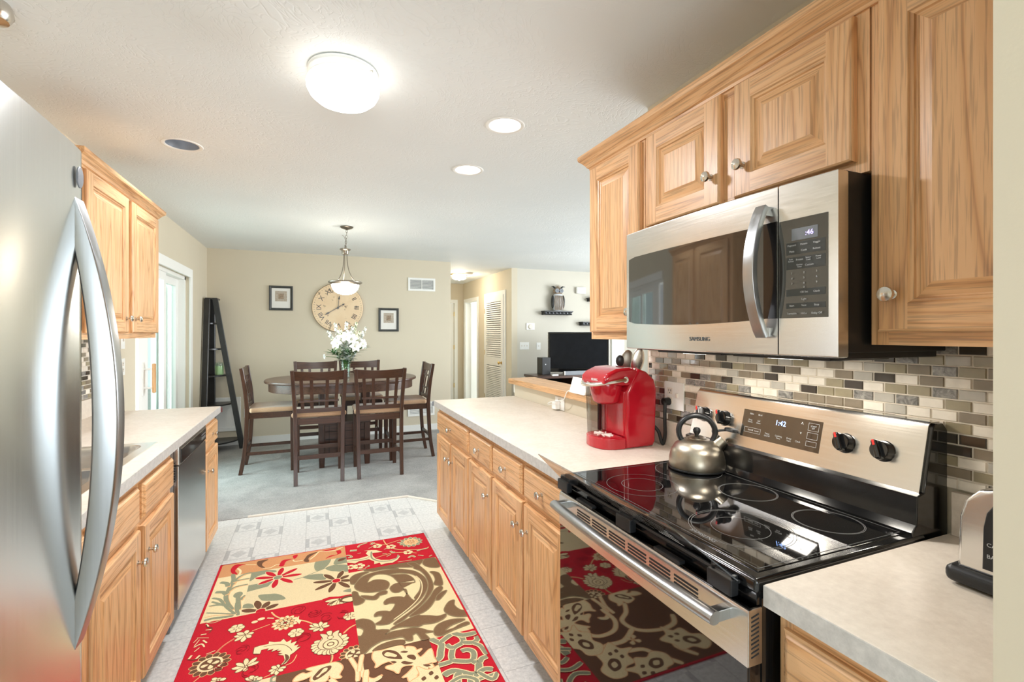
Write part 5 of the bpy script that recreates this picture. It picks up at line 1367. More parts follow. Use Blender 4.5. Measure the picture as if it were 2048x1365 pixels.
obj('inner_bowl', MB().lathe([(.130, 1.884), (.10, 1.872), (0, 1.868)], (qx, PY, 0), 32, caps=False), 'lamp_uplight', pd, angle=70)
pl_ = bpy.data.lights.new('pendant_bulb', 'POINT'); pl_.energy = 5.5; pl_.color = (1.0, .94, .86); pl_.shadow_soft_size = .09
po_ = bpy.data.objects.new('pendant_bulb', pl_); po_.location = (qx, PY, 1.66); col.objects.link(po_)
# hall light and smoke detector
hl_ = thing('hall_light', 'small lit flush glass ceiling light in the hall', 'ceiling light', (2.37, 8.17, CEIL))
obj('base', MB().lathe([(.15, 0), (.155, -.01), (.13, -.018), (.10, -.02)], (2.37, 8.17, CEIL), 36), 'brass', hl_)
obj('glass_shade', MB().lathe([(.11, -.018), (.125, -.03), (.120, -.075), (.095, -.092), (.02, -.098), (.012, -.115), (0, -.118)], (2.37, 8.17, CEIL), 16), 'lamp_glass_hall', hl_, smooth=False)
hp_ = bpy.data.lights.new('hall_bulb', 'POINT'); hp_.energy = 9; hp_.color = (1.0, .88, .72); hp_.shadow_soft_size = .08
ho_ = bpy.data.objects.new('hall_bulb', hp_); ho_.location = (2.37, 8.17, 2.25); col.objects.link(ho_)
sd_ = thing('smoke_detector', 'round smoke detector on the hall ceiling', 'smoke detector', (2.47, 7.92, CEIL))
obj('shell', MB().lathe([(.068, 0), (.070, -.008), (.064, -.028), (.040, -.034), (0, -.035)], (2.47, 7.92, CEIL), 32), 'ivory_plastic', sd_)
sd2 = thing('smoke_detector', 'grey round fitting on the ceiling at the upper left corner of the photo', 'smoke detector', (-.945, 2.02, CEIL))
obj('shell', MB().lathe([(.050, 0), (.055, -.010), (.058, -.035), (.046, -.055), (.02, -.062), (0, -.063)], (-.945, 2.02, CEIL), 32), 'nickel', sd2)

# ---------------------------------------------------------------- living area beyond the half wall
YV = 7.08
def wall_shelf(label, x0, x1, z0, z1):
    t = thing('wall_shelf', label, 'shelf', ((x0 + x1) / 2, YV, z0)); h = z1 - z0
    obj('top_board', MB().box(x0, x1, YV - .14, YV - .001, z1 - h * .25, z1, .003), 'charcoal_lacquer', t)
    mb = MB()
    prof = [(-.135, z1 - h * .25), (-.11, z0 + h * .4), (-.112, z0 + h * .25), (-.13, z0), (-.001, z0), (-.001, z1 - h * .25)]
    mb.prism([(YV + p, z) for p, z in prof], x0 + .012, x1 - .012, 'x'); o = obj('moulding', mb, 'charcoal_lacquer', t, smooth=False)
    mb = MB(); n = max(3, int((x1 - x0) / .06))
    for i in range(n): xm = x0 + (x1 - x0) * (i + .5) / n; mb.cyl((xm, YV - .118, z0 + h * .45), (xm, YV - .124, z0 + h * .45), .010, n=10)
    obj('rosette', mb, 'grey_plastic', o)
wall_shelf('dark ornate wall shelf carrying the owl', 3.44, 3.968, 1.695, 1.762)
wall_shelf('dark ornate wall shelf partly hidden by the wall cabinet, above the television', 4.150, 4.72, 1.525, 1.590)
wall_shelf('upper dark wall shelf of which only the end shows beside the wall cabinet', 4.300, 4.80, 1.935, 2.000)
ow = thing('owl_sculpture', 'grey metal owl sculpture on the wall shelf', 'sculpture', (3.705, 7.0, 1.763)); ox, oy, oz = 3.715, 7.005, 1.7635
obj('body', MB().lathe([(.075, 0), (.088, .02), (.100, .10), (.098, .18), (.080, .26), (.060, .285)], (ox, oy, oz), 16, mat=Matrix.Translation((ox, oy, oz)) @ Matrix.Diagonal((1, .5, 1, 1)) @ Matrix.Translation((-ox, -oy, -oz))), 'pale_print', ow)
mb = MB()
for i in range(9):
    x = ox - .072 + i * .018; mb.tube([(x, oy - .052 + .012 * abs(i - 4) / 4, oz + .01), (x * .0 + ox + (x - ox) * 1.15, oy - .056 + .016 * abs(i - 4) / 4, oz + .14), (ox + (x - ox) * .9, oy - .048 + .012 * abs(i - 4) / 4, oz + .25)], .0045, 6)
obj('feather', mb, 'rust_metal', ow)
for s in (-1, 1): obj('wing', MB().ball((ox + s * .098, oy, oz + .15), .10, 16, sc=(.26, .35, 1.1)), 'charcoal_lacquer', ow)
hd_ = obj('head', MB().ball((ox, oy, oz + .325), .088, 20, sc=(1.05, .55, .72)), 'rust_metal', ow)
for s in (-1, 1):
    obj('eye', MB().lathe([(.036, 0), (.036, .006), (.024, .008), (.012, .004), (0, .010)], (ox + s * .040, oy - .046, oz + .330), 20, axis=(0, -1, 0)), 'grey_plastic', hd_)
    obj('ear_tuft', MB().tube([(ox + s * .05, oy, oz + .37), (ox + s * .09, oy, oz + .40), (ox + s * .13, oy - .01, oz + .395)], [.018, .012, .002], 8), 'charcoal_lacquer', hd_)
obj('beak', MB().cyl((ox, oy - .05, oz + .32), (ox, oy - .062, oz + .285), .012, .001, 10), 'charcoal_lacquer', hd_)
mb = MB()
for i in range(7): a = R(40 + 17 * i); mb.tube([(ox, oy, oz + .37), (ox + .075 * math.cos(a), oy, oz + .37 + .065 * math.sin(a))], [.006, .002], 6)
obj('crest', mb, 'rust_metal', hd_)
cb_ = thing('door_chime', 'white rectangular box high on the living room wall', 'wall box', (4.175, YV, 2.12)); obj('shell', MB().box(4.092, 4.258, YV - .055, YV - .001, 2.066, 2.172, .006), 'white_plastic', cb_)
th_ = thing('thermostat', 'white thermostat with round dial on the living room wall', 'thermostat', (3.248, YV, 1.505)); obj('plate', MB().box(3.175, 3.322, YV - .014, YV - .001, 1.450, 1.560, .004), 'white_plastic', th_)
obj('dial', MB().lathe([(.040, 0), (.040, .012), (.034, .018), (0, .018)], (3.248, YV - .013, 1.503), 32, axis=(0, -1, 0)), 'ivory_plastic', th_)
tc = thing('tv_console', 'dark media console under the television', 'console', (3.8, 6.45, .004))
obj('top_board', MB().box(2.975, 4.70, 6.20, 6.72, .735, .772, .004), 'dark_wood_level', tc)
for x in (2.99, 3.60, 4.22, 4.65): obj('upright', MB().box(x, x + .035, 6.23, 6.70, .004, .736), 'dark_wood', tc)
obj('shelf_board', MB().box(3.02, 4.66, 6.23, 6.70, .38, .405), 'dark_wood_level', tc); obj('plinth', MB().box(3.02, 4.66, 6.24, 6.70, .004, .06), 'dark_wood_level', tc)
obj('back_board', MB().box(3.02, 4.66, 6.685, 6.70, .06, .736), 'dark_gap', tc)
tv = thing('television', 'large flat screen television on the media console', 'television', (3.76, 6.42, .773)); rotv = Matrix.Translation((3.76, 6.42, 0)) @ Matrix.Rotation(R(-21), 4, 'Z')
TW, TB, TT = .470, .800, 1.412
obj('casing', MB().box(-TW, TW, -.015, .035, TB, TT, .010, mat=rotv), 'black_gloss', tv)
obj('screen', MB().box(-TW + .028, TW - .028, -.0175, -.013, TB + .055, TT - .028, mat=rotv), 'tv_screen', tv)
obj('bezel_edge', MB().box(-TW - .004, -TW + .002, -.016, .036, TB, TT, .001, mat=rotv).box(-TW, TW, -.016, .036, TB - .004, TB + .002, .001, mat=rotv), 'nickel', tv)
obj('stand', MB().box(-.06, .06, -.005, .03, .778, TB, mat=rotv).box(-.24, .24, -.10, .12, .7725, .780, .002, mat=rotv), 'black_gloss', tv)
obj('emblem', MB().box(-.035, .035, -.0165, -.0152, TB + .018, TB + .026, mat=rotv), 'nickel', tv)
sb_ = thing('soundbar', 'long grey soundbar in front of the television', 'soundbar', (3.78, 6.235, .773)); obj('bar', MB().box(3.40, 4.30, 6.212, 6.240, .7735, .835, .006), 'grey_plastic', sb_)
obj('end_cap', MB().box(3.392, 3.415, 6.210, 6.242, .7732, .836, .004), 'nickel', sb_)
rt = thing('router_box', 'black upright box left of the television', 'router', (3.12, 6.50, .773)); obj('shell', MB().box(3.15, 3.29, 6.44, 6.62, .7735, 1.03, .006), 'black_plastic', rt)
obj('indicator_light', MB().box(3.20, 3.215, 6.438, 6.442, .92, .935), 'pale_print', rt)
rm = thing('remote_control', 'small white remote lying on the console edge', 'remote', (3.27, 6.215, .773)); obj('shell', MB().box(3.20, 3.30, 6.203, 6.2033 + .034, .7735, .795, .004), 'white_plastic', rm)
RUG_CLIPS=[None, (-100, 185, 2600, 2730), (-141, 480, 1578, 2155), (-334, 185, 2680, 3140), (-503, -141, 1578, 2155), (-503, -334, 2680, 3170), (-503, 185, 2150, 2690), (-503, 185, 3135, 3300), (185, 694, 2147, 2922), (185, 694, 2920, 3300), (480, 694, 1578, 2147)]
RUG_SHAPES="""p;red;0;0;-515,1570 703,1570 703,3307 -515,3307
p;terra;0;0;-503,3140 185,3140 185,3300 -503,3300
p;cream;0;0;-503,2680 -334,2680 -334,3140 -503,3140
p;cream2;0;0;-334,2680 185,2680 185,3140 -334,3140
p;red;0;0;-503,2155 185,2155 185,2680 -503,2680
p;red;0;0;185,2920 694,2920 694,3300 185,3300
p;cream;0;0;185,2147 694,2147 694,2920 185,2920
p;brown;0;0;-141,1578 480,1578 480,2155 -141,2155
p;cream2;0;0;-503,1578 -141,1578 -141,2155 -503,2155
p;red;0;0;480,1578 694,1578 694,2147 480,2147
b;red;0;7;-405,3278 -379,3268 -408,3256 -421,3223 -424,3195 -407,3154 -425,3154 -444,3188 -451,3228 -444,3271 -424,3286
s;cream;12.0;7;-417,3229 -397,3191 -395,3153 -403,3142
b;brown;0;7;-290,3287 -257,3282 -283,3252 -286,3214 -267,3175 -293,3190 -314,3233 -316,3277
s;cream;10.0;7;-378,3259 -319,3235
b;red;0;7;-191,3165 -189,3202 -175,3239 -143,3239 -116,3236 -156,3214 -167,3159
b;red;0;7;-121,3279 -96,3287 -95,3259 -108,3233 -117,3242
s;cream;8.0;7;-118,3220 -107,3194 -62,3192
b;brown;0;7;-58,3182 -48,3222 -31,3260 23,3279 -9,3242 -31,3206 -27,3161 -44,3159
s;cream;8.0;7;-23,3185 5,3227 31,3276 71,3264 126,3260 173,3289
b;red;0;7;45,3279 94,3288 131,3287 123,3271 82,3269
b;red;0;7;130,3244 156,3248 159,3209 138,3190 90,3173 65,3159 91,3191 135,3196
s;cream;7.0;7;-279,3172 -239,3163 -209,3190 -189,3189
s;tan;17.6;5;-424,3152 -411,3076 -416,3011 -421,2949 -421,2894 -403,2821 -372,2750
s;olive;22.0;5;-432,3161 -418,3085 -423,3019 -428,2957 -428,2901 -410,2829 -379,2757
s;tan;11.2;5;-406,3020 -392,3089 -362,3126 -320,3131
s;olive;14.0;5;-414,3028 -400,3098 -369,3135 -328,3140
s;tan;9.6;5;-418,2948 -391,2987 -329,2995
s;olive;12.0;5;-425,2956 -398,2996 -337,3003
s;tan;9.6;5;-416,3051 -377,3062 -328,3063
s;olive;12.0;5;-423,3059 -385,3071 -336,3071
s;tan;19.2;5;-430,3010 -438,3047 -473,3074
s;olive;24.0;5;-437,3018 -445,3055 -481,3083
s;tan;19.2;5;-425,2919 -441,2951 -481,2967
s;olive;24.0;5;-432,2927 -448,2959 -488,2975
s;tan;11.2;5;-413,2803 -438,2830 -481,2871
s;olive;14.0;5;-420,2810 -445,2837 -488,2878
s;tan;12.8;5;-422,2829 -449,2881 -485,2908
s;olive;16.0;5;-429,2837 -456,2889 -492,2915
s;tan;8.0;5;-411,2808 -448,2828 -487,2827
s;olive;10.0;5;-418,2815 -455,2836 -493,2835
s;tan;17.6;5;-343,2737 -355,2813 -363,2882 -365,2907
s;olive;22.0;5;-349,2744 -361,2820 -370,2889 -372,2915
s;tan;9.6;5;-344,2832 -341,2854 -330,2874
s;olive;12.0;5;-350,2839 -348,2862 -337,2882
b;olive;0;5;-350,2902 -354,2920 -365,2931 -379,2931 -390,2920 -394,2902 -390,2884 -379,2873 -365,2873 -354,2884
s;olive;18.0;5;-344,2690 -362,2770 -365,2830
s;tan;10.0;5;-402,2786 -354,2705
s;olive;14.0;5;-431,2840 -404,2781 -359,2707
s;olive;10.0;5;-494,2773 -423,2739 -365,2709
s;olive;18.0;5;-491,2702 -452,2707 -404,2698 -365,2696
s;olive;9.0;5;-494,2836 -456,2829 -422,2818
s;tan;7.0;5;-493,2730 -448,2730 -367,2704
b;olive;0;3;-351,3127 -299,3150 -220,3125 -203,3096 -263,3091 -298,3077 -332,3035
p;olive;0;3;-332,2988 -210,2985 -233,2934 -332,2914
b;olive;0;3;11,3021 1,3074 8,3138 33,3162 93,3150 88,3096 66,3047 38,3018
b;olive;0;3;112,3061 125,3133 151,3157 190,3132 190,3063
b;olive;0;3;62,3032 108,3054 190,3020 186,2941 115,2970 85,2990
b;olive;0;3;-58,2965 -9,2982 51,2962 60,2894 -2,2916
s;olive;6.0;3;-106,2959 -54,2971 18,3010 111,3053 189,3058
b;olive;0;3;143,2726 186,2739 186,2701
b;olive;0;3;-216,2841 -186,2835 -154,2802 -137,2763 -166,2763 -213,2801
b;olive;0;3;-271,2854 -220,2846 -167,2817 -163,2762 -237,2783 -258,2807
b;olive;0;3;-333,2780 -313,2788 -289,2767 -281,2735 -332,2751
b;cream;0;3;-195,3019 -197,3052 -196,3093 -188,3121 -171,3139 -160,3116 -161,3087 -173,3048 -186,3017
b;red;0;3;-192,3021 -194,3051 -193,3092 -185,3121 -171,3136 -163,3117 -164,3088 -176,3048 -188,3021
b;cream;0;3;-195,3023 -172,3049 -141,3080 -113,3095 -88,3097 -97,3072 -119,3051 -158,3030 -190,3015
b;red;0;3;-191,3022 -170,3047 -139,3077 -112,3093 -90,3095 -98,3075 -121,3053 -160,3032 -189,3020
b;cream;0;3;-193,3026 -157,3030 -112,3033 -81,3027 -60,3011 -83,2998 -115,2997 -159,3007 -193,3016
b;red;0;3;-190,3023 -158,3027 -113,3030 -81,3024 -63,3011 -83,3001 -115,3000 -159,3010 -190,3019
b;cream;0;3;-188,3026 -161,3005 -128,2976 -110,2950 -107,2925 -132,2932 -155,2953 -179,2990 -196,3020
b;red;0;3;-189,3022 -163,3003 -130,2974 -113,2948 -109,2927 -130,2934 -153,2955 -177,2992 -191,3020
b;cream;0;3;-185,3023 -182,2990 -181,2949 -189,2920 -205,2901 -217,2923 -217,2953 -206,2993 -194,3025
b;red;0;3;-188,3021 -185,2991 -184,2949 -192,2920 -205,2904 -214,2923 -214,2953 -203,2993 -192,3021
b;cream;0;3;-185,3018 -209,2999 -240,2979 -265,2971 -288,2977 -277,2997 -254,3012 -219,3021 -189,3027
b;red;0;3;-189,3019 -210,3002 -241,2982 -266,2974 -285,2978 -275,2995 -253,3009 -217,3018 -191,3023
b;cream;0;3;-189,3015 -223,3020 -267,3028 -295,3042 -311,3062 -286,3068 -255,3062 -216,3042 -186,3025
b;red;0;3;-191,3019 -222,3022 -266,3031 -294,3044 -308,3061 -287,3066 -256,3059 -217,3040 -189,3023
b;cream;0;3;-192,3016 -216,3038 -244,3068 -258,3094 -258,3118 -234,3110 -215,3088 -197,3052 -184,3021
b;red;0;3;-191,3020 -214,3040 -242,3069 -255,3095 -256,3116 -237,3108 -217,3087 -199,3050 -189,3022
b;cream;0;3;-164,3021 -169,3037 -182,3046 -198,3046 -211,3037 -216,3021 -211,3005 -198,2996 -182,2996 -169,3005
b;olive;0;3;-168,3021 -172,3034 -183,3042 -197,3042 -208,3034 -212,3021 -208,3008 -197,3000 -183,3000 -172,3008
b;cream;0;3;114,2851 90,2875 64,2907 51,2933 52,2959 75,2949 94,2925 111,2887 122,2856
b;brown;0;3;114,2855 93,2876 66,2908 54,2935 54,2956 73,2947 92,2924 108,2886 118,2857
b;cream;0;3;118,2851 83,2851 39,2855 10,2866 -8,2885 16,2894 47,2890 88,2875 120,2860
b;brown;0;3;116,2854 84,2854 40,2858 11,2869 -5,2884 16,2891 47,2887 88,2872 116,2858
b;cream;0;3;121,2853 94,2830 58,2803 28,2790 1,2792 14,2815 40,2834 82,2851 116,2862
b;brown;0;3;117,2854 92,2832 56,2805 26,2793 4,2793 15,2812 41,2831 84,2848 115,2858
b;cream;0;3;122,2857 117,2823 108,2780 95,2753 74,2737 68,2762 74,2792 94,2831 112,2860
b;brown;0;3;118,2855 114,2824 106,2781 92,2754 75,2740 71,2761 77,2791 97,2830 114,2857
b;cream;0;3;119,2861 142,2836 170,2802 183,2774 182,2748 158,2759 139,2784 122,2824 110,2856
b;brown;0;3;118,2857 140,2834 167,2801 180,2773 180,2751 161,2761 142,2785 124,2825 114,2855
b;cream;0;3;115,2862 141,2860 171,2855 191,2844 201,2825 181,2817 159,2821 132,2837 112,2853
b;brown;0;3;117,2858 140,2857 170,2852 190,2841 198,2826 182,2820 160,2824 133,2840 115,2854
b;cream;0;3;111,2859 128,2876 149,2895 169,2901 189,2895 182,2876 167,2863 139,2855 116,2850
b;brown;0;3;115,2858 129,2873 151,2892 170,2898 186,2894 181,2878 165,2866 138,2858 117,2854
b;cream;0;3;110,2855 115,2887 123,2925 137,2950 157,2964 163,2940 157,2913 137,2878 119,2851
b;brown;0;3;114,2857 118,2885 126,2924 139,2949 156,2961 161,2941 154,2914 134,2879 118,2855
b;cream;0;3;142,2856 137,2872 124,2881 108,2881 95,2872 90,2856 95,2840 108,2831 124,2831 137,2840
b;red;0;3;138,2856 134,2869 123,2877 109,2877 98,2869 94,2856 98,2843 109,2835 123,2835 134,2843
b;cream;0;3;-245,2682 -274,2687 -309,2696 -329,2710 -339,2732 -316,2739 -291,2732 -263,2711 -241,2691
b;brown;0;3;-247,2686 -273,2690 -307,2698 -328,2713 -336,2731 -317,2736 -293,2729 -264,2708 -245,2690
b;cream;0;3;-250,2684 -266,2712 -283,2749 -287,2778 -277,2802 -256,2786 -245,2760 -241,2719 -240,2686
b;brown;0;3;-248,2687 -263,2713 -280,2750 -284,2779 -276,2799 -259,2786 -248,2759 -244,2718 -244,2689
b;cream;0;3;-252,2687 -250,2713 -245,2743 -233,2762 -213,2771 -204,2750 -208,2729 -226,2703 -242,2683
b;brown;0;3;-248,2689 -247,2712 -243,2742 -231,2761 -214,2768 -207,2751 -211,2730 -229,2704 -244,2687
b;cream;0;3;-251,2691 -232,2709 -207,2728 -185,2733 -164,2725 -172,2704 -190,2691 -221,2685 -247,2682
b;brown;0;3;-247,2690 -230,2706 -206,2725 -184,2730 -167,2724 -174,2707 -192,2694 -222,2688 -245,2686
b;cream;0;3;-220,2688 -225,2704 -238,2713 -254,2713 -267,2704 -272,2688 -267,2672 -254,2663 -238,2663 -225,2672
b;red;0;3;-224,2688 -228,2701 -239,2709 -253,2709 -264,2701 -268,2688 -264,2675 -253,2667 -239,2667 -228,2675
b;brown;0;3;134,3094 146,3124 183,3126 167,3098
s;tan;6.0;6;-442,2243 -414,2281
s;tan;7.0;6;-396,2400 -372,2450 -335,2490
s;red;3.0;6;-395,2402 -371,2450 -336,2488
s;tan;6.0;6;-266,2523 -194,2548
s;tan;8.0;6;-195,2656 -176,2615 -150,2582
s;tan;8.0;6;-68,2533 -36,2509 -6,2476
s;tan;8.0;6;126,2342 154,2374 185,2391
s;tan;10.0;6;72,2207 70,2174 60,2150
s;brown;4.0;6;68,2204 66,2176 58,2151
s;tan;6.0;6;-187,2164 -158,2174
s;tan;4.0;6;-110,2208 -83,2221 -68,2264
b;tan;0;6;-370,2341 -357,2347 -343,2352 -333,2349 -324,2337 -333,2325 -343,2322 -357,2327 -370,2333
b;brown;0;6;-367,2338 -357,2344 -343,2349 -333,2346 -327,2337 -333,2328 -343,2325 -357,2330 -367,2336
b;tan;0;6;-375,2355 -366,2366 -355,2376 -345,2378 -332,2371 -335,2356 -342,2349 -357,2347 -371,2347
b;brown;0;6;-371,2353 -365,2363 -354,2373 -344,2375 -334,2370 -336,2359 -344,2352 -358,2350 -370,2351
b;tan;0;6;-386,2365 -382,2379 -377,2392 -368,2398 -353,2398 -350,2383 -353,2374 -366,2366 -379,2359
b;brown;0;6;-381,2365 -380,2377 -375,2391 -366,2397 -355,2396 -352,2385 -356,2376 -368,2368 -379,2363
b;tan;0;6;-399,2369 -402,2383 -403,2398 -398,2407 -385,2413 -375,2402 -374,2391 -382,2379 -391,2367
b;brown;0;6;-396,2371 -399,2382 -401,2397 -395,2406 -385,2410 -378,2402 -377,2392 -385,2379 -393,2371
b;tan;0;6;-413,2367 -422,2379 -430,2391 -429,2402 -419,2413 -406,2407 -401,2398 -402,2383 -405,2369
b;brown;0;6;-411,2371 -419,2379 -427,2392 -426,2402 -419,2410 -409,2406 -403,2397 -405,2382 -408,2371
b;tan;0;6;-425,2359 -438,2366 -451,2374 -454,2383 -451,2398 -436,2398 -427,2392 -422,2379 -418,2365
b;brown;0;6;-425,2363 -436,2368 -448,2376 -452,2385 -449,2396 -438,2397 -429,2391 -424,2377 -423,2365
b;tan;0;6;-433,2347 -447,2347 -462,2349 -469,2356 -472,2371 -459,2378 -449,2376 -438,2366 -429,2355
b;brown;0;6;-434,2351 -446,2350 -460,2352 -468,2359 -470,2370 -460,2375 -450,2373 -439,2363 -433,2353
b;tan;0;6;-434,2333 -447,2327 -461,2322 -471,2325 -480,2337 -471,2349 -461,2352 -447,2347 -434,2341
b;brown;0;6;-437,2336 -447,2330 -461,2325 -471,2328 -477,2337 -471,2346 -461,2349 -447,2344 -437,2338
b;tan;0;6;-429,2319 -438,2308 -449,2298 -459,2296 -472,2303 -469,2318 -462,2325 -447,2327 -433,2327
b;brown;0;6;-433,2321 -439,2311 -450,2301 -460,2299 -470,2304 -468,2315 -460,2322 -446,2324 -434,2323
b;tan;0;6;-418,2309 -422,2295 -427,2282 -436,2276 -451,2276 -454,2291 -451,2300 -438,2308 -425,2315
b;brown;0;6;-423,2309 -424,2297 -429,2283 -438,2277 -449,2278 -452,2289 -448,2298 -436,2306 -425,2311
b;tan;0;6;-405,2305 -402,2291 -401,2276 -406,2267 -419,2261 -429,2272 -430,2283 -422,2295 -413,2307
b;brown;0;6;-408,2303 -405,2292 -403,2277 -409,2268 -419,2264 -426,2272 -427,2282 -419,2295 -411,2303
b;tan;0;6;-391,2307 -382,2295 -374,2283 -375,2272 -385,2261 -398,2267 -403,2276 -402,2291 -399,2305
b;brown;0;6;-393,2303 -385,2295 -377,2282 -378,2272 -385,2264 -395,2268 -401,2277 -399,2292 -396,2303
b;tan;0;6;-379,2315 -366,2308 -353,2300 -350,2291 -353,2276 -368,2276 -377,2282 -382,2295 -386,2309
b;brown;0;6;-379,2311 -368,2306 -356,2298 -352,2289 -355,2278 -366,2277 -375,2283 -380,2297 -381,2309
b;tan;0;6;-371,2327 -357,2327 -342,2325 -335,2318 -332,2303 -345,2296 -355,2298 -366,2308 -375,2319
b;brown;0;6;-370,2323 -358,2324 -344,2322 -336,2315 -334,2304 -344,2299 -354,2301 -365,2311 -371,2321
b;cream;0;6;-355,2337 -364,2365 -387,2382 -417,2382 -440,2365 -449,2337 -440,2309 -417,2292 -387,2292 -364,2309
b;brown;0;6;-364,2337 -371,2359 -390,2373 -414,2373 -433,2359 -440,2337 -433,2315 -414,2301 -390,2301 -371,2315
b;cream;0;6;-396,2339 -390,2345 -382,2351 -374,2350 -369,2344 -371,2336 -378,2332 -388,2334 -396,2337
b;cream;0;6;-404,2343 -410,2349 -416,2357 -415,2365 -409,2370 -401,2368 -397,2361 -399,2351 -402,2343
b;cream;0;6;-408,2335 -414,2329 -422,2323 -430,2324 -435,2330 -433,2338 -426,2342 -416,2340 -408,2337
b;cream;0;6;-400,2331 -394,2325 -388,2317 -389,2309 -395,2304 -403,2306 -407,2313 -405,2323 -402,2331
b;brown;0;6;-396,2337 -397,2341 -400,2343 -404,2343 -407,2341 -408,2337 -407,2333 -404,2331 -400,2331 -397,2333
b;tan;0;6;193,2176 202,2180 211,2184 217,2182 224,2172 217,2162 211,2160 202,2164 193,2168
b;brown;0;6;196,2173 202,2177 211,2181 217,2179 221,2172 217,2165 211,2163 202,2167 196,2171
b;tan;0;6;188,2190 195,2197 201,2205 207,2205 218,2199 216,2188 211,2183 202,2182 192,2182
b;brown;0;6;192,2188 196,2195 202,2202 209,2202 215,2198 215,2190 210,2186 201,2185 193,2186
b;tan;0;6;178,2200 180,2209 183,2219 188,2222 200,2221 204,2210 202,2204 193,2199 184,2194
b;brown;0;6;182,2200 182,2208 185,2217 191,2220 198,2219 201,2212 199,2205 191,2201 184,2199
b;tan;0;6;164,2204 162,2214 160,2223 164,2229 175,2233 183,2225 184,2218 178,2210 172,2202
b;brown;0;6;168,2206 165,2213 163,2223 167,2228 174,2230 180,2225 181,2219 175,2211 170,2206
b;tan;0;6;150,2202 144,2210 138,2218 139,2225 147,2233 158,2229 162,2223 160,2214 158,2204
b;brown;0;6;152,2206 147,2211 141,2219 142,2225 148,2230 155,2228 159,2223 157,2213 154,2206
b;tan;0;6;138,2194 129,2199 120,2204 118,2210 122,2221 134,2222 139,2219 142,2209 144,2200
b;brown;0;6;138,2199 131,2201 123,2205 121,2212 124,2219 131,2220 137,2217 140,2208 140,2200
b;tan;0;6;130,2182 120,2182 111,2183 106,2188 104,2199 115,2205 121,2205 127,2197 134,2190
b;brown;0;6;129,2186 121,2185 112,2186 107,2190 107,2198 113,2202 120,2202 126,2195 130,2188
b;tan;0;6;129,2168 120,2164 111,2160 105,2162 98,2172 105,2182 111,2184 120,2180 129,2176
b;brown;0;6;126,2171 120,2167 111,2163 105,2165 101,2172 105,2179 111,2181 120,2177 126,2173
b;tan;0;6;134,2154 127,2147 121,2139 115,2139 104,2145 106,2156 111,2161 120,2162 130,2162
b;brown;0;6;130,2156 126,2149 120,2142 113,2142 107,2146 107,2154 112,2158 121,2159 129,2158
b;tan;0;6;144,2144 142,2135 139,2125 134,2122 122,2123 118,2134 120,2140 129,2145 138,2150
b;brown;0;6;140,2144 140,2136 137,2127 131,2124 124,2125 121,2132 123,2139 131,2143 138,2145
b;tan;0;6;158,2140 160,2130 162,2121 158,2115 147,2111 139,2119 138,2126 144,2134 150,2142
b;brown;0;6;154,2138 157,2131 159,2121 155,2116 148,2114 142,2119 141,2125 147,2133 152,2138
b;tan;0;6;172,2142 178,2134 184,2126 183,2119 175,2111 164,2115 160,2121 162,2130 164,2140
b;brown;0;6;170,2138 175,2133 181,2125 180,2119 174,2114 167,2116 163,2121 165,2131 168,2138
b;tan;0;6;184,2150 193,2145 202,2140 204,2134 200,2123 188,2122 183,2125 180,2135 178,2144
b;brown;0;6;184,2145 191,2143 199,2139 201,2132 198,2125 191,2124 185,2127 182,2136 182,2144
b;tan;0;6;192,2162 202,2162 211,2161 216,2156 218,2145 207,2139 201,2139 195,2147 188,2154
b;brown;0;6;193,2158 201,2159 210,2158 215,2154 215,2146 209,2142 202,2142 196,2149 192,2156
b;cream;0;6;199,2172 192,2194 173,2208 149,2208 130,2194 123,2172 130,2150 149,2136 173,2136 192,2150
b;brown;0;6;191,2172 185,2190 170,2201 152,2201 137,2190 131,2172 137,2154 152,2143 170,2143 185,2154
b;cream;0;6;167,2174 172,2180 179,2185 186,2184 190,2178 188,2171 183,2167 174,2169 167,2172
b;cream;0;6;159,2178 153,2183 148,2190 149,2197 155,2201 162,2199 166,2194 164,2185 161,2178
b;cream;0;6;155,2170 150,2164 143,2159 136,2160 132,2166 134,2173 139,2177 148,2175 155,2172
b;cream;0;6;163,2166 169,2161 174,2154 173,2147 167,2143 160,2145 156,2150 158,2159 161,2166
b;brown;0;6;-284,2501 -299,2496 -317,2491 -329,2494 -340,2504 -330,2515 -317,2517 -300,2514 -284,2509
b;cream;0;6;-287,2504 -299,2499 -317,2494 -329,2497 -337,2504 -330,2512 -317,2514 -300,2511 -287,2506
b;brown;0;6;-282,2504 -292,2489 -304,2473 -317,2466 -332,2467 -330,2482 -321,2493 -304,2503 -287,2510
b;cream;0;6;-286,2504 -294,2491 -306,2476 -319,2469 -330,2469 -328,2480 -319,2491 -302,2501 -288,2506
b;brown;0;6;-282,2507 -281,2489 -281,2469 -287,2455 -300,2446 -307,2460 -307,2474 -299,2493 -290,2509
b;cream;0;6;-286,2505 -284,2490 -284,2469 -290,2456 -299,2449 -305,2459 -304,2473 -296,2492 -288,2505
b;brown;0;6;-287,2500 -302,2503 -318,2508 -327,2516 -331,2531 -317,2534 -305,2531 -293,2519 -282,2507
b;cream;0;6;-288,2504 -300,2506 -317,2511 -326,2519 -328,2529 -318,2532 -307,2528 -294,2516 -286,2506
b;brown;0;6;-291,2502 -297,2512 -302,2524 -300,2532 -290,2541 -279,2534 -276,2526 -279,2514 -283,2502
b;cream;0;6;-288,2505 -294,2513 -299,2524 -297,2532 -290,2538 -282,2534 -279,2526 -282,2514 -286,2505
b;brown;0;6;-290,2509 -279,2514 -269,2518 -262,2516 -254,2505 -262,2494 -269,2492 -279,2496 -290,2501
b;cream;0;6;-287,2506 -279,2511 -269,2515 -262,2512 -257,2505 -262,2498 -269,2495 -279,2499 -287,2504
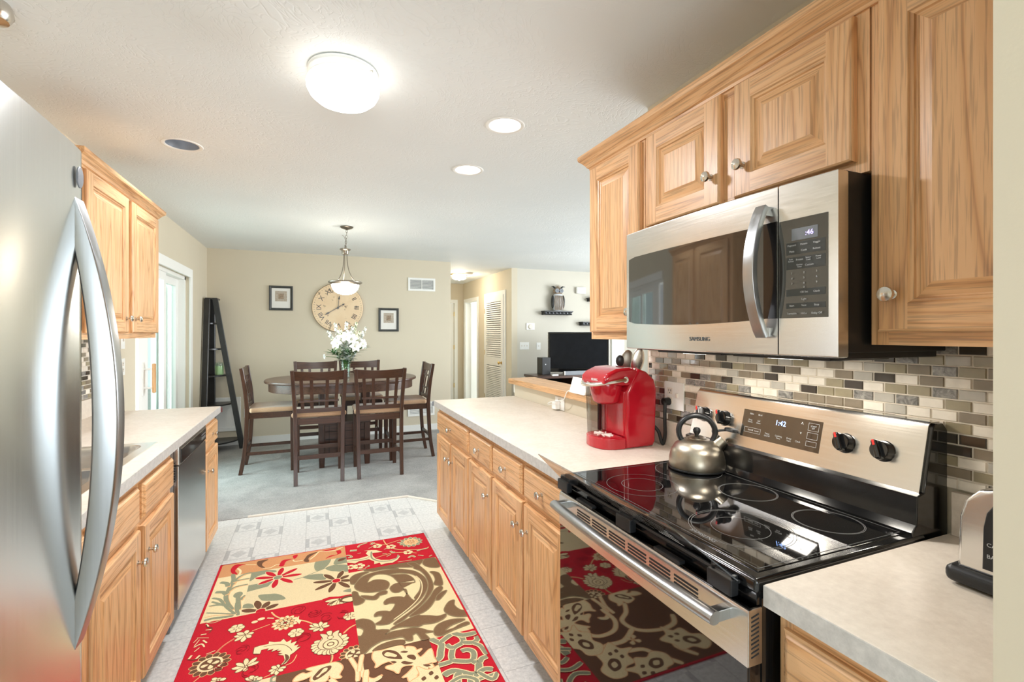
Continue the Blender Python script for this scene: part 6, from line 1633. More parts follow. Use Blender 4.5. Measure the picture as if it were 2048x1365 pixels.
b;brown;0;6;-285,2510 -274,2501 -264,2491 -262,2481 -267,2468 -280,2471 -287,2478 -290,2492 -292,2506
b;cream;0;6;-286,2506 -277,2499 -267,2489 -264,2480 -268,2471 -277,2472 -284,2480 -287,2494 -288,2504
b;brown;0;6;-280,2505 -281,2509 -285,2512 -289,2512 -293,2509 -294,2505 -293,2501 -289,2498 -285,2498 -281,2501
b;cream;0;6;-283,2505 -284,2507 -286,2509 -288,2509 -290,2507 -291,2505 -290,2503 -288,2501 -286,2501 -284,2503
b;brown;0;6;-258,2258 -275,2256 -294,2255 -307,2259 -317,2270 -304,2278 -291,2279 -272,2272 -256,2266
b;cream;0;6;-260,2261 -274,2259 -294,2258 -307,2262 -314,2270 -305,2275 -291,2276 -273,2269 -260,2263
b;brown;0;6;-255,2260 -265,2249 -276,2238 -286,2235 -300,2238 -296,2252 -288,2259 -274,2264 -260,2267
b;cream;0;6;-259,2261 -266,2252 -278,2241 -288,2237 -297,2240 -295,2249 -287,2257 -272,2261 -261,2263
b;brown;0;6;-261,2257 -276,2265 -293,2275 -301,2286 -303,2301 -288,2301 -277,2293 -265,2277 -255,2263
b;cream;0;6;-261,2261 -274,2267 -291,2278 -299,2288 -301,2299 -290,2298 -279,2291 -267,2275 -259,2263
b;brown;0;6;-264,2259 -270,2275 -276,2294 -276,2308 -267,2321 -256,2311 -252,2297 -253,2277 -256,2260
b;cream;0;6;-261,2262 -267,2275 -273,2294 -273,2309 -267,2318 -259,2310 -255,2297 -256,2277 -259,2262
b;brown;0;6;-265,2262 -259,2279 -250,2297 -240,2308 -225,2311 -224,2296 -230,2283 -245,2269 -258,2257
b;cream;0;6;-261,2263 -256,2277 -248,2295 -237,2306 -227,2309 -226,2298 -233,2285 -247,2271 -259,2261
b;brown;0;6;-264,2265 -251,2274 -237,2282 -225,2283 -212,2277 -219,2265 -229,2259 -246,2257 -262,2257
b;cream;0;6;-260,2263 -250,2271 -236,2279 -224,2280 -215,2276 -220,2267 -230,2262 -247,2260 -260,2261
b;brown;0;6;-256,2265 -252,2254 -249,2244 -252,2237 -262,2230 -271,2238 -273,2245 -269,2255 -264,2265
b;cream;0;6;-259,2262 -255,2254 -252,2244 -255,2237 -262,2233 -268,2238 -270,2245 -266,2255 -261,2262
b;brown;0;6;-253,2262 -254,2266 -258,2269 -262,2269 -266,2266 -267,2262 -266,2258 -262,2255 -258,2255 -254,2258
b;cream;0;6;-256,2262 -257,2264 -259,2266 -261,2266 -263,2264 -264,2262 -263,2260 -261,2258 -259,2258 -257,2260
b;brown;0;6;33,2423 16,2422 -3,2422 -16,2426 -25,2438 -12,2445 1,2445 19,2439 35,2432
b;cream;0;6;31,2427 17,2425 -2,2425 -15,2429 -22,2437 -13,2442 1,2442 19,2436 31,2429
b;brown;0;6;31,2423 13,2431 -6,2441 -17,2453 -21,2468 -6,2468 8,2460 24,2444 36,2429
b;cream;0;6;30,2427 15,2433 -4,2444 -16,2455 -19,2466 -7,2466 6,2458 22,2442 32,2429
b;brown;0;6;30,2423 16,2435 0,2449 -7,2462 -6,2477 9,2474 20,2463 29,2445 36,2428
b;cream;0;6;30,2427 18,2437 3,2451 -4,2464 -4,2475 7,2472 17,2462 27,2443 32,2429
b;brown;0;6;27,2425 22,2440 18,2457 20,2469 29,2480 39,2470 42,2458 39,2441 35,2425
b;cream;0;6;30,2428 25,2440 21,2457 23,2469 29,2477 36,2470 39,2458 36,2440 32,2428
b;brown;0;6;26,2428 31,2441 38,2455 46,2461 60,2462 61,2449 56,2439 44,2431 32,2423
b;cream;0;6;30,2429 34,2439 40,2453 49,2460 58,2460 59,2451 54,2441 42,2433 32,2427
b;brown;0;6;28,2432 40,2437 53,2441 62,2439 71,2430 63,2420 54,2417 41,2420 28,2424
b;cream;0;6;31,2429 40,2434 53,2438 62,2436 68,2430 63,2423 54,2420 41,2423 31,2427
b;brown;0;6;35,2431 40,2421 44,2410 42,2402 33,2394 23,2401 20,2409 23,2420 27,2431
b;cream;0;6;32,2428 37,2421 41,2410 39,2402 33,2397 26,2401 23,2409 26,2420 30,2428
b;brown;0;6;36,2426 26,2416 16,2407 7,2404 -6,2409 -2,2421 5,2428 19,2431 32,2433
b;cream;0;6;32,2427 25,2419 15,2409 5,2407 -3,2410 -1,2419 6,2425 20,2428 30,2429
b;brown;0;6;38,2428 37,2432 33,2435 29,2435 25,2432 24,2428 25,2424 29,2421 33,2421 37,2424
b;cream;0;6;35,2428 34,2430 32,2432 30,2432 28,2430 27,2428 28,2426 30,2424 32,2424 34,2426
b;brown;0;6;-137,2192 -148,2188 -159,2185 -167,2187 -175,2196 -167,2205 -159,2207 -148,2204 -137,2200
b;cream;0;6;-140,2195 -148,2191 -159,2188 -167,2190 -172,2196 -167,2202 -159,2204 -148,2201 -140,2197
b;brown;0;6;-135,2196 -140,2185 -145,2174 -152,2170 -164,2170 -165,2182 -161,2189 -151,2195 -141,2201
b;cream;0;6;-139,2195 -142,2187 -147,2176 -154,2172 -162,2172 -163,2180 -159,2187 -149,2193 -141,2197
b;brown;0;6;-136,2199 -132,2187 -130,2174 -132,2165 -141,2157 -150,2166 -152,2175 -148,2187 -144,2199
b;cream;0;6;-139,2196 -135,2187 -133,2174 -135,2165 -141,2160 -147,2166 -149,2175 -145,2187 -141,2196
b;brown;0;6;-144,2193 -148,2203 -150,2213 -148,2220 -139,2227 -130,2219 -128,2212 -132,2203 -136,2193
b;cream;0;6;-141,2196 -145,2203 -147,2213 -145,2220 -139,2224 -133,2220 -131,2213 -135,2203 -139,2196
b;brown;0;6;-143,2200 -132,2204 -120,2207 -112,2205 -104,2196 -112,2187 -120,2185 -132,2188 -143,2192
b;cream;0;6;-140,2197 -132,2201 -120,2204 -112,2202 -107,2196 -112,2190 -120,2188 -132,2191 -140,2195
b;brown;0;6;-140,2201 -129,2197 -120,2193 -115,2187 -116,2175 -127,2173 -134,2176 -140,2185 -145,2195
b;cream;0;6;-139,2197 -131,2195 -122,2191 -117,2184 -118,2177 -125,2175 -132,2179 -138,2188 -141,2195
b;brown;0;6;-141,2191 -151,2198 -161,2205 -165,2212 -163,2224 -151,2224 -144,2219 -139,2207 -135,2196
b;cream;0;6;-141,2195 -149,2199 -159,2207 -163,2214 -161,2222 -153,2222 -146,2217 -142,2206 -139,2197
b;brown;0;6;-133,2196 -134,2200 -138,2203 -142,2203 -146,2200 -147,2196 -146,2192 -142,2189 -138,2189 -134,2192
b;cream;0;6;-136,2196 -137,2198 -139,2200 -141,2200 -143,2198 -144,2196 -143,2194 -141,2192 -139,2192 -137,2194
b;brown;0;6;-350,2211 -360,2208 -370,2205 -377,2208 -383,2217 -375,2226 -368,2227 -359,2223 -350,2219
b;cream;0;6;-353,2214 -360,2211 -370,2208 -376,2211 -380,2217 -376,2223 -369,2224 -359,2220 -353,2216
b;brown;0;6;-353,2210 -364,2214 -375,2219 -379,2226 -379,2238 -367,2240 -360,2236 -354,2226 -348,2216
b;cream;0;6;-354,2214 -362,2217 -373,2222 -377,2228 -377,2236 -369,2237 -362,2234 -356,2224 -352,2216
b;brown;0;6;-357,2213 -360,2220 -363,2225 -360,2228 -351,2232 -342,2226 -341,2222 -345,2217 -350,2211
b;cream;0;6;-354,2215 -357,2219 -360,2225 -357,2228 -351,2229 -345,2226 -344,2222 -348,2218 -352,2215
b;brown;0;6;-356,2219 -346,2223 -336,2225 -330,2223 -323,2214 -330,2205 -337,2203 -347,2207 -356,2211
b;cream;0;6;-353,2216 -346,2220 -337,2222 -330,2220 -326,2214 -330,2208 -337,2206 -346,2210 -353,2214
b;brown;0;6;-346,2215 -347,2219 -351,2222 -355,2222 -359,2219 -360,2215 -359,2211 -355,2208 -351,2208 -347,2211
b;cream;0;6;-349,2215 -350,2217 -352,2219 -354,2219 -356,2217 -357,2215 -356,2213 -354,2211 -352,2211 -350,2213
b;brown;0;6;-219,2158 -232,2161 -246,2166 -254,2173 -257,2187 -244,2190 -234,2186 -223,2176 -214,2165
b;cream;0;6;-220,2162 -231,2164 -245,2169 -252,2176 -254,2185 -245,2187 -235,2184 -225,2173 -218,2164
b;brown;0;6;-221,2158 -231,2166 -241,2175 -243,2183 -240,2196 -227,2194 -220,2187 -217,2175 -214,2163
b;cream;0;6;-220,2162 -228,2168 -238,2176 -241,2185 -238,2193 -229,2192 -223,2186 -219,2173 -218,2164
b;brown;0;6;-224,2161 -226,2170 -227,2178 -223,2182 -212,2185 -205,2176 -204,2171 -209,2165 -216,2159
b;cream;0;6;-220,2163 -223,2169 -224,2177 -220,2181 -213,2182 -207,2177 -207,2172 -212,2166 -218,2163
b;brown;0;6;-222,2167 -212,2171 -202,2175 -195,2173 -188,2163 -195,2153 -202,2151 -212,2155 -222,2159
b;cream;0;6;-219,2164 -212,2168 -202,2172 -195,2170 -191,2163 -195,2156 -202,2154 -212,2158 -219,2162
b;brown;0;6;-212,2163 -213,2167 -217,2170 -221,2170 -225,2167 -226,2163 -225,2159 -221,2156 -217,2156 -213,2159
b;cream;0;6;-215,2163 -216,2165 -218,2167 -220,2167 -222,2165 -223,2163 -222,2161 -220,2159 -218,2159 -216,2161
b;brown;0;6;-330,2577 -321,2583 -312,2588 -306,2585 -299,2572 -306,2559 -312,2556 -321,2561 -330,2567
b;cream;0;6;-328,2574 -321,2580 -312,2585 -306,2582 -302,2572 -306,2562 -312,2559 -321,2564 -328,2570
b;brown;0;6;-337,2579 -338,2590 -338,2600 -332,2604 -318,2604 -310,2592 -310,2585 -319,2580 -329,2574
b;cream;0;6;-333,2580 -335,2589 -335,2599 -329,2603 -319,2601 -313,2593 -313,2586 -322,2581 -330,2579
b;brown;0;6;-343,2574 -353,2580 -362,2585 -362,2592 -355,2604 -340,2604 -334,2600 -334,2590 -335,2579
b;cream;0;6;-342,2579 -350,2581 -359,2586 -359,2593 -353,2601 -343,2603 -337,2599 -337,2589 -339,2580
b;brown;0;6;-342,2567 -351,2561 -360,2556 -366,2559 -373,2572 -366,2585 -360,2588 -351,2583 -342,2577
b;cream;0;6;-344,2570 -351,2564 -360,2559 -366,2562 -370,2572 -366,2582 -360,2585 -351,2580 -344,2574
b;brown;0;6;-335,2565 -334,2554 -334,2544 -340,2540 -355,2540 -362,2552 -362,2559 -353,2564 -343,2570
b;cream;0;6;-339,2564 -337,2555 -337,2545 -343,2541 -353,2543 -359,2551 -359,2558 -350,2563 -342,2565
b;brown;0;6;-329,2570 -319,2564 -310,2559 -310,2552 -318,2540 -332,2540 -338,2544 -338,2554 -337,2565
b;cream;0;6;-330,2565 -322,2563 -313,2558 -313,2551 -319,2543 -329,2541 -335,2545 -335,2555 -333,2564
b;cream2;0;6;-328,2572 -329,2577 -333,2580 -339,2580 -343,2577 -344,2572 -343,2567 -339,2564 -333,2564 -329,2567
b;brown;0;6;-72,2435 -62,2441 -53,2446 -47,2443 -40,2430 -47,2417 -53,2414 -62,2419 -72,2425
b;cream;0;6;-68,2432 -62,2438 -53,2443 -47,2440 -43,2430 -47,2420 -53,2417 -62,2422 -68,2428
b;brown;0;6;-78,2437 -79,2448 -79,2458 -73,2462 -59,2462 -51,2450 -51,2443 -60,2438 -70,2432
b;cream;0;6;-74,2438 -76,2447 -76,2457 -70,2461 -60,2459 -54,2451 -54,2444 -63,2439 -71,2437
b;brown;0;6;-84,2432 -94,2438 -103,2443 -103,2450 -95,2462 -81,2462 -75,2458 -75,2448 -76,2437
b;cream;0;6;-83,2437 -91,2439 -100,2444 -100,2451 -94,2459 -84,2461 -78,2457 -78,2447 -80,2438
b;brown;0;6;-82,2425 -92,2419 -101,2414 -107,2417 -114,2430 -107,2443 -101,2446 -92,2441 -82,2435
b;cream;0;6;-85,2428 -92,2422 -101,2417 -107,2420 -111,2430 -107,2440 -101,2443 -92,2438 -85,2432
b;brown;0;6;-76,2423 -75,2412 -75,2402 -81,2398 -96,2398 -103,2410 -103,2417 -94,2422 -84,2428
b;cream;0;6;-80,2422 -78,2413 -78,2403 -84,2399 -94,2401 -100,2409 -100,2416 -91,2421 -83,2423
b;brown;0;6;-70,2428 -60,2422 -51,2417 -51,2410 -59,2398 -73,2398 -79,2402 -79,2412 -78,2423
b;cream;0;6;-71,2423 -63,2421 -54,2416 -54,2409 -60,2401 -70,2399 -76,2403 -76,2413 -74,2422
b;cream2;0;6;-68,2430 -70,2435 -74,2438 -80,2438 -84,2435 -85,2430 -84,2425 -80,2422 -74,2422 -70,2425
b;brown;0;6;170,2476 180,2482 189,2487 195,2484 202,2471 195,2458 189,2455 180,2460 170,2466
b;cream;0;6;174,2473 180,2479 189,2484 195,2481 199,2471 195,2461 189,2458 180,2463 174,2469
b;brown;0;6;164,2478 163,2489 163,2499 169,2503 184,2503 191,2491 191,2484 182,2479 172,2473
b;cream;0;6;168,2479 166,2488 166,2498 172,2502 182,2500 188,2492 188,2485 179,2480 171,2478
b;brown;0;6;158,2473 148,2479 139,2484 139,2491 147,2503 161,2503 167,2499 167,2489 166,2478
b;cream;0;6;159,2478 151,2480 142,2485 142,2492 148,2500 158,2502 164,2498 164,2488 162,2479
b;brown;0;6;160,2466 150,2460 141,2455 135,2458 128,2471 135,2484 141,2487 150,2482 160,2476
b;cream;0;6;156,2469 150,2463 141,2458 135,2461 131,2471 135,2481 141,2484 150,2479 156,2473
b;brown;0;6;166,2464 167,2453 167,2443 161,2439 146,2439 139,2451 139,2458 148,2463 158,2469
b;cream;0;6;162,2463 164,2454 164,2444 158,2440 148,2442 142,2450 142,2457 151,2462 159,2464
b;brown;0;6;172,2469 182,2463 191,2458 191,2451 184,2439 169,2439 163,2443 163,2453 164,2464
b;cream;0;6;171,2464 179,2462 188,2457 188,2450 182,2442 172,2440 166,2444 166,2454 168,2463
b;cream2;0;6;174,2471 172,2476 168,2479 162,2479 158,2476 156,2471 158,2466 162,2463 168,2463 172,2466
b;tan;0;6;-107,2537 -95,2541 -83,2544 -74,2542 -66,2533 -74,2524 -83,2522 -95,2525 -107,2529
b;cream;0;6;-104,2534 -95,2538 -83,2541 -74,2539 -69,2533 -74,2527 -83,2525 -95,2528 -104,2532
b;tan;0;6;-111,2546 -102,2555 -93,2563 -84,2565 -73,2561 -76,2550 -83,2544 -95,2541 -107,2539
b;cream;0;6;-107,2545 -101,2552 -92,2561 -83,2563 -76,2560 -77,2552 -84,2546 -97,2544 -106,2543
b;tan;0;6;-119,2552 -115,2564 -111,2576 -104,2582 -92,2583 -90,2571 -93,2563 -102,2555 -112,2547
b;cream;0;6;-115,2553 -113,2562 -109,2574 -102,2580 -94,2581 -92,2573 -95,2565 -105,2557 -113,2552
b;tan;0;6;-128,2554 -131,2566 -133,2578 -130,2586 -120,2594 -112,2584 -111,2575 -115,2564 -121,2553
b;cream;0;6;-125,2556 -128,2565 -130,2578 -127,2586 -120,2591 -115,2585 -114,2576 -118,2564 -123,2556
b;tan;0;6;-138,2550 -146,2560 -153,2570 -154,2579 -149,2590 -137,2586 -132,2578 -131,2566 -130,2553
b;cream;0;6;-136,2554 -143,2561 -150,2571 -151,2580 -148,2587 -140,2584 -135,2577 -134,2565 -134,2555
b;tan;0;6;-145,2543 -156,2548 -167,2554 -172,2561 -173,2573 -161,2575 -153,2570 -146,2560 -139,2549
b;cream;0;6;-145,2548 -154,2551 -165,2556 -170,2564 -170,2571 -163,2572 -155,2568 -148,2558 -144,2549
b;tan;0;6;-148,2534 -160,2533 -172,2533 -180,2537 -186,2548 -176,2554 -167,2554 -156,2548 -146,2542
b;cream;0;6;-150,2538 -159,2536 -172,2536 -180,2540 -183,2547 -177,2551 -168,2551 -157,2545 -149,2539
b;tan;0;6;-146,2524 -156,2518 -167,2512 -176,2512 -186,2518 -180,2529 -172,2533 -160,2533 -148,2532
b;cream;0;6;-149,2527 -157,2521 -168,2515 -177,2515 -183,2519 -180,2526 -172,2530 -159,2530 -150,2528
b;tan;0;6;-139,2517 -146,2506 -153,2496 -161,2491 -173,2493 -172,2505 -167,2512 -156,2518 -145,2523
b;cream;0;6;-144,2517 -148,2508 -155,2498 -163,2494 -170,2495 -170,2502 -165,2510 -154,2515 -145,2518
b;tan;0;6;-130,2513 -131,2500 -132,2488 -137,2480 -149,2476 -154,2487 -153,2496 -146,2506 -138,2516
b;cream;0;6;-134,2511 -134,2501 -135,2489 -140,2482 -148,2479 -151,2486 -150,2495 -143,2505 -136,2512
b;tan;0;6;-121,2513 -115,2502 -111,2491 -112,2482 -120,2472 -130,2480 -133,2488 -131,2500 -128,2512
b;cream;0;6;-123,2510 -118,2502 -114,2490 -115,2481 -120,2475 -127,2480 -130,2488 -128,2501 -125,2510
b;tan;0;6;-112,2519 -102,2511 -93,2503 -90,2495 -92,2483 -104,2484 -111,2490 -115,2502 -119,2514
b;cream;0;6;-113,2514 -105,2509 -95,2501 -92,2493 -94,2485 -102,2486 -109,2492 -113,2504 -115,2513
b;tan;0;6;-107,2527 -95,2525 -83,2522 -76,2516 -73,2505 -84,2501 -93,2503 -102,2511 -111,2520
b;cream;0;6;-106,2523 -97,2522 -84,2520 -77,2514 -76,2506 -83,2503 -92,2505 -101,2514 -107,2521
b;brown;0;6;-115,2539 -107,2545 -99,2550 -93,2549 -85,2542 -90,2531 -95,2528 -104,2530 -113,2532
b;tan;0;6;-112,2537 -106,2542 -99,2547 -93,2546 -88,2541 -90,2534 -96,2531 -104,2533 -111,2535
b;brown;0;6;-122,2546 -119,2555 -117,2564 -111,2567 -100,2567 -97,2556 -99,2550 -107,2545 -116,2541
b;tan;0;6;-118,2546 -117,2553 -114,2562 -109,2565 -102,2564 -100,2558 -102,2552 -110,2547 -116,2545
b;brown;0;6;-131,2546 -135,2555 -139,2563 -137,2569 -128,2576 -119,2570 -117,2564 -120,2555 -123,2546
b;tan;0;6;-128,2549 -132,2555 -136,2563 -134,2569 -128,2573 -122,2570 -120,2564 -123,2555 -126,2549
b;brown;0;6;-139,2540 -147,2544 -155,2548 -158,2554 -155,2565 -144,2566 -139,2563 -136,2555 -133,2545
b;tan;0;6;-138,2544 -145,2546 -153,2550 -156,2556 -153,2563 -147,2564 -141,2561 -138,2553 -137,2546
b;brown;0;6;-140,2531 -150,2529 -159,2527 -164,2530 -170,2539 -162,2547 -155,2548 -148,2544 -139,2539
b;tan;0;6;-143,2534 -149,2532 -158,2530 -164,2532 -167,2539 -162,2544 -156,2545 -148,2541 -143,2536
b;brown;0;6;-136,2523 -142,2515 -147,2508 -153,2506 -164,2511 -163,2522 -159,2527 -150,2528 -140,2530
b;tan;0;6;-140,2524 -143,2517 -149,2510 -155,2509 -161,2512 -161,2519 -157,2524 -148,2526 -141,2525
b;brown;0;6;-127,2519 -127,2510 -126,2501 -130,2496 -141,2492 -147,2501 -147,2508 -141,2515 -135,2522
b;tan;0;6;-131,2518 -129,2511 -129,2502 -133,2497 -140,2495 -144,2500 -144,2507 -139,2514 -133,2518
b;brown;0;6;-119,2522 -112,2515 -106,2509 -105,2502 -111,2493 -122,2496 -126,2501 -126,2510 -126,2519
b;tan;0;6;-120,2518 -114,2514 -108,2508 -108,2501 -112,2496 -119,2497 -123,2502 -123,2511 -122,2518
b;brown;0;6;-114,2530 -104,2529 -95,2528 -91,2524 -89,2512 -99,2508 -106,2509 -111,2516 -117,2523
b;tan;0;6;-112,2526 -105,2527 -96,2526 -92,2521 -92,2514 -98,2510 -104,2511 -110,2518 -113,2525
b;brown;0;6;-123,2539 -119,2545 -116,2550 -112,2549 -104,2543 -105,2533 -107,2529 -113,2531 -120,2532
b;cream;0;6;-119,2537 -118,2542 -115,2547 -111,2546 -107,2542 -106,2535 -108,2532 -114,2533 -119,2536
b;brown;0;6;-130,2539 -133,2546 -136,2551 -133,2554 -124,2558 -116,2552 -114,2548 -118,2544 -122,2538
b;cream;0;6;-127,2542 -130,2546 -133,2551 -130,2554 -124,2555 -119,2552 -117,2549 -121,2544 -125,2542
b;brown;0;6;-134,2533 -141,2534 -147,2534 -148,2538 -147,2548 -138,2552 -134,2552 -132,2547 -129,2540
b;cream;0;6;-135,2538 -140,2536 -145,2537 -147,2540 -145,2546 -139,2550 -136,2549 -134,2544 -133,2539
b;brown;0;6;-131,2527 -135,2521 -138,2516 -142,2517 -150,2523 -149,2533 -147,2537 -141,2535 -134,2534
b;cream;0;6;-135,2529 -136,2524 -139,2519 -143,2520 -147,2524 -148,2531 -146,2534 -140,2533 -135,2530
b;brown;0;6;-124,2527 -121,2520 -118,2515 -121,2512 -130,2508 -138,2514 -140,2518 -136,2522 -132,2528
b;cream;0;6;-127,2524 -124,2520 -121,2515 -124,2512 -130,2511 -135,2514 -137,2517 -133,2522 -129,2524
b;brown;0;6;-120,2533 -113,2532 -107,2532 -106,2528 -107,2518 -116,2514 -120,2514 -122,2519 -125,2526
b;cream;0;6;-119,2528 -114,2530 -109,2529 -107,2526 -109,2520 -115,2516 -118,2517 -120,2522 -121,2527
p;cream;0;6;-82,2538 -67,2569 -68,2538 -55,2524 -65,2495
b;brown;0;6;53,2295 41,2305 29,2317 27,2329 34,2344 49,2341 58,2332 60,2315 61,2299
b;cream;0;6;55,2299 44,2307 32,2319 29,2330 35,2341 47,2339 55,2331 58,2314 57,2301
b;brown;0;6;45,2290 28,2294 10,2301 1,2312 0,2329 16,2332 29,2327 41,2312 50,2297
b;cream;0;6;44,2294 30,2297 11,2304 3,2314 2,2327 14,2330 27,2325 39,2309 46,2296
b;brown;0;6;41,2282 24,2281 4,2283 -8,2290 -14,2306 1,2314 15,2313 31,2302 44,2290
b;cream;0;6;39,2286 25,2284 5,2286 -7,2293 -11,2305 0,2311 14,2310 30,2299 41,2288
b;brown;0;6;42,2275 25,2270 7,2266 -6,2271 -16,2284 -4,2296 9,2298 27,2292 42,2284
b;cream;0;6;39,2278 25,2273 7,2269 -6,2274 -13,2284 -4,2293 9,2295 27,2289 39,2282
b;brown;0;6;45,2268 31,2259 15,2250 2,2250 -11,2260 -3,2275 8,2281 26,2280 43,2277
b;cream;0;6;41,2270 30,2262 14,2253 1,2253 -8,2261 -3,2272 9,2278 27,2277 41,2274
b;brown;0;6;49,2262 39,2250 26,2237 14,2234 -1,2241 2,2257 11,2265 28,2269 44,2270
b;cream;0;6;45,2264 37,2252 25,2240 13,2237 2,2242 4,2254 13,2263 30,2266 43,2266
b;brown;0;6;54,2259 48,2244 41,2229 30,2223 14,2225 12,2241 18,2252 33,2259 48,2265
b;cream;0;6;50,2259 46,2246 38,2231 28,2225 16,2227 14,2239 20,2249 35,2257 48,2261
b;brown;0;6;63,2256 63,2241 62,2224 54,2216 39,2212 31,2226 33,2238 44,2249 55,2260
b;cream;0;6;59,2254 61,2242 59,2226 52,2217 40,2215 34,2225 35,2236 46,2248 57,2256
b;brown;0;6;70,2256 75,2241 79,2225 75,2214 62,2205 50,2216 47,2227 53,2242 61,2256
b;cream;0;6;67,2253 72,2241 76,2225 72,2214 62,2208 53,2215 50,2227 56,2242 63,2253
b;brown;0;6;76,2256 84,2242 92,2227 91,2215 79,2203 65,2211 60,2222 63,2239 67,2254
b;cream;0;6;74,2252 81,2242 89,2226 88,2214 79,2206 68,2211 63,2222 66,2239 70,2252
b;brown;0;6;79,2258 90,2247 100,2233 101,2222 92,2208 77,2213 70,2223 70,2240 71,2255
b;cream;0;6;77,2255 87,2246 97,2232 98,2221 91,2211 80,2214 73,2224 72,2241 75,2253
b;brown;0;6;86,2266 100,2261 115,2255 121,2245 119,2229 103,2226 93,2231 86,2246 80,2260
b;cream;0;6;86,2262 98,2259 113,2252 119,2243 117,2231 106,2228 95,2234 88,2248 84,2260
b;brown;0;6;90,2273 106,2273 123,2272 132,2264 136,2249 122,2241 110,2242 97,2254 86,2265
b;cream;0;6;92,2269 105,2271 121,2269 131,2262 133,2250 123,2244 111,2245 98,2256 90,2267
b;brown;0;6;91,2279 107,2283 125,2287 137,2282 146,2269 134,2257 122,2255 105,2262 91,2270
b;cream;0;6;94,2276 107,2281 125,2284 137,2279 143,2269 135,2260 122,2258 105,2265 94,2272
b;brown;0;6;91,2289 105,2299 122,2309 136,2310 150,2301 143,2285 131,2279 111,2278 93,2280
b;cream;0;6;95,2286 106,2296 123,2306 136,2307 147,2300 142,2288 130,2282 110,2281 95,2284
b;brown;0;6;88,2296 99,2311 112,2326 126,2332 142,2328 140,2311 130,2300 111,2293 93,2289
b;cream;0;6;92,2295 100,2308 114,2324 127,2329 140,2326 138,2313 129,2302 109,2296 94,2293
b;brown;0;6;78,2301 81,2318 88,2337 98,2347 115,2350 119,2333 114,2320 100,2307 85,2296
b;cream;0;6;82,2302 84,2317 90,2336 100,2345 113,2347 117,2335 112,2321 97,2308 84,2300
o;brown;6.0;6;65,2243 29,2258 17,2285 24,2313 37,2336 27,2373 56,2356 60,2322 75,2315 82,2360 108,2371 102,2337 120,2283 108,2256 85,2244
b;cream2;0;6;65,2243 29,2258 17,2285 24,2313 37,2336 27,2373 56,2356 60,2322 75,2315 82,2360 108,2371 102,2337 120,2283 108,2256 85,2244
b;cream;0;6;54,2381 77,2381 75,2348 66,2347 58,2355
o;brown;3.0;6;54,2381 77,2381 75,2348 66,2347 58,2355
b;brown;0;6;103,2281 97,2301 80,2313 58,2313 41,2301 35,2281 41,2261 58,2249 80,2249 97,2261
b;cream;0;6;99,2281 93,2299 78,2310 60,2310 45,2299 39,2281 45,2263 60,2252 78,2252 93,2263
b;brown;0;6;85,2281 82,2290 74,2296 64,2296 56,2290 53,2281 56,2272 64,2266 74,2266 82,2272
b;cream;0;6;80,2281 78,2287 72,2291 66,2291 60,2287 58,2281 60,2275 66,2271 72,2271 78,2275
b;brown;0;6;83,2332 80,2341 73,2347 65,2347 58,2341 55,2332 58,2323 65,2317 73,2317 80,2323
b;cream;0;6;80,2332 78,2340 72,2344 66,2344 60,2340 58,2332 60,2324 66,2320 72,2320 78,2324
o;brown;3.0;6;-242,2340 -242,2383 -221,2388 -187,2387 -186,2405 -164,2391 -139,2385 -127,2401 -113,2370 -94,2381 -96,2354 -71,2362 -82,2331 -63,2331 -72,2313 -55,2313 -81,2282 -95,2271 -96,2247 -109,2220 -127,2217 -114,2242 -121,2278 -143,2291 -124,2292 -143,2304 -130,2315 -149,2323 -140,2333 -171,2324 -163,2342 -188,2340 -183,2354 -213,2354 -216,2329
p;cream;0;6;-242,2340 -242,2383 -221,2388 -187,2387 -186,2405 -164,2391 -139,2385 -127,2401 -113,2370 -94,2381 -96,2354 -71,2362 -82,2331 -63,2331 -72,2313 -55,2313 -81,2282 -95,2271 -96,2247 -109,2220 -127,2217 -114,2242 -121,2278 -143,2291 -124,2292 -143,2304 -130,2315 -149,2323 -140,2333 -171,2324 -163,2342 -188,2340 -183,2354 -213,2354 -216,2329
s;brown;3.0;6;-206,2375 -160,2371 -122,2354 -97,2319 -89,2298
b;brown;0;6;-116,2284 -102,2270 -98,2248 -111,2225 -122,2221 -112,2245
s;cream;10.0;6;-474,2664 -460,2638
s;cream;7.0;6;-467,2611 -442,2606
s;cream;10.0;6;-480,2578 -458,2576
s;cream;5.0;6;-498,2525 -487,2552
s;cream;5.0;6;-490,2495 -478,2539
s;cream;7.0;6;-490,2486 -464,2502 -447,2473
s;cream;6.0;6;-481,2452 -466,2476
s;cream;6.0;6;-430,2414 -398,2426
s;cream;12.0;6;-492,2406 -486,2429
s;cream;12.0;6;-464,2395 -454,2416
s;cream;10.0;6;-462,2528 -443,2502
s;cream;5.0;6;-491,2559 -442,2539
s;cream;4.0;6;-482,2683 -444,2662 -405,2682
s;cream;4.0;6;-466,2676 -428,2687 -403,2687
s;brown;4.0;6;-473,2659 -464,2635 -441,2615 -449,2579
s;brown;4.0;6;-496,2404 -465,2391 -446,2408
b;cream;0;6;-249,2595 -252,2602 -259,2606 -267,2606 -274,2602 -277,2595 -274,2588 -267,2584 -259,2584 -252,2588
b;cream;0;6;-220,2610 -223,2617 -231,2621 -241,2621 -249,2617 -252,2610 -249,2603 -241,2599 -231,2599 -223,2603
s;cream;10.0;6;-210,2607 -180,2592
p;red;0;1;40,2681 75,2691 188,2657 183,2586 59,2637
b;cream;0;1;131,2643 115,2630 95,2617 78,2612 62,2616 70,2630 85,2639 108,2646 128,2650
b;brown;0;1;127,2644 114,2633 94,2620 77,2615 65,2617 72,2627 86,2636 109,2643 127,2646
b;cream;0;1;132,2645 119,2623 101,2598 85,2583 67,2578 70,2596 83,2614 106,2634 126,2650
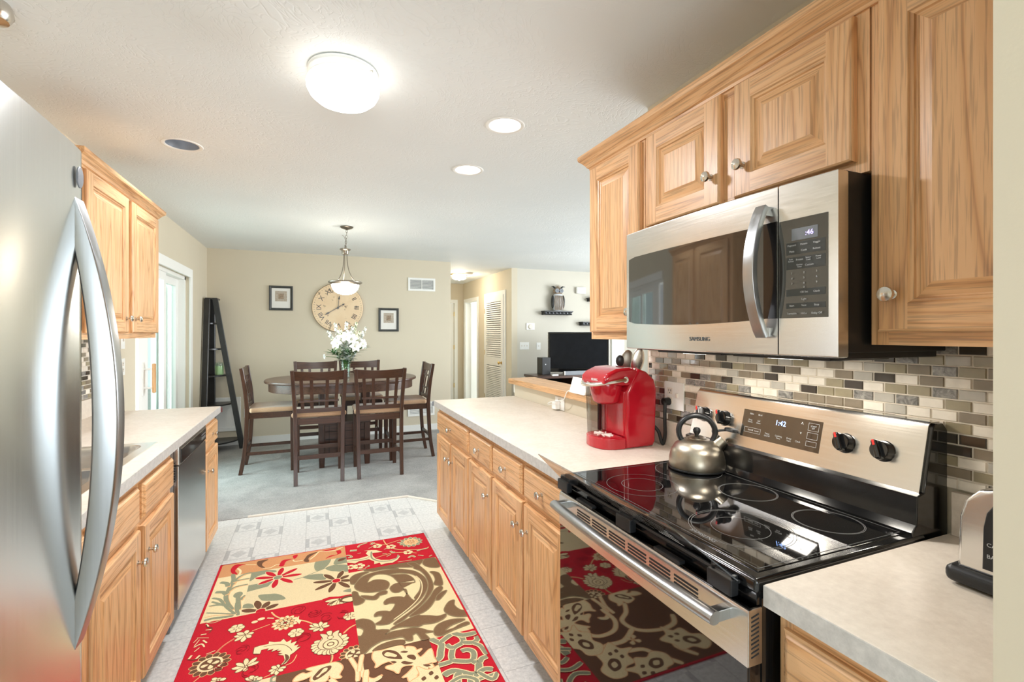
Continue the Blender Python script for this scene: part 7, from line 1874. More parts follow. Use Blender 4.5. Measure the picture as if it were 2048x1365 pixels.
b;brown;0;1;128,2644 117,2625 99,2600 83,2585 69,2580 73,2594 85,2612 108,2632 126,2646
b;cream;0;1;132,2646 125,2619 115,2586 103,2565 87,2552 85,2572 93,2596 110,2626 124,2649
b;brown;0;1;128,2645 122,2620 112,2587 100,2566 88,2555 88,2571 95,2595 112,2625 126,2645
b;cream;0;1;131,2648 134,2615 135,2572 132,2543 121,2522 112,2543 111,2574 117,2615 123,2648
b;brown;0;1;128,2645 131,2615 132,2573 129,2543 121,2525 115,2543 114,2573 120,2615 126,2645
b;cream;0;1;130,2649 143,2616 157,2574 163,2542 159,2518 144,2537 134,2568 127,2612 122,2647
b;brown;0;1;128,2645 140,2615 154,2573 160,2541 158,2521 147,2538 137,2568 130,2613 126,2645
b;cream;0;1;129,2650 148,2622 171,2587 182,2559 183,2536 165,2550 149,2576 133,2615 122,2646
b;brown;0;1;128,2645 146,2621 168,2586 180,2558 182,2539 168,2552 152,2577 136,2616 126,2645
b;brown;0;1;130,2647 109,2641 83,2637 65,2640 51,2651 65,2662 83,2665 109,2661 130,2655
b;cream;0;1;127,2650 109,2644 83,2640 65,2643 54,2651 65,2659 83,2662 109,2658 127,2652
b;brown;0;1;132,2651 123,2629 111,2604 97,2590 79,2585 79,2603 88,2621 108,2641 125,2656
b;cream;0;1;128,2650 121,2631 108,2606 95,2592 81,2587 81,2601 90,2619 110,2639 126,2652
b;brown;0;1;132,2653 133,2630 132,2602 125,2583 111,2571 103,2588 104,2607 114,2634 123,2655
b;cream;0;1;128,2651 130,2630 129,2603 122,2584 112,2574 106,2587 107,2607 117,2633 126,2651
b;brown;0;1;131,2655 140,2627 150,2592 151,2567 142,2547 129,2563 122,2588 121,2624 122,2653
b;cream;0;1;128,2651 137,2627 147,2592 148,2566 142,2550 132,2564 125,2589 124,2625 126,2651
b;brown;0;1;129,2656 147,2636 167,2611 176,2590 175,2569 156,2578 143,2597 130,2626 122,2651
b;cream;0;1;128,2652 144,2635 164,2609 173,2588 173,2572 159,2580 145,2598 133,2628 126,2650
b;brown;0;1;120,2626 133,2651 156,2668 186,2655 182,2594 149,2601
b;cream;0;1;135,2629 148,2645 185,2643 183,2606 156,2611
s;darkred;2.5;6;-290,2390 -299,2389 -306,2384 -310,2377 -309,2368 -305,2361
s;darkred;2.5;6;-306,2392 -310,2384 -311,2375 -306,2367 -299,2362 -290,2361
s;darkred;2.5;6;-272,2394 -279,2403 -289,2408 -300,2407 -310,2401 -315,2391
s;darkred;2.5;6;-271,2369 -263,2383 -263,2398 -270,2412 -282,2420 -298,2422
s;darkred;2.5;6;-295,2378 -286,2379 -278,2385 -274,2393 -274,2403 -280,2411
s;darkred;2.5;6;-91,2609 -88,2600 -81,2593 -71,2590 -61,2593 -54,2600
s;darkred;2.5;6;-62,2632 -70,2634 -79,2632 -85,2627 -88,2619 -87,2610
s;darkred;2.5;6;-62,2655 -78,2656 -93,2648 -102,2635 -104,2618 -98,2603
s;darkred;2.5;6;-63,2599 -50,2606 -41,2620 -40,2635 -47,2649 -59,2658
s;darkred;2.5;6;-69,2616 -60,2619 -54,2626 -52,2635 -55,2644 -61,2651
s;darkred;2.5;6;-6,2585 -18,2578 -24,2567 -25,2553 -19,2541 -8,2533
s;darkred;2.5;6;-8,2535 8,2533 22,2540 32,2553 34,2568 28,2583
s;darkred;2.5;6;11,2557 17,2563 19,2571 17,2579 11,2585 3,2588
s;darkred;2.5;6;-23,2564 -14,2553 0,2549 14,2551 25,2560 30,2573
s;darkred;2.5;6;-16,2585 -15,2576 -10,2569 -1,2565 8,2565 16,2570
s;darkred;2.5;6;109,2485 109,2477 112,2469 119,2464 127,2463 135,2466
s;darkred;2.5;6;150,2466 157,2480 156,2496 147,2510 133,2517 117,2517
s;darkred;2.5;6;104,2489 108,2479 116,2473 127,2471 136,2474 143,2482
s;darkred;2.5;6;143,2478 150,2489 151,2502 146,2514 135,2522 122,2524
s;darkred;2.5;6;143,2477 153,2489 157,2504 153,2520 142,2531 127,2536
s;darkred;2.5;6;33,2494 35,2483 42,2474 52,2469 64,2470 73,2476
s;darkred;2.5;6;35,2488 42,2479 53,2475 65,2476 74,2483 79,2494
s;darkred;2.5;6;68,2521 58,2525 48,2523 40,2517 35,2508 36,2497
s;darkred;2.5;6;59,2494 66,2497 71,2504 72,2511 69,2519 63,2524
s;darkred;2.5;6;82,2524 76,2535 64,2542 50,2543 38,2537 30,2526
s;darkred;2.5;6;-360,2323 -372,2318 -380,2308 -383,2296 -379,2284 -370,2275
s;darkred;2.5;6;-378,2310 -378,2299 -374,2289 -365,2283 -354,2281 -344,2285
s;darkred;2.5;6;-339,2303 -338,2313 -343,2321 -350,2327 -359,2328 -368,2324
s;darkred;2.5;6;-372,2327 -376,2318 -375,2309 -370,2301 -361,2296 -352,2297
s;darkred;2.5;6;-373,2309 -365,2302 -355,2301 -346,2304 -339,2311 -336,2321
s;darkred;2.5;6;-257,2243 -267,2233 -271,2218 -267,2204 -257,2193 -243,2188
s;darkred;2.5;6;-250,2249 -261,2241 -267,2230 -266,2217 -260,2206 -248,2199
s;darkred;2.5;6;-230,2217 -225,2224 -224,2232 -227,2240 -234,2245 -242,2247
s;darkred;2.5;6;-223,2243 -228,2251 -237,2255 -247,2255 -255,2250 -260,2241
s;darkred;2.5;6;-244,2215 -231,2217 -220,2225 -214,2237 -215,2250 -222,2262
s;darkred;2.5;6;-46,2382 -56,2381 -65,2375 -70,2366 -70,2355 -64,2346
s;darkred;2.5;6;-37,2388 -49,2391 -60,2388 -69,2380 -73,2369 -71,2357
s;darkred;2.5;6;-21,2380 -28,2393 -40,2401 -54,2401 -67,2395 -76,2384
s;darkred;2.5;6;-28,2352 -18,2365 -15,2382 -21,2398 -33,2409 -50,2413
s;darkred;2.5;6;-59,2352 -42,2351 -27,2359 -17,2373 -15,2389 -21,2405
s;tan;8.0;9;429,3297 440,3212 481,3129 553,3084 659,3056 686,3077
s;tan;6.0;9;343,3286 391,3244 424,3219 518,3248 537,3252
s;tan;6.0;9;351,3049 421,3071 473,3075 547,3050 598,3018
b;cream;0;9;613,3198 630,3204 648,3209 661,3206 672,3194 661,3182 648,3179 630,3184 613,3190
b;olive;0;9;616,3195 630,3201 648,3206 661,3203 669,3194 661,3185 648,3182 630,3187 616,3193
b;cream;0;9;609,3207 621,3220 635,3232 648,3236 663,3230 659,3215 649,3206 630,3202 613,3199
b;olive;0;9;613,3206 622,3217 636,3230 649,3233 660,3229 658,3217 647,3208 629,3204 615,3203
b;cream;0;9;601,3213 606,3229 612,3247 622,3256 638,3258 642,3242 637,3230 623,3218 609,3208
b;olive;0;9;606,3213 608,3227 615,3245 625,3254 637,3256 640,3244 635,3232 620,3219 608,3212
b;cream;0;9;592,3214 588,3231 586,3249 590,3262 603,3271 614,3259 615,3246 608,3228 601,3213
b;olive;0;9;595,3217 591,3230 589,3249 593,3262 603,3268 611,3260 612,3246 605,3228 598,3216
b;cream;0;9;583,3211 572,3224 561,3239 559,3253 566,3267 581,3261 589,3250 591,3231 591,3214
b;olive;0;9;585,3215 575,3225 564,3240 562,3254 567,3264 579,3260 586,3249 588,3230 587,3216
b;cream;0;9;576,3204 561,3210 544,3219 536,3230 536,3246 552,3247 564,3241 574,3225 582,3210
b;olive;0;9;576,3208 563,3212 546,3221 538,3232 538,3244 550,3245 562,3239 572,3223 578,3210
b;cream;0;9;574,3194 557,3193 538,3192 526,3198 518,3213 532,3222 545,3221 562,3212 576,3203
b;olive;0;9;572,3198 558,3196 539,3195 527,3201 521,3212 531,3219 544,3219 561,3210 572,3201
b;cream;0;9;576,3185 562,3176 545,3167 532,3166 518,3175 526,3190 538,3196 557,3195 574,3194
b;olive;0;9;572,3187 561,3178 544,3169 531,3169 521,3176 527,3187 539,3193 558,3192 572,3190
b;cream;0;9;582,3178 574,3163 564,3147 552,3141 536,3142 536,3158 544,3169 561,3178 576,3184
b;olive;0;9;578,3178 572,3165 562,3149 550,3143 538,3144 538,3156 546,3167 563,3176 576,3180
b;cream;0;9;591,3174 591,3157 589,3138 581,3127 566,3121 559,3135 561,3149 572,3164 583,3177
b;olive;0;9;587,3172 588,3158 586,3139 579,3128 567,3124 562,3134 564,3148 575,3163 585,3173
b;cream;0;9;601,3175 608,3160 615,3142 614,3129 603,3117 590,3126 586,3139 588,3157 592,3174
b;olive;0;9;598,3172 605,3160 612,3142 611,3128 603,3120 593,3126 589,3139 591,3158 595,3171
b;cream;0;9;609,3180 623,3170 637,3158 642,3146 638,3130 622,3132 612,3141 606,3159 601,3175
b;olive;0;9;608,3176 620,3169 635,3156 640,3144 637,3132 625,3134 615,3143 608,3161 606,3175
b;cream;0;9;613,3189 630,3186 649,3182 659,3173 663,3158 648,3152 635,3156 621,3168 609,3181
b;olive;0;9;615,3185 629,3184 647,3180 658,3171 660,3159 649,3155 636,3158 622,3171 613,3182
b;cream;0;9;604,3202 614,3211 624,3219 633,3219 645,3210 640,3196 633,3190 620,3191 607,3193
b;tan;0;9;608,3200 615,3208 625,3216 634,3216 642,3209 639,3199 632,3193 619,3194 609,3197
b;cream;0;9;597,3206 598,3219 601,3232 608,3238 623,3239 628,3225 626,3216 615,3208 604,3202
b;tan;0;9;601,3207 601,3218 603,3231 611,3236 621,3236 626,3227 624,3218 613,3210 603,3206
b;cream;0;9;588,3205 581,3216 575,3228 576,3237 587,3247 600,3240 604,3232 601,3219 597,3206
b;tan;0;9;591,3209 584,3217 578,3228 579,3237 588,3244 597,3240 601,3231 598,3218 594,3209
b;cream;0;9;582,3199 570,3203 557,3207 553,3216 555,3230 569,3233 578,3229 584,3218 588,3205
b;tan;0;9;582,3203 572,3205 559,3210 555,3218 557,3228 567,3231 576,3227 581,3215 584,3205
b;cream;0;9;582,3190 570,3185 557,3181 549,3184 541,3197 550,3208 559,3211 571,3205 582,3199
b;tan;0;9;579,3193 570,3188 557,3184 549,3187 544,3196 550,3205 559,3208 571,3202 579,3196
b;cream;0;9;587,3183 581,3172 574,3160 566,3157 552,3162 551,3177 556,3184 569,3188 582,3190
b;tan;0;9;583,3184 579,3174 573,3163 564,3160 554,3164 553,3174 558,3182 571,3185 581,3186
b;cream;0;9;596,3181 599,3169 601,3156 596,3148 582,3142 572,3153 571,3162 579,3173 587,3183
b;tan;0;9;592,3179 596,3169 598,3156 593,3148 583,3145 575,3152 574,3162 582,3172 589,3180
b;cream;0;9;603,3185 614,3178 624,3169 625,3160 618,3147 604,3149 597,3155 596,3168 596,3181
b;tan;0;9;602,3181 611,3176 621,3167 622,3158 617,3150 606,3150 600,3156 598,3170 600,3180
b;cream;0;9;607,3193 620,3194 633,3194 640,3188 643,3173 631,3166 621,3166 612,3175 603,3185
b;tan;0;9;608,3190 619,3191 632,3191 639,3185 640,3175 632,3168 623,3169 613,3178 607,3187
b;cream;0;9;596,3201 599,3210 602,3218 608,3218 620,3212 621,3198 619,3193 611,3193 601,3193
b;terra;0;9;600,3200 601,3207 604,3215 610,3216 617,3210 620,3201 617,3195 609,3196 602,3198
b;cream;0;9;589,3199 583,3206 578,3213 580,3218 592,3225 604,3220 607,3215 603,3208 598,3200
b;terra;0;9;592,3202 586,3207 580,3213 583,3218 592,3222 601,3220 604,3215 600,3208 595,3202
b;cream;0;9;587,3192 578,3191 569,3189 566,3194 566,3207 577,3216 582,3216 586,3209 591,3200
b;terra;0;9;586,3196 579,3193 571,3192 568,3197 569,3206 575,3213 581,3214 585,3206 587,3199
b;cream;0;9;592,3187 589,3178 586,3170 580,3170 568,3176 567,3190 569,3195 577,3195 587,3195
b;terra;0;9;588,3188 587,3181 584,3173 578,3172 571,3178 568,3187 571,3193 579,3192 586,3190
b;cream;0;9;599,3189 605,3182 610,3175 608,3170 596,3163 584,3168 581,3173 585,3180 590,3188
b;terra;0;9;596,3186 602,3181 608,3175 605,3170 596,3166 587,3168 584,3173 588,3180 593,3186
b;cream;0;9;601,3196 610,3197 619,3199 622,3194 622,3181 611,3172 606,3172 602,3179 597,3188
b;terra;0;9;602,3192 609,3195 617,3196 620,3191 619,3182 613,3175 607,3174 603,3182 601,3189
p;cream;0;9;293,3176 317,3165 301,3131 317,3083 310,3047 338,3006 334,2970 367,2975 371,2945 397,2953 437,2946 470,2971 493,3011 485,3044 470,3000 426,2989 379,3008 350,3040 338,3085 339,3125 401,3115 368,3155 339,3167
s;olive;10.0;9;337,3147 328,3069 344,3023 377,2990 429,2978 469,2996 488,3033
p;cream;0;9;179,3091 255,3079 314,3095 313,3045 252,3042 230,3022 188,3049
s;olive;8.0;9;186,3069 254,3060 311,3066
b;cream;0;9;388,3216 394,3222 402,3227 408,3224 411,3214 408,3204 402,3201 394,3206 388,3212
b;cream;0;9;382,3222 378,3229 375,3238 380,3242 390,3243 399,3236 400,3230 393,3224 385,3221
b;cream;0;9;374,3217 366,3215 356,3216 354,3222 357,3232 365,3238 372,3237 375,3228 376,3220
b;cream;0;9;376,3208 375,3200 372,3191 365,3190 357,3196 354,3206 356,3212 366,3213 374,3211
b;cream;0;9;385,3207 393,3204 400,3198 399,3192 390,3185 380,3186 375,3190 378,3199 382,3206
b;red;0;9;388,3214 387,3218 383,3221 379,3221 375,3218 374,3214 375,3210 379,3207 383,3207 387,3210
b;cream;0;9;469,3172 475,3178 483,3184 489,3181 493,3170 489,3159 483,3156 475,3162 469,3168
b;cream;0;9;462,3178 457,3186 455,3196 460,3200 471,3200 480,3194 481,3187 473,3181 465,3177
b;cream;0;9;454,3173 445,3171 435,3172 432,3178 435,3189 444,3195 451,3195 455,3185 456,3176
b;cream;0;9;456,3164 455,3155 451,3145 444,3145 435,3151 432,3162 435,3168 445,3169 454,3167
b;cream;0;9;465,3163 473,3159 481,3153 480,3146 471,3140 460,3140 455,3144 457,3154 462,3162
b;red;0;9;469,3170 467,3175 463,3178 459,3178 455,3175 453,3170 455,3165 459,3162 463,3162 467,3165
b;cream;0;9;556,3051 562,3057 570,3062 576,3059 579,3049 576,3039 570,3036 562,3041 556,3047
b;cream;0;9;550,3057 546,3064 543,3073 548,3077 558,3078 567,3071 568,3065 561,3059 553,3056
b;cream;0;9;542,3052 534,3050 524,3051 522,3057 525,3067 533,3073 540,3072 543,3063 544,3055
b;cream;0;9;544,3043 543,3035 540,3026 533,3025 525,3031 522,3041 524,3047 534,3048 542,3046
b;cream;0;9;553,3042 561,3039 568,3033 567,3027 558,3020 548,3021 543,3025 546,3034 550,3041
b;red;0;9;556,3049 555,3053 551,3056 547,3056 543,3053 542,3049 543,3045 547,3042 551,3042 555,3045
b;cream;0;9;256,2980 262,2987 272,2993 278,2990 282,2978 278,2966 272,2963 262,2969 256,2976
b;cream;0;9;248,2987 243,2995 240,3006 246,3011 258,3011 268,3004 269,2997 261,2990 251,2986
b;cream;0;9;239,2982 229,2980 218,2980 215,2987 219,2999 229,3006 236,3005 240,2994 241,2985
b;cream;0;9;241,2971 240,2962 236,2951 229,2950 219,2957 215,2969 218,2976 229,2976 239,2974
b;cream;0;9;251,2970 261,2966 269,2959 268,2952 258,2945 246,2945 240,2950 243,2961 248,2969
b;red;0;9;256,2978 254,2983 250,2986 244,2986 240,2983 238,2978 240,2973 244,2970 250,2970 254,2973
b;cream;0;9;208,2986 213,2992 221,2997 227,2994 230,2984 227,2974 221,2971 213,2976 208,2982
b;cream;0;9;201,2992 197,2999 194,3008 199,3012 209,3013 218,3006 219,3000 212,2994 204,2991
b;cream;0;9;193,2987 185,2985 175,2986 173,2992 176,3002 184,3008 191,3007 194,2998 195,2990
b;cream;0;9;195,2978 194,2970 191,2961 184,2960 176,2966 173,2976 175,2982 185,2983 193,2981
b;cream;0;9;204,2977 212,2974 219,2968 218,2962 209,2955 199,2956 194,2960 197,2969 201,2976
b;red;0;9;208,2984 206,2988 202,2991 198,2991 194,2988 192,2984 194,2980 198,2977 202,2977 206,2980
s;cream;12.0;9;264,3241 275,3269 326,3293
s;olive;5.4;9;264,3241 275,3269 326,3293
s;cream;8.0;9;325,3199 363,3227
s;olive;3.6;9;325,3199 363,3227
s;cream;8.0;9;414,3147 447,3165
s;olive;3.6;9;414,3147 447,3165
s;cream;14.0;9;509,3218 532,3196
s;olive;6.3;9;509,3218 532,3196
s;cream;10.0;9;417,3042 445,3061
s;olive;4.5;9;417,3042 445,3061
s;cream;14.0;9;448,3111 458,3087 474,3080
s;olive;6.3;9;448,3111 458,3087 474,3080
s;cream;12.0;9;604,3047 636,3055 674,3061
s;olive;5.4;9;604,3047 636,3055 674,3061
s;cream;12.0;9;600,2986 630,2964
s;olive;5.4;9;600,2986 630,2964
s;cream;10.0;9;397,3086 422,3080
s;olive;4.5;9;397,3086 422,3080
s;cream;8.0;9;297,2967 304,2955 280,2946
s;olive;3.6;9;297,2967 304,2955 280,2946
s;cream;30.0;9;211,3209 253,3203
s;olive;13.5;9;211,3209 253,3203
s;cream;12.0;9;182,3149 203,3146 217,3115 193,3115
s;olive;5.4;9;182,3149 203,3146 217,3115 193,3115
s;cream;8.0;9;253,3151 274,3152
s;olive;3.6;9;253,3151 274,3152
s;cream;12.0;9;660,2942 681,2953
s;olive;5.4;9;660,2942 681,2953
s;cream;26.0;9;344,3252 368,3276
s;olive;11.7;9;344,3252 368,3276
s;cream;8.0;9;469,2942 552,2937
s;olive;3.6;9;469,2942 552,2937
s;cream;14.0;9;537,2972 562,2992 579,2965
s;olive;6.3;9;537,2972 562,2992 579,2965
s;cream;10.0;9;236,2938 282,2928
s;olive;4.5;9;236,2938 282,2928
o;olive2;8.0;8;269,2915 321,2929 403,2941 504,2928 577,2936 615,2911 579,2859 543,2847 436,2886 461,2863 380,2887 317,2886
b;brown2;0;8;269,2915 321,2929 403,2941 504,2928 577,2936 615,2911 579,2859 543,2847 436,2886 461,2863 380,2887 317,2886
o;olive2;8.0;8;187,2789 189,2845 220,2883 278,2893 293,2883 256,2860 230,2820 212,2779
b;brown2;0;8;187,2789 189,2845 220,2883 278,2893 293,2883 256,2860 230,2820 212,2779
o;olive2;8.0;8;277,2760 312,2778 352,2765 379,2734 382,2693 360,2655 320,2650 274,2657 233,2685 208,2726 209,2764 229,2804 258,2842 306,2864 378,2870 455,2852 524,2810 559,2760 580,2692 578,2620 561,2565 530,2511 492,2464 445,2422 401,2389 355,2352 320,2334 271,2354 299,2375 310,2408 295,2420 275,2419 278,2440 296,2455 329,2447 351,2435 371,2459 384,2494 362,2510 337,2507 333,2529 354,2555 387,2560 421,2549 437,2535 457,2570 458,2615 443,2614 414,2599 391,2613 382,2654 402,2685 437,2694 509,2668 520,2684 513,2728 489,2772 445,2790 404,2803 409,2813 456,2807 520,2767 548,2705 546,2641 525,2572 487,2514 493,2505 468,2508 418,2767 350,2838 302,2824 279,2783
b;brown2;0;8;277,2760 312,2778 352,2765 379,2734 382,2693 360,2655 320,2650 274,2657 233,2685 208,2726 209,2764 229,2804 258,2842 306,2864 378,2870 455,2852 524,2810 559,2760 580,2692 578,2620 561,2565 530,2511 492,2464 445,2422 401,2389 355,2352 320,2334 271,2354 299,2375 310,2408 295,2420 275,2419 278,2440 296,2455 329,2447 351,2435 371,2459 384,2494 362,2510 337,2507 333,2529 354,2555 387,2560 421,2549 437,2535 457,2570 458,2615 443,2614 414,2599 391,2613 382,2654 402,2685 437,2694 509,2668 520,2684 513,2728 489,2772 445,2790 404,2803 409,2813 456,2807 520,2767 548,2705 546,2641 525,2572 487,2514 493,2505 468,2508 418,2767 350,2838 302,2824 279,2783
o;olive2;8.0;8;544,2828 575,2780 589,2696 582,2610 552,2524 508,2457 439,2392 374,2344 351,2321 384,2328 423,2361 476,2403 521,2451 569,2517 600,2579 610,2663 605,2750 585,2829 561,2895 521,2902 547,2845
b;brown2;0;8;544,2828 575,2780 589,2696 582,2610 552,2524 508,2457 439,2392 374,2344 351,2321 384,2328 423,2361 476,2403 521,2451 569,2517 600,2579 610,2663 605,2750 585,2829 561,2895 521,2902 547,2845
o;olive2;8.0;8;433,2357 456,2354 508,2370 552,2411 598,2483 644,2546 637,2572 602,2548 561,2484 513,2428 462,2383
b;brown2;0;8;433,2357 456,2354 508,2370 552,2411 598,2483 644,2546 637,2572 602,2548 561,2484 513,2428 462,2383
s;cream;6.0;8;356,2358 414,2403 477,2463 518,2523 544,2595 552,2670 538,2735
o;olive2;8.0;8;606,2867 625,2917 660,2922 690,2900 690,2795 645,2800 615,2831
b;brown2;0;8;606,2867 625,2917 660,2922 690,2900 690,2795 645,2800 615,2831
o;olive2;8.0;8;622,2751 652,2739 668,2698 655,2588 621,2594 614,2613 631,2654 633,2712
b;brown2;0;8;622,2751 652,2739 668,2698 655,2588 621,2594 614,2613 631,2654 633,2712
o;olive2;8.0;8;189,2689 212,2683 219,2640 240,2602 237,2576 212,2559 186,2576
b;brown2;0;8;189,2689 212,2683 219,2640 240,2602 237,2576 212,2559 186,2576
o;olive2;8.0;8;227,2636 253,2629 290,2610 314,2630 344,2643 361,2632 354,2609 321,2605 312,2590 293,2574 250,2598
b;brown2;0;8;227,2636 253,2629 290,2610 314,2630 344,2643 361,2632 354,2609 321,2605 312,2590 293,2574 250,2598
o;olive2;8.0;8;604,2350 608,2309 640,2271 689,2253 760,2247 778,2419 723,2427 698,2394 710,2347 697,2305 673,2322 660,2368 672,2412 640,2404
b;brown2;0;8;604,2350 608,2309 640,2271 689,2253 760,2247 778,2419 723,2427 698,2394 710,2347 697,2305 673,2322 660,2368 672,2412 640,2404
o;olive2;8.0;8;587,2452 603,2488 635,2512 660,2517 625,2472 600,2446
b;brown2;0;8;587,2452 603,2488 635,2512 660,2517 625,2472 600,2446
o;olive2;8.0;8;330,2284 364,2311 421,2336 473,2352 481,2343 523,2325 560,2304 601,2306 581,2276 532,2259 483,2268 458,2260 417,2274 373,2289
b;brown2;0;8;330,2284 364,2311 421,2336 473,2352 481,2343 523,2325 560,2304 601,2306 581,2276 532,2259 483,2268 458,2260 417,2274 373,2289
o;olive2;8.0;8;514,2168 519,2206 544,2237 582,2251 627,2251 675,2231 643,2220 598,2208 564,2181 605,2182 637,2198 675,2207 685,2190 649,2181 594,2169 540,2152
b;brown2;0;8;514,2168 519,2206 544,2237 582,2251 627,2251 675,2231 643,2220 598,2208 564,2181 605,2182 637,2198 675,2207 685,2190 649,2181 594,2169 540,2152
o;olive2;8.0;8;266,2310 267,2351 252,2393 225,2417 206,2422 169,2410 170,2373 200,2355 215,2326 200,2287 176,2291 169,2235 172,2168 201,2158 231,2189 280,2216 320,2215 373,2210 386,2177 411,2172 417,2203 438,2211 447,2174 452,2155 482,2143 480,2165 474,2196 513,2194 488,2213 460,2242 430,2257 382,2262 334,2265 300,2256 326,2280 299,2297
b;brown2;0;8;266,2310 267,2351 252,2393 225,2417 206,2422 169,2410 170,2373 200,2355 215,2326 200,2287 176,2291 169,2235 172,2168 201,2158 231,2189 280,2216 320,2215 373,2210 386,2177 411,2172 417,2203 438,2211 447,2174 452,2155 482,2143 480,2165 474,2196 513,2194 488,2213 460,2242 430,2257 382,2262 334,2265 300,2256 326,2280 299,2297
b;brown2;0;8;234,2162 267,2189 318,2200 358,2194 378,2181 373,2156 327,2159 281,2158 257,2153
o;peach;10.0;2;242,2154 271,2147 327,2154 359,2146 370,2121 379,2133 407,2116 414,2093 436,2094 424,2079 410,2069 419,2041 436,2049 474,2078 472,2019 477,1989 451,1990 423,1988 438,1972 455,1984 461,1945 474,1900 457,1890 449,1945 436,1964 429,1909 408,1918 404,1955 384,1937 377,1904 351,1916 348,1943 329,1947 355,1966 384,1999 351,2013 330,2004 317,1978 303,2001 278,2025 280,2038 309,2039 295,2064 281,2065 260,2060 235,2047 241,2072 231,2114
b;cream;0;2;242,2154 271,2147 327,2154 359,2146 370,2121 379,2133 407,2116 414,2093 436,2094 424,2079 410,2069 419,2041 436,2049 474,2078 472,2019 477,1989 451,1990 423,1988 438,1972 455,1984 461,1945 474,1900 457,1890 449,1945 436,1964 429,1909 408,1918 404,1955 384,1937 377,1904 351,1916 348,1943 329,1947 355,1966 384,1999 351,2013 330,2004 317,1978 303,2001 278,2025 280,2038 309,2039 295,2064 281,2065 260,2060 235,2047 241,2072 231,2114
b;brown;0;2;272,2131 285,2143 311,2135 335,2110 348,2061 328,2065 298,2082 277,2105
b;cream;0;2;279,2114 292,2128 309,2116 329,2093 321,2082 303,2094 291,2099
b;brown;0;2;346,2106 362,2109 378,2097 365,2093
b;brown;0;2;367,2068 380,2074 397,2065 402,2044 394,2033 376,2049
b;brown;0;2;338,2037 351,2043 367,2032 385,2017 358,2017
b;brown;0;2;298,2060 312,2059 322,2048 310,2044
b;brown;0;2;420,1989 438,1986 450,1974 434,1971
s;peach;14.0;2;192,2155 184,2100 185,2045 200,2000 223,1982 257,1994
s;cream;20.0;2;189,2151 181,2093 181,2038 196,1993 222,1974 251,1988
s;peach;22.0;2;142,2152 156,2102 166,2055 161,1993
s;cream;14.0;2;142,2152 156,2102 164,2056 159,1994
s;peach;22.0;2;192,2153 179,2093 171,2050
s;cream;14.0;2;192,2153 179,2093 171,2050
o;peach;10.0;2;-28,2147 16,2149 67,2147 86,2143 102,2125 109,2098 94,2063 101,2041 69,2051 56,2071 41,2043 -10,2064 -10,2095 -39,2088 -74,2090 -66,2114 -44,2127 -30,2118 -5,2126
b;cream;0;2;-28,2147 16,2149 67,2147 86,2143 102,2125 109,2098 94,2063 101,2041 69,2051 56,2071 41,2043 -10,2064 -10,2095 -39,2088 -74,2090 -66,2114 -44,2127 -30,2118 -5,2126
b;brown;0;2;-5,2082 6,2103 27,2128 62,2133 66,2116 49,2093 24,2073 2,2065
b;cream;0;2;8,2084 22,2100 38,2124 52,2122 47,2105 29,2094 17,2080
s;peach;26.0;2;60,2050 100,1980 160,1930 150,1860 100,1820 20,1800
s;cream;18.0;2;60,2050 100,1980 160,1930 150,1860 100,1820 20,1800
s;peach;26.0;2;200,2050 190,1950 240,1880 330,1870 380,1920
s;cream;18.0;2;200,2050 190,1950 240,1880 330,1870 380,1920
s;peach;28.0;2;20,1800 -60,1820 -100,1880
s;cream;20.0;2;20,1800 -60,1820 -100,1880
s;peach;26.0;2;330,1800 280,1740 200,1720 160,1660 100,1580
s;cream;18.0;2;330,1800 280,1740 200,1720 160,1660 100,1580
s;peach;28.0;2;150,1860 240,1800 330,1800 420,1770
s;cream;20.0;2;150,1860 240,1800 330,1800 420,1770
s;peach;26.0;2;20,1740 50,1680 0,1600
s;cream;18.0;2;20,1740 50,1680 0,1600
o;peach;8.0;2;419,1619 361,1614 335,1657 284,1669 284,1719 239,1748 291,1761 314,1815 365,1778 407,1771 408,1710 442,1673
b;cream;0;2;419,1619 361,1614 335,1657 284,1669 284,1719 239,1748 291,1761 314,1815 365,1778 407,1771 408,1710 442,1673
b;brown;0;2;395,1651 355,1659 338,1696 348,1716 370,1720 400,1692
b;cream;0;2;384,1668 360,1676 360,1700 383,1692
b;brown;0;2;319,1705 304,1709 304,1726 320,1721
b;brown;0;2;357,1738 342,1742 341,1759 358,1754
b;brown;0;2;322,1744 307,1748 307,1765 323,1760
o;peach;8.0;2;-113,1644 -116,1702 -72,1726 -59,1777 -9,1775 21,1820 33,1767 86,1743 48,1693 40,1651 -21,1652 -60,1619
b;cream;0;2;-113,1644 -116,1702 -72,1726 -59,1777 -9,1775 21,1820 33,1767 86,1743 48,1693 40,1651 -21,1652 -60,1619
b;brown;0;2;-80,1666 -71,1706 -33,1722 -13,1711 -10,1689 -39,1660
b;cream;0;2;-63,1677 -54,1700 -30,1700 -39,1677
b;brown;0;2;-24,1741 -20,1756 -2,1755 -8,1739
b;brown;0;2;9,1702 13,1717 30,1717 24,1701
b;brown;0;2;15,1737 19,1752 37,1752 31,1735
o;peach;8.0;2;128,1659 175,1693 219,1669 270,1686 295,1643 349,1642 311,1603 319,1546 256,1551 216,1535 184,1586 136,1601
b;cream;0;2;128,1659 175,1693 219,1669 270,1686 295,1643 349,1642 311,1603 319,1546 256,1551 216,1535 184,1586 136,1601
b;brown;0;2;165,1643 203,1657 237,1635 238,1612 221,1598 181,1606
b;cream;0;2;183,1636 207,1641 220,1620 196,1615
b;brown;0;2;257,1637 272,1641 281,1627 265,1623
b;brown;0;2;243,1589 258,1593 267,1579 250,1575
b;brown;0;2;275,1602 290,1607 299,1592 283,1588
o;peach;8.0;2;384,1767 348,1813 371,1858 353,1908 395,1934 395,1988 434,1951 491,1961 488,1898 505,1859 455,1825 441,1777
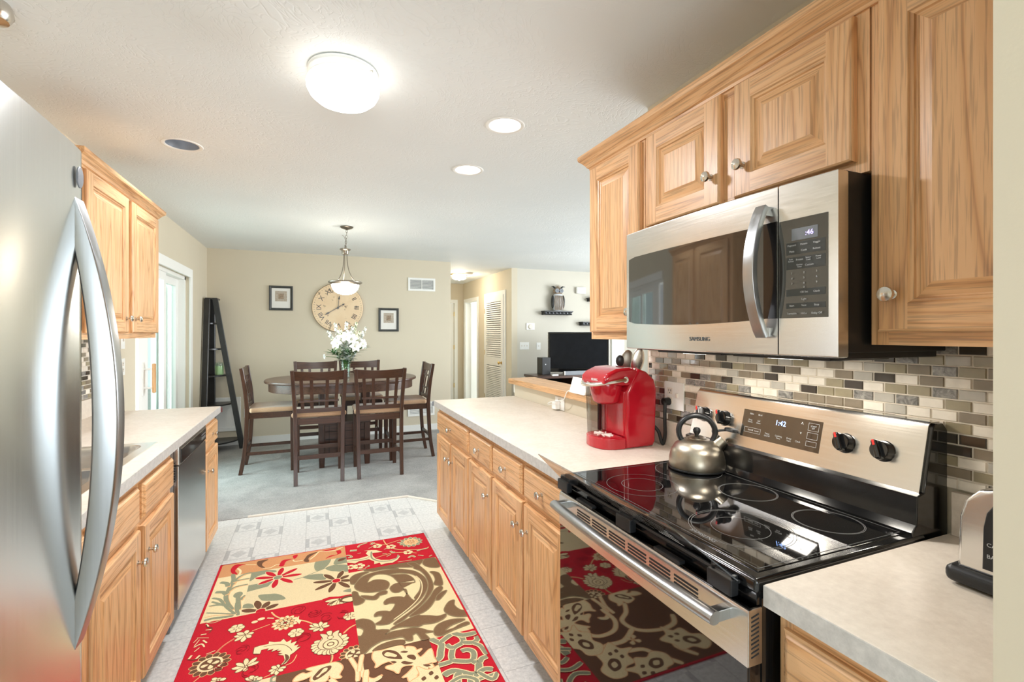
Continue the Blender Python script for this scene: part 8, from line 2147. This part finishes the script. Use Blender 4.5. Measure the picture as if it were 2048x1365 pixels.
b;cream;0;2;384,1767 348,1813 371,1858 353,1908 395,1934 395,1988 434,1951 491,1961 488,1898 505,1859 455,1825 441,1777
b;brown;0;2;398,1804 383,1842 405,1877 427,1879 442,1862 435,1822
b;cream;0;2;406,1823 400,1846 420,1860 426,1836
b;brown;0;2;402,1897 397,1912 412,1921 416,1905
b;brown;0;2;451,1884 446,1898 460,1908 464,1891
b;brown;0;2;436,1916 431,1931 446,1940 450,1923
b;peach;0;2;202,1797 206,1807 210,1816 217,1818 229,1814 231,1802 227,1796 218,1793 207,1790
b;cream;0;2;206,1797 208,1804 212,1813 219,1816 227,1813 229,1804 225,1798 216,1795 207,1795
b;peach;0;2;193,1792 183,1796 174,1800 172,1807 176,1819 188,1821 194,1817 197,1808 200,1797
b;cream;0;2;193,1796 186,1798 177,1802 174,1809 177,1817 186,1819 192,1815 195,1806 195,1797
b;peach;0;2;198,1783 194,1773 190,1764 183,1762 171,1766 169,1778 173,1784 182,1787 193,1790
b;cream;0;2;194,1783 192,1776 188,1767 181,1764 173,1767 171,1776 175,1782 184,1785 193,1785
b;peach;0;2;207,1788 217,1784 226,1780 228,1773 224,1761 212,1759 206,1763 203,1772 200,1783
b;cream;0;2;207,1784 214,1782 223,1778 226,1771 223,1763 214,1761 208,1765 205,1774 205,1783
b;tan;0;2;209,1790 207,1795 203,1798 197,1798 193,1795 191,1790 193,1785 197,1782 203,1782 207,1785
s;cream;35.0;10;486,2147 508,2116 524,2088 509,2043 498,2009 478,1993
s;olive;26.0;10;486,2147 508,2116 524,2088 509,2043 498,2009 478,1993
s;cream;31.0;10;474,1962 507,1962 539,1968 545,1999 561,2037 578,2050 615,2066 622,2101 600,2141 564,2131 524,2104
s;olive;22.0;10;474,1962 507,1962 539,1968 545,1999 561,2037 578,2050 615,2066 622,2101 600,2141 564,2131 524,2104
s;cream;35.0;10;590,2153 630,2115 693,2111
s;olive;26.0;10;590,2153 630,2115 693,2111
s;cream;31.0;10;615,2066 659,2048 685,2065 685,2086
s;olive;22.0;10;615,2066 659,2048 685,2065 685,2086
s;cream;29.0;10;544,2080 554,2055 571,2048
s;olive;20.0;10;544,2080 554,2055 571,2048
s;cream;31.0;10;592,2011 615,2012 636,1996 637,1970 621,1939 593,1941 539,1968
s;olive;22.0;10;592,2011 615,2012 636,1996 637,1970 621,1939 593,1941 539,1968
s;cream;27.0;10;658,2044 681,2013 688,1949
s;olive;18.0;10;658,2044 681,2013 688,1949
s;cream;31.0;10;618,1930 640,1912 660,1932 686,1936
s;olive;22.0;10;618,1930 640,1912 660,1932 686,1936
s;cream;37.0;10;640,1912 625,1868 614,1851 586,1858 560,1881 522,1906 484,1895
s;olive;28.0;10;640,1912 625,1868 614,1851 586,1858 560,1881 522,1906 484,1895
s;cream;31.0;10;621,1856 650,1867 682,1853
s;olive;22.0;10;621,1856 650,1867 682,1853
s;cream;39.0;10;547,1887 528,1852 520,1814
s;olive;30.0;10;547,1887 528,1852 520,1814
s;cream;39.0;10;586,1858 572,1813
s;olive;30.0;10;586,1858 572,1813
s;cream;21.0;10;586,1820 631,1822 691,1827
s;olive;12.0;10;586,1820 631,1822 691,1827
s;cream;25.0;10;490,1840 550,1860 600,1820 570,1780 530,1800
s;olive;16.0;10;490,1840 550,1860 600,1820 570,1780 530,1800
s;cream;25.0;10;620,1860 660,1800 690,1830
s;olive;16.0;10;620,1860 660,1800 690,1830
s;cream;25.0;10;490,1750 560,1730 640,1760 690,1730
s;olive;16.0;10;490,1750 560,1730 640,1760 690,1730
s;cream;25.0;10;490,1680 550,1700 600,1660 570,1620 530,1640
s;olive;16.0;10;490,1680 550,1700 600,1660 570,1620 530,1640
s;cream;25.0;10;620,1700 660,1640 690,1670
s;olive;16.0;10;620,1700 660,1640 690,1670
s;cream;25.0;10;490,1590 560,1570 640,1600 690,1570
s;olive;16.0;10;490,1590 560,1570 640,1600 690,1570
s;olive;8.0;4;-470,1620 -420,1620 -420,1670 -455,1670 -455,1640 -435,1640
s;olive;8.0;4;-420,1700 -470,1700 -470,1750 -435,1750 -435,1720 -455,1720
s;olive;8.0;4;-470,1780 -420,1780 -420,1830 -455,1830 -455,1800 -435,1800
s;olive;8.0;4;-420,1860 -470,1860 -470,1910 -435,1910 -435,1880 -455,1880
s;olive;8.0;4;-470,1940 -420,1940 -420,1990 -455,1990 -455,1960 -435,1960
s;olive;8.0;4;-420,2020 -470,2020 -470,2070 -435,2070 -435,2040 -455,2040
s;olive;8.0;4;-470,2100 -420,2100 -420,2150 -455,2150 -455,2120 -435,2120
s;olive;8.0;4;-345,1620 -395,1620 -395,1670 -360,1670 -360,1640 -380,1640
s;olive;8.0;4;-395,1700 -345,1700 -345,1750 -380,1750 -380,1720 -360,1720
s;olive;8.0;4;-345,1780 -395,1780 -395,1830 -360,1830 -360,1800 -380,1800
s;olive;8.0;4;-395,1860 -345,1860 -345,1910 -380,1910 -380,1880 -360,1880
s;olive;8.0;4;-345,1940 -395,1940 -395,1990 -360,1990 -360,1960 -380,1960
s;olive;8.0;4;-395,2020 -345,2020 -345,2070 -380,2070 -380,2040 -360,2040
s;olive;8.0;4;-345,2100 -395,2100 -395,2150 -360,2150 -360,2120 -380,2120
s;olive;8.0;4;-320,1620 -270,1620 -270,1670 -305,1670 -305,1640 -285,1640
s;olive;8.0;4;-270,1700 -320,1700 -320,1750 -285,1750 -285,1720 -305,1720
s;olive;8.0;4;-320,1780 -270,1780 -270,1830 -305,1830 -305,1800 -285,1800
s;olive;8.0;4;-270,1860 -320,1860 -320,1910 -285,1910 -285,1880 -305,1880
s;olive;8.0;4;-320,1940 -270,1940 -270,1990 -305,1990 -305,1960 -285,1960
s;olive;8.0;4;-270,2020 -320,2020 -320,2070 -285,2070 -285,2040 -305,2040
s;olive;8.0;4;-320,2100 -270,2100 -270,2150 -305,2150 -305,2120 -285,2120
s;olive;8.0;4;-195,1620 -245,1620 -245,1670 -210,1670 -210,1640 -230,1640
s;olive;8.0;4;-245,1700 -195,1700 -195,1750 -230,1750 -230,1720 -210,1720
s;olive;8.0;4;-195,1780 -245,1780 -245,1830 -210,1830 -210,1800 -230,1800
s;olive;8.0;4;-245,1860 -195,1860 -195,1910 -230,1910 -230,1880 -210,1880
s;olive;8.0;4;-195,1940 -245,1940 -245,1990 -210,1990 -210,1960 -230,1960
s;olive;8.0;4;-245,2020 -195,2020 -195,2070 -230,2070 -230,2040 -210,2040
s;olive;8.0;4;-195,2100 -245,2100 -245,2150 -210,2150 -210,2120 -230,2120
s;olive;8.0;4;-170,1620 -120,1620 -120,1670 -155,1670 -155,1640 -135,1640
s;olive;8.0;4;-120,1700 -170,1700 -170,1750 -135,1750 -135,1720 -155,1720
s;olive;8.0;4;-170,1780 -120,1780 -120,1830 -155,1830 -155,1800 -135,1800
s;olive;8.0;4;-120,1860 -170,1860 -170,1910 -135,1910 -135,1880 -155,1880
s;olive;8.0;4;-170,1940 -120,1940 -120,1990 -155,1990 -155,1960 -135,1960
s;olive;8.0;4;-120,2020 -170,2020 -170,2070 -135,2070 -135,2040 -155,2040
s;olive;8.0;4;-170,2100 -120,2100 -120,2150 -155,2150 -155,2120 -135,2120"""
# ---------------------------------------------------------------- patterned rug: woven shapes as thin coloured layers in one pile surface
def clip_poly(pts, c):
    if c is None: return pts
    x0, x1, y0, y1 = c
    for ax, lim, sg in ((0, x0, 1), (0, x1, -1), (1, y0, 1), (1, y1, -1)):
        out = []
        for i in range(len(pts)):
            a, b = pts[i - 1], pts[i]; ia, ib = (a[ax] - lim) * sg >= 0, (b[ax] - lim) * sg >= 0
            if ia != ib:
                t = (lim - a[ax]) / (b[ax] - a[ax]); out.append(tuple(a[k] + (b[k] - a[k]) * t for k in (0, 1)))
            if ib: out.append(b)
        pts = out
        if len(pts) < 3: return []
    return pts
def stroke_quads(pts, w, closed=False):
    """a line of width w as one strip of quads"""
    P_ = [Vector(p) for p in pts]; N = len(P_); L = []; Rr = []
    for i in range(N):
        d = (P_[(i + 1) % N] - P_[i - 1]) if closed else (P_[min(i + 1, N - 1)] - P_[max(i - 1, 0)])
        if d.length < 1e-6: d = Vector((1, 0))
        d.normalize(); n = Vector((-d.y, d.x)); k = 1.0 if closed or 0 < i < N - 1 else .7
        L.append(P_[i] + n * w * .5 * k); Rr.append(P_[i] - n * w * .5 * k)
    m_ = N if closed else N - 1
    return [[tuple(L[i]), tuple(L[(i + 1) % N]), tuple(Rr[(i + 1) % N]), tuple(Rr[i])] for i in range(m_)]
rug = thing('area_rug', 'red, brown and cream patchwork floral rug on the kitchen floor', 'rug', (.09, 2.44, 0))
obj('backing', MB().box(-.515, .703, 1.57, 3.307, .0004, .0076, .002), 'yarn_red', rug)
yarns = ['red', 'darkred', 'terra', 'cream', 'cream2', 'brown', 'brown2', 'olive', 'olive2', 'tan', 'peach']
mb = MB(); z = .0077
for ln in RUG_SHAPES.split('\n'):
    kind, cname, w, ci, pts = ln.split(';')
    pts = [tuple(int(v) / 1000 for v in p.split(',')) for p in pts.split(' ')]
    clip = RUG_CLIPS[int(ci)]; clip = None if clip is None else tuple(v / 1000 for v in clip)
    clip = clip or (-.515, .703, 1.57, 3.307)
    w = float(w) / 1000; mi = yarns.index(cname); z += .000004
    if kind in 'bp':
        polys = [spline(pts, 4, True) if kind == 'b' else pts]
    elif kind == 's': polys = stroke_quads(spline(pts, 4) if len(pts) > 2 else pts, w)
    else: polys = stroke_quads(spline(pts, 4, True), w, True)
    for p in polys:
        p = clip_poly(p, clip)
        if len(p) >= 3: mb.ngon([(x, y, z) for x, y in p], mi)
o = obj('pile', mb, ['yarn_' + y for y in yarns], rug, smooth=False, recalc=False)
obj('binding', MB().tube([(-.513, 1.572, .005), (.701, 1.572, .005), (.701, 3.305, .005), (-.513, 3.305, .005)], .0046, 8, closed=True), 'yarn_red', rug)
bpy.context.view_layer.update()
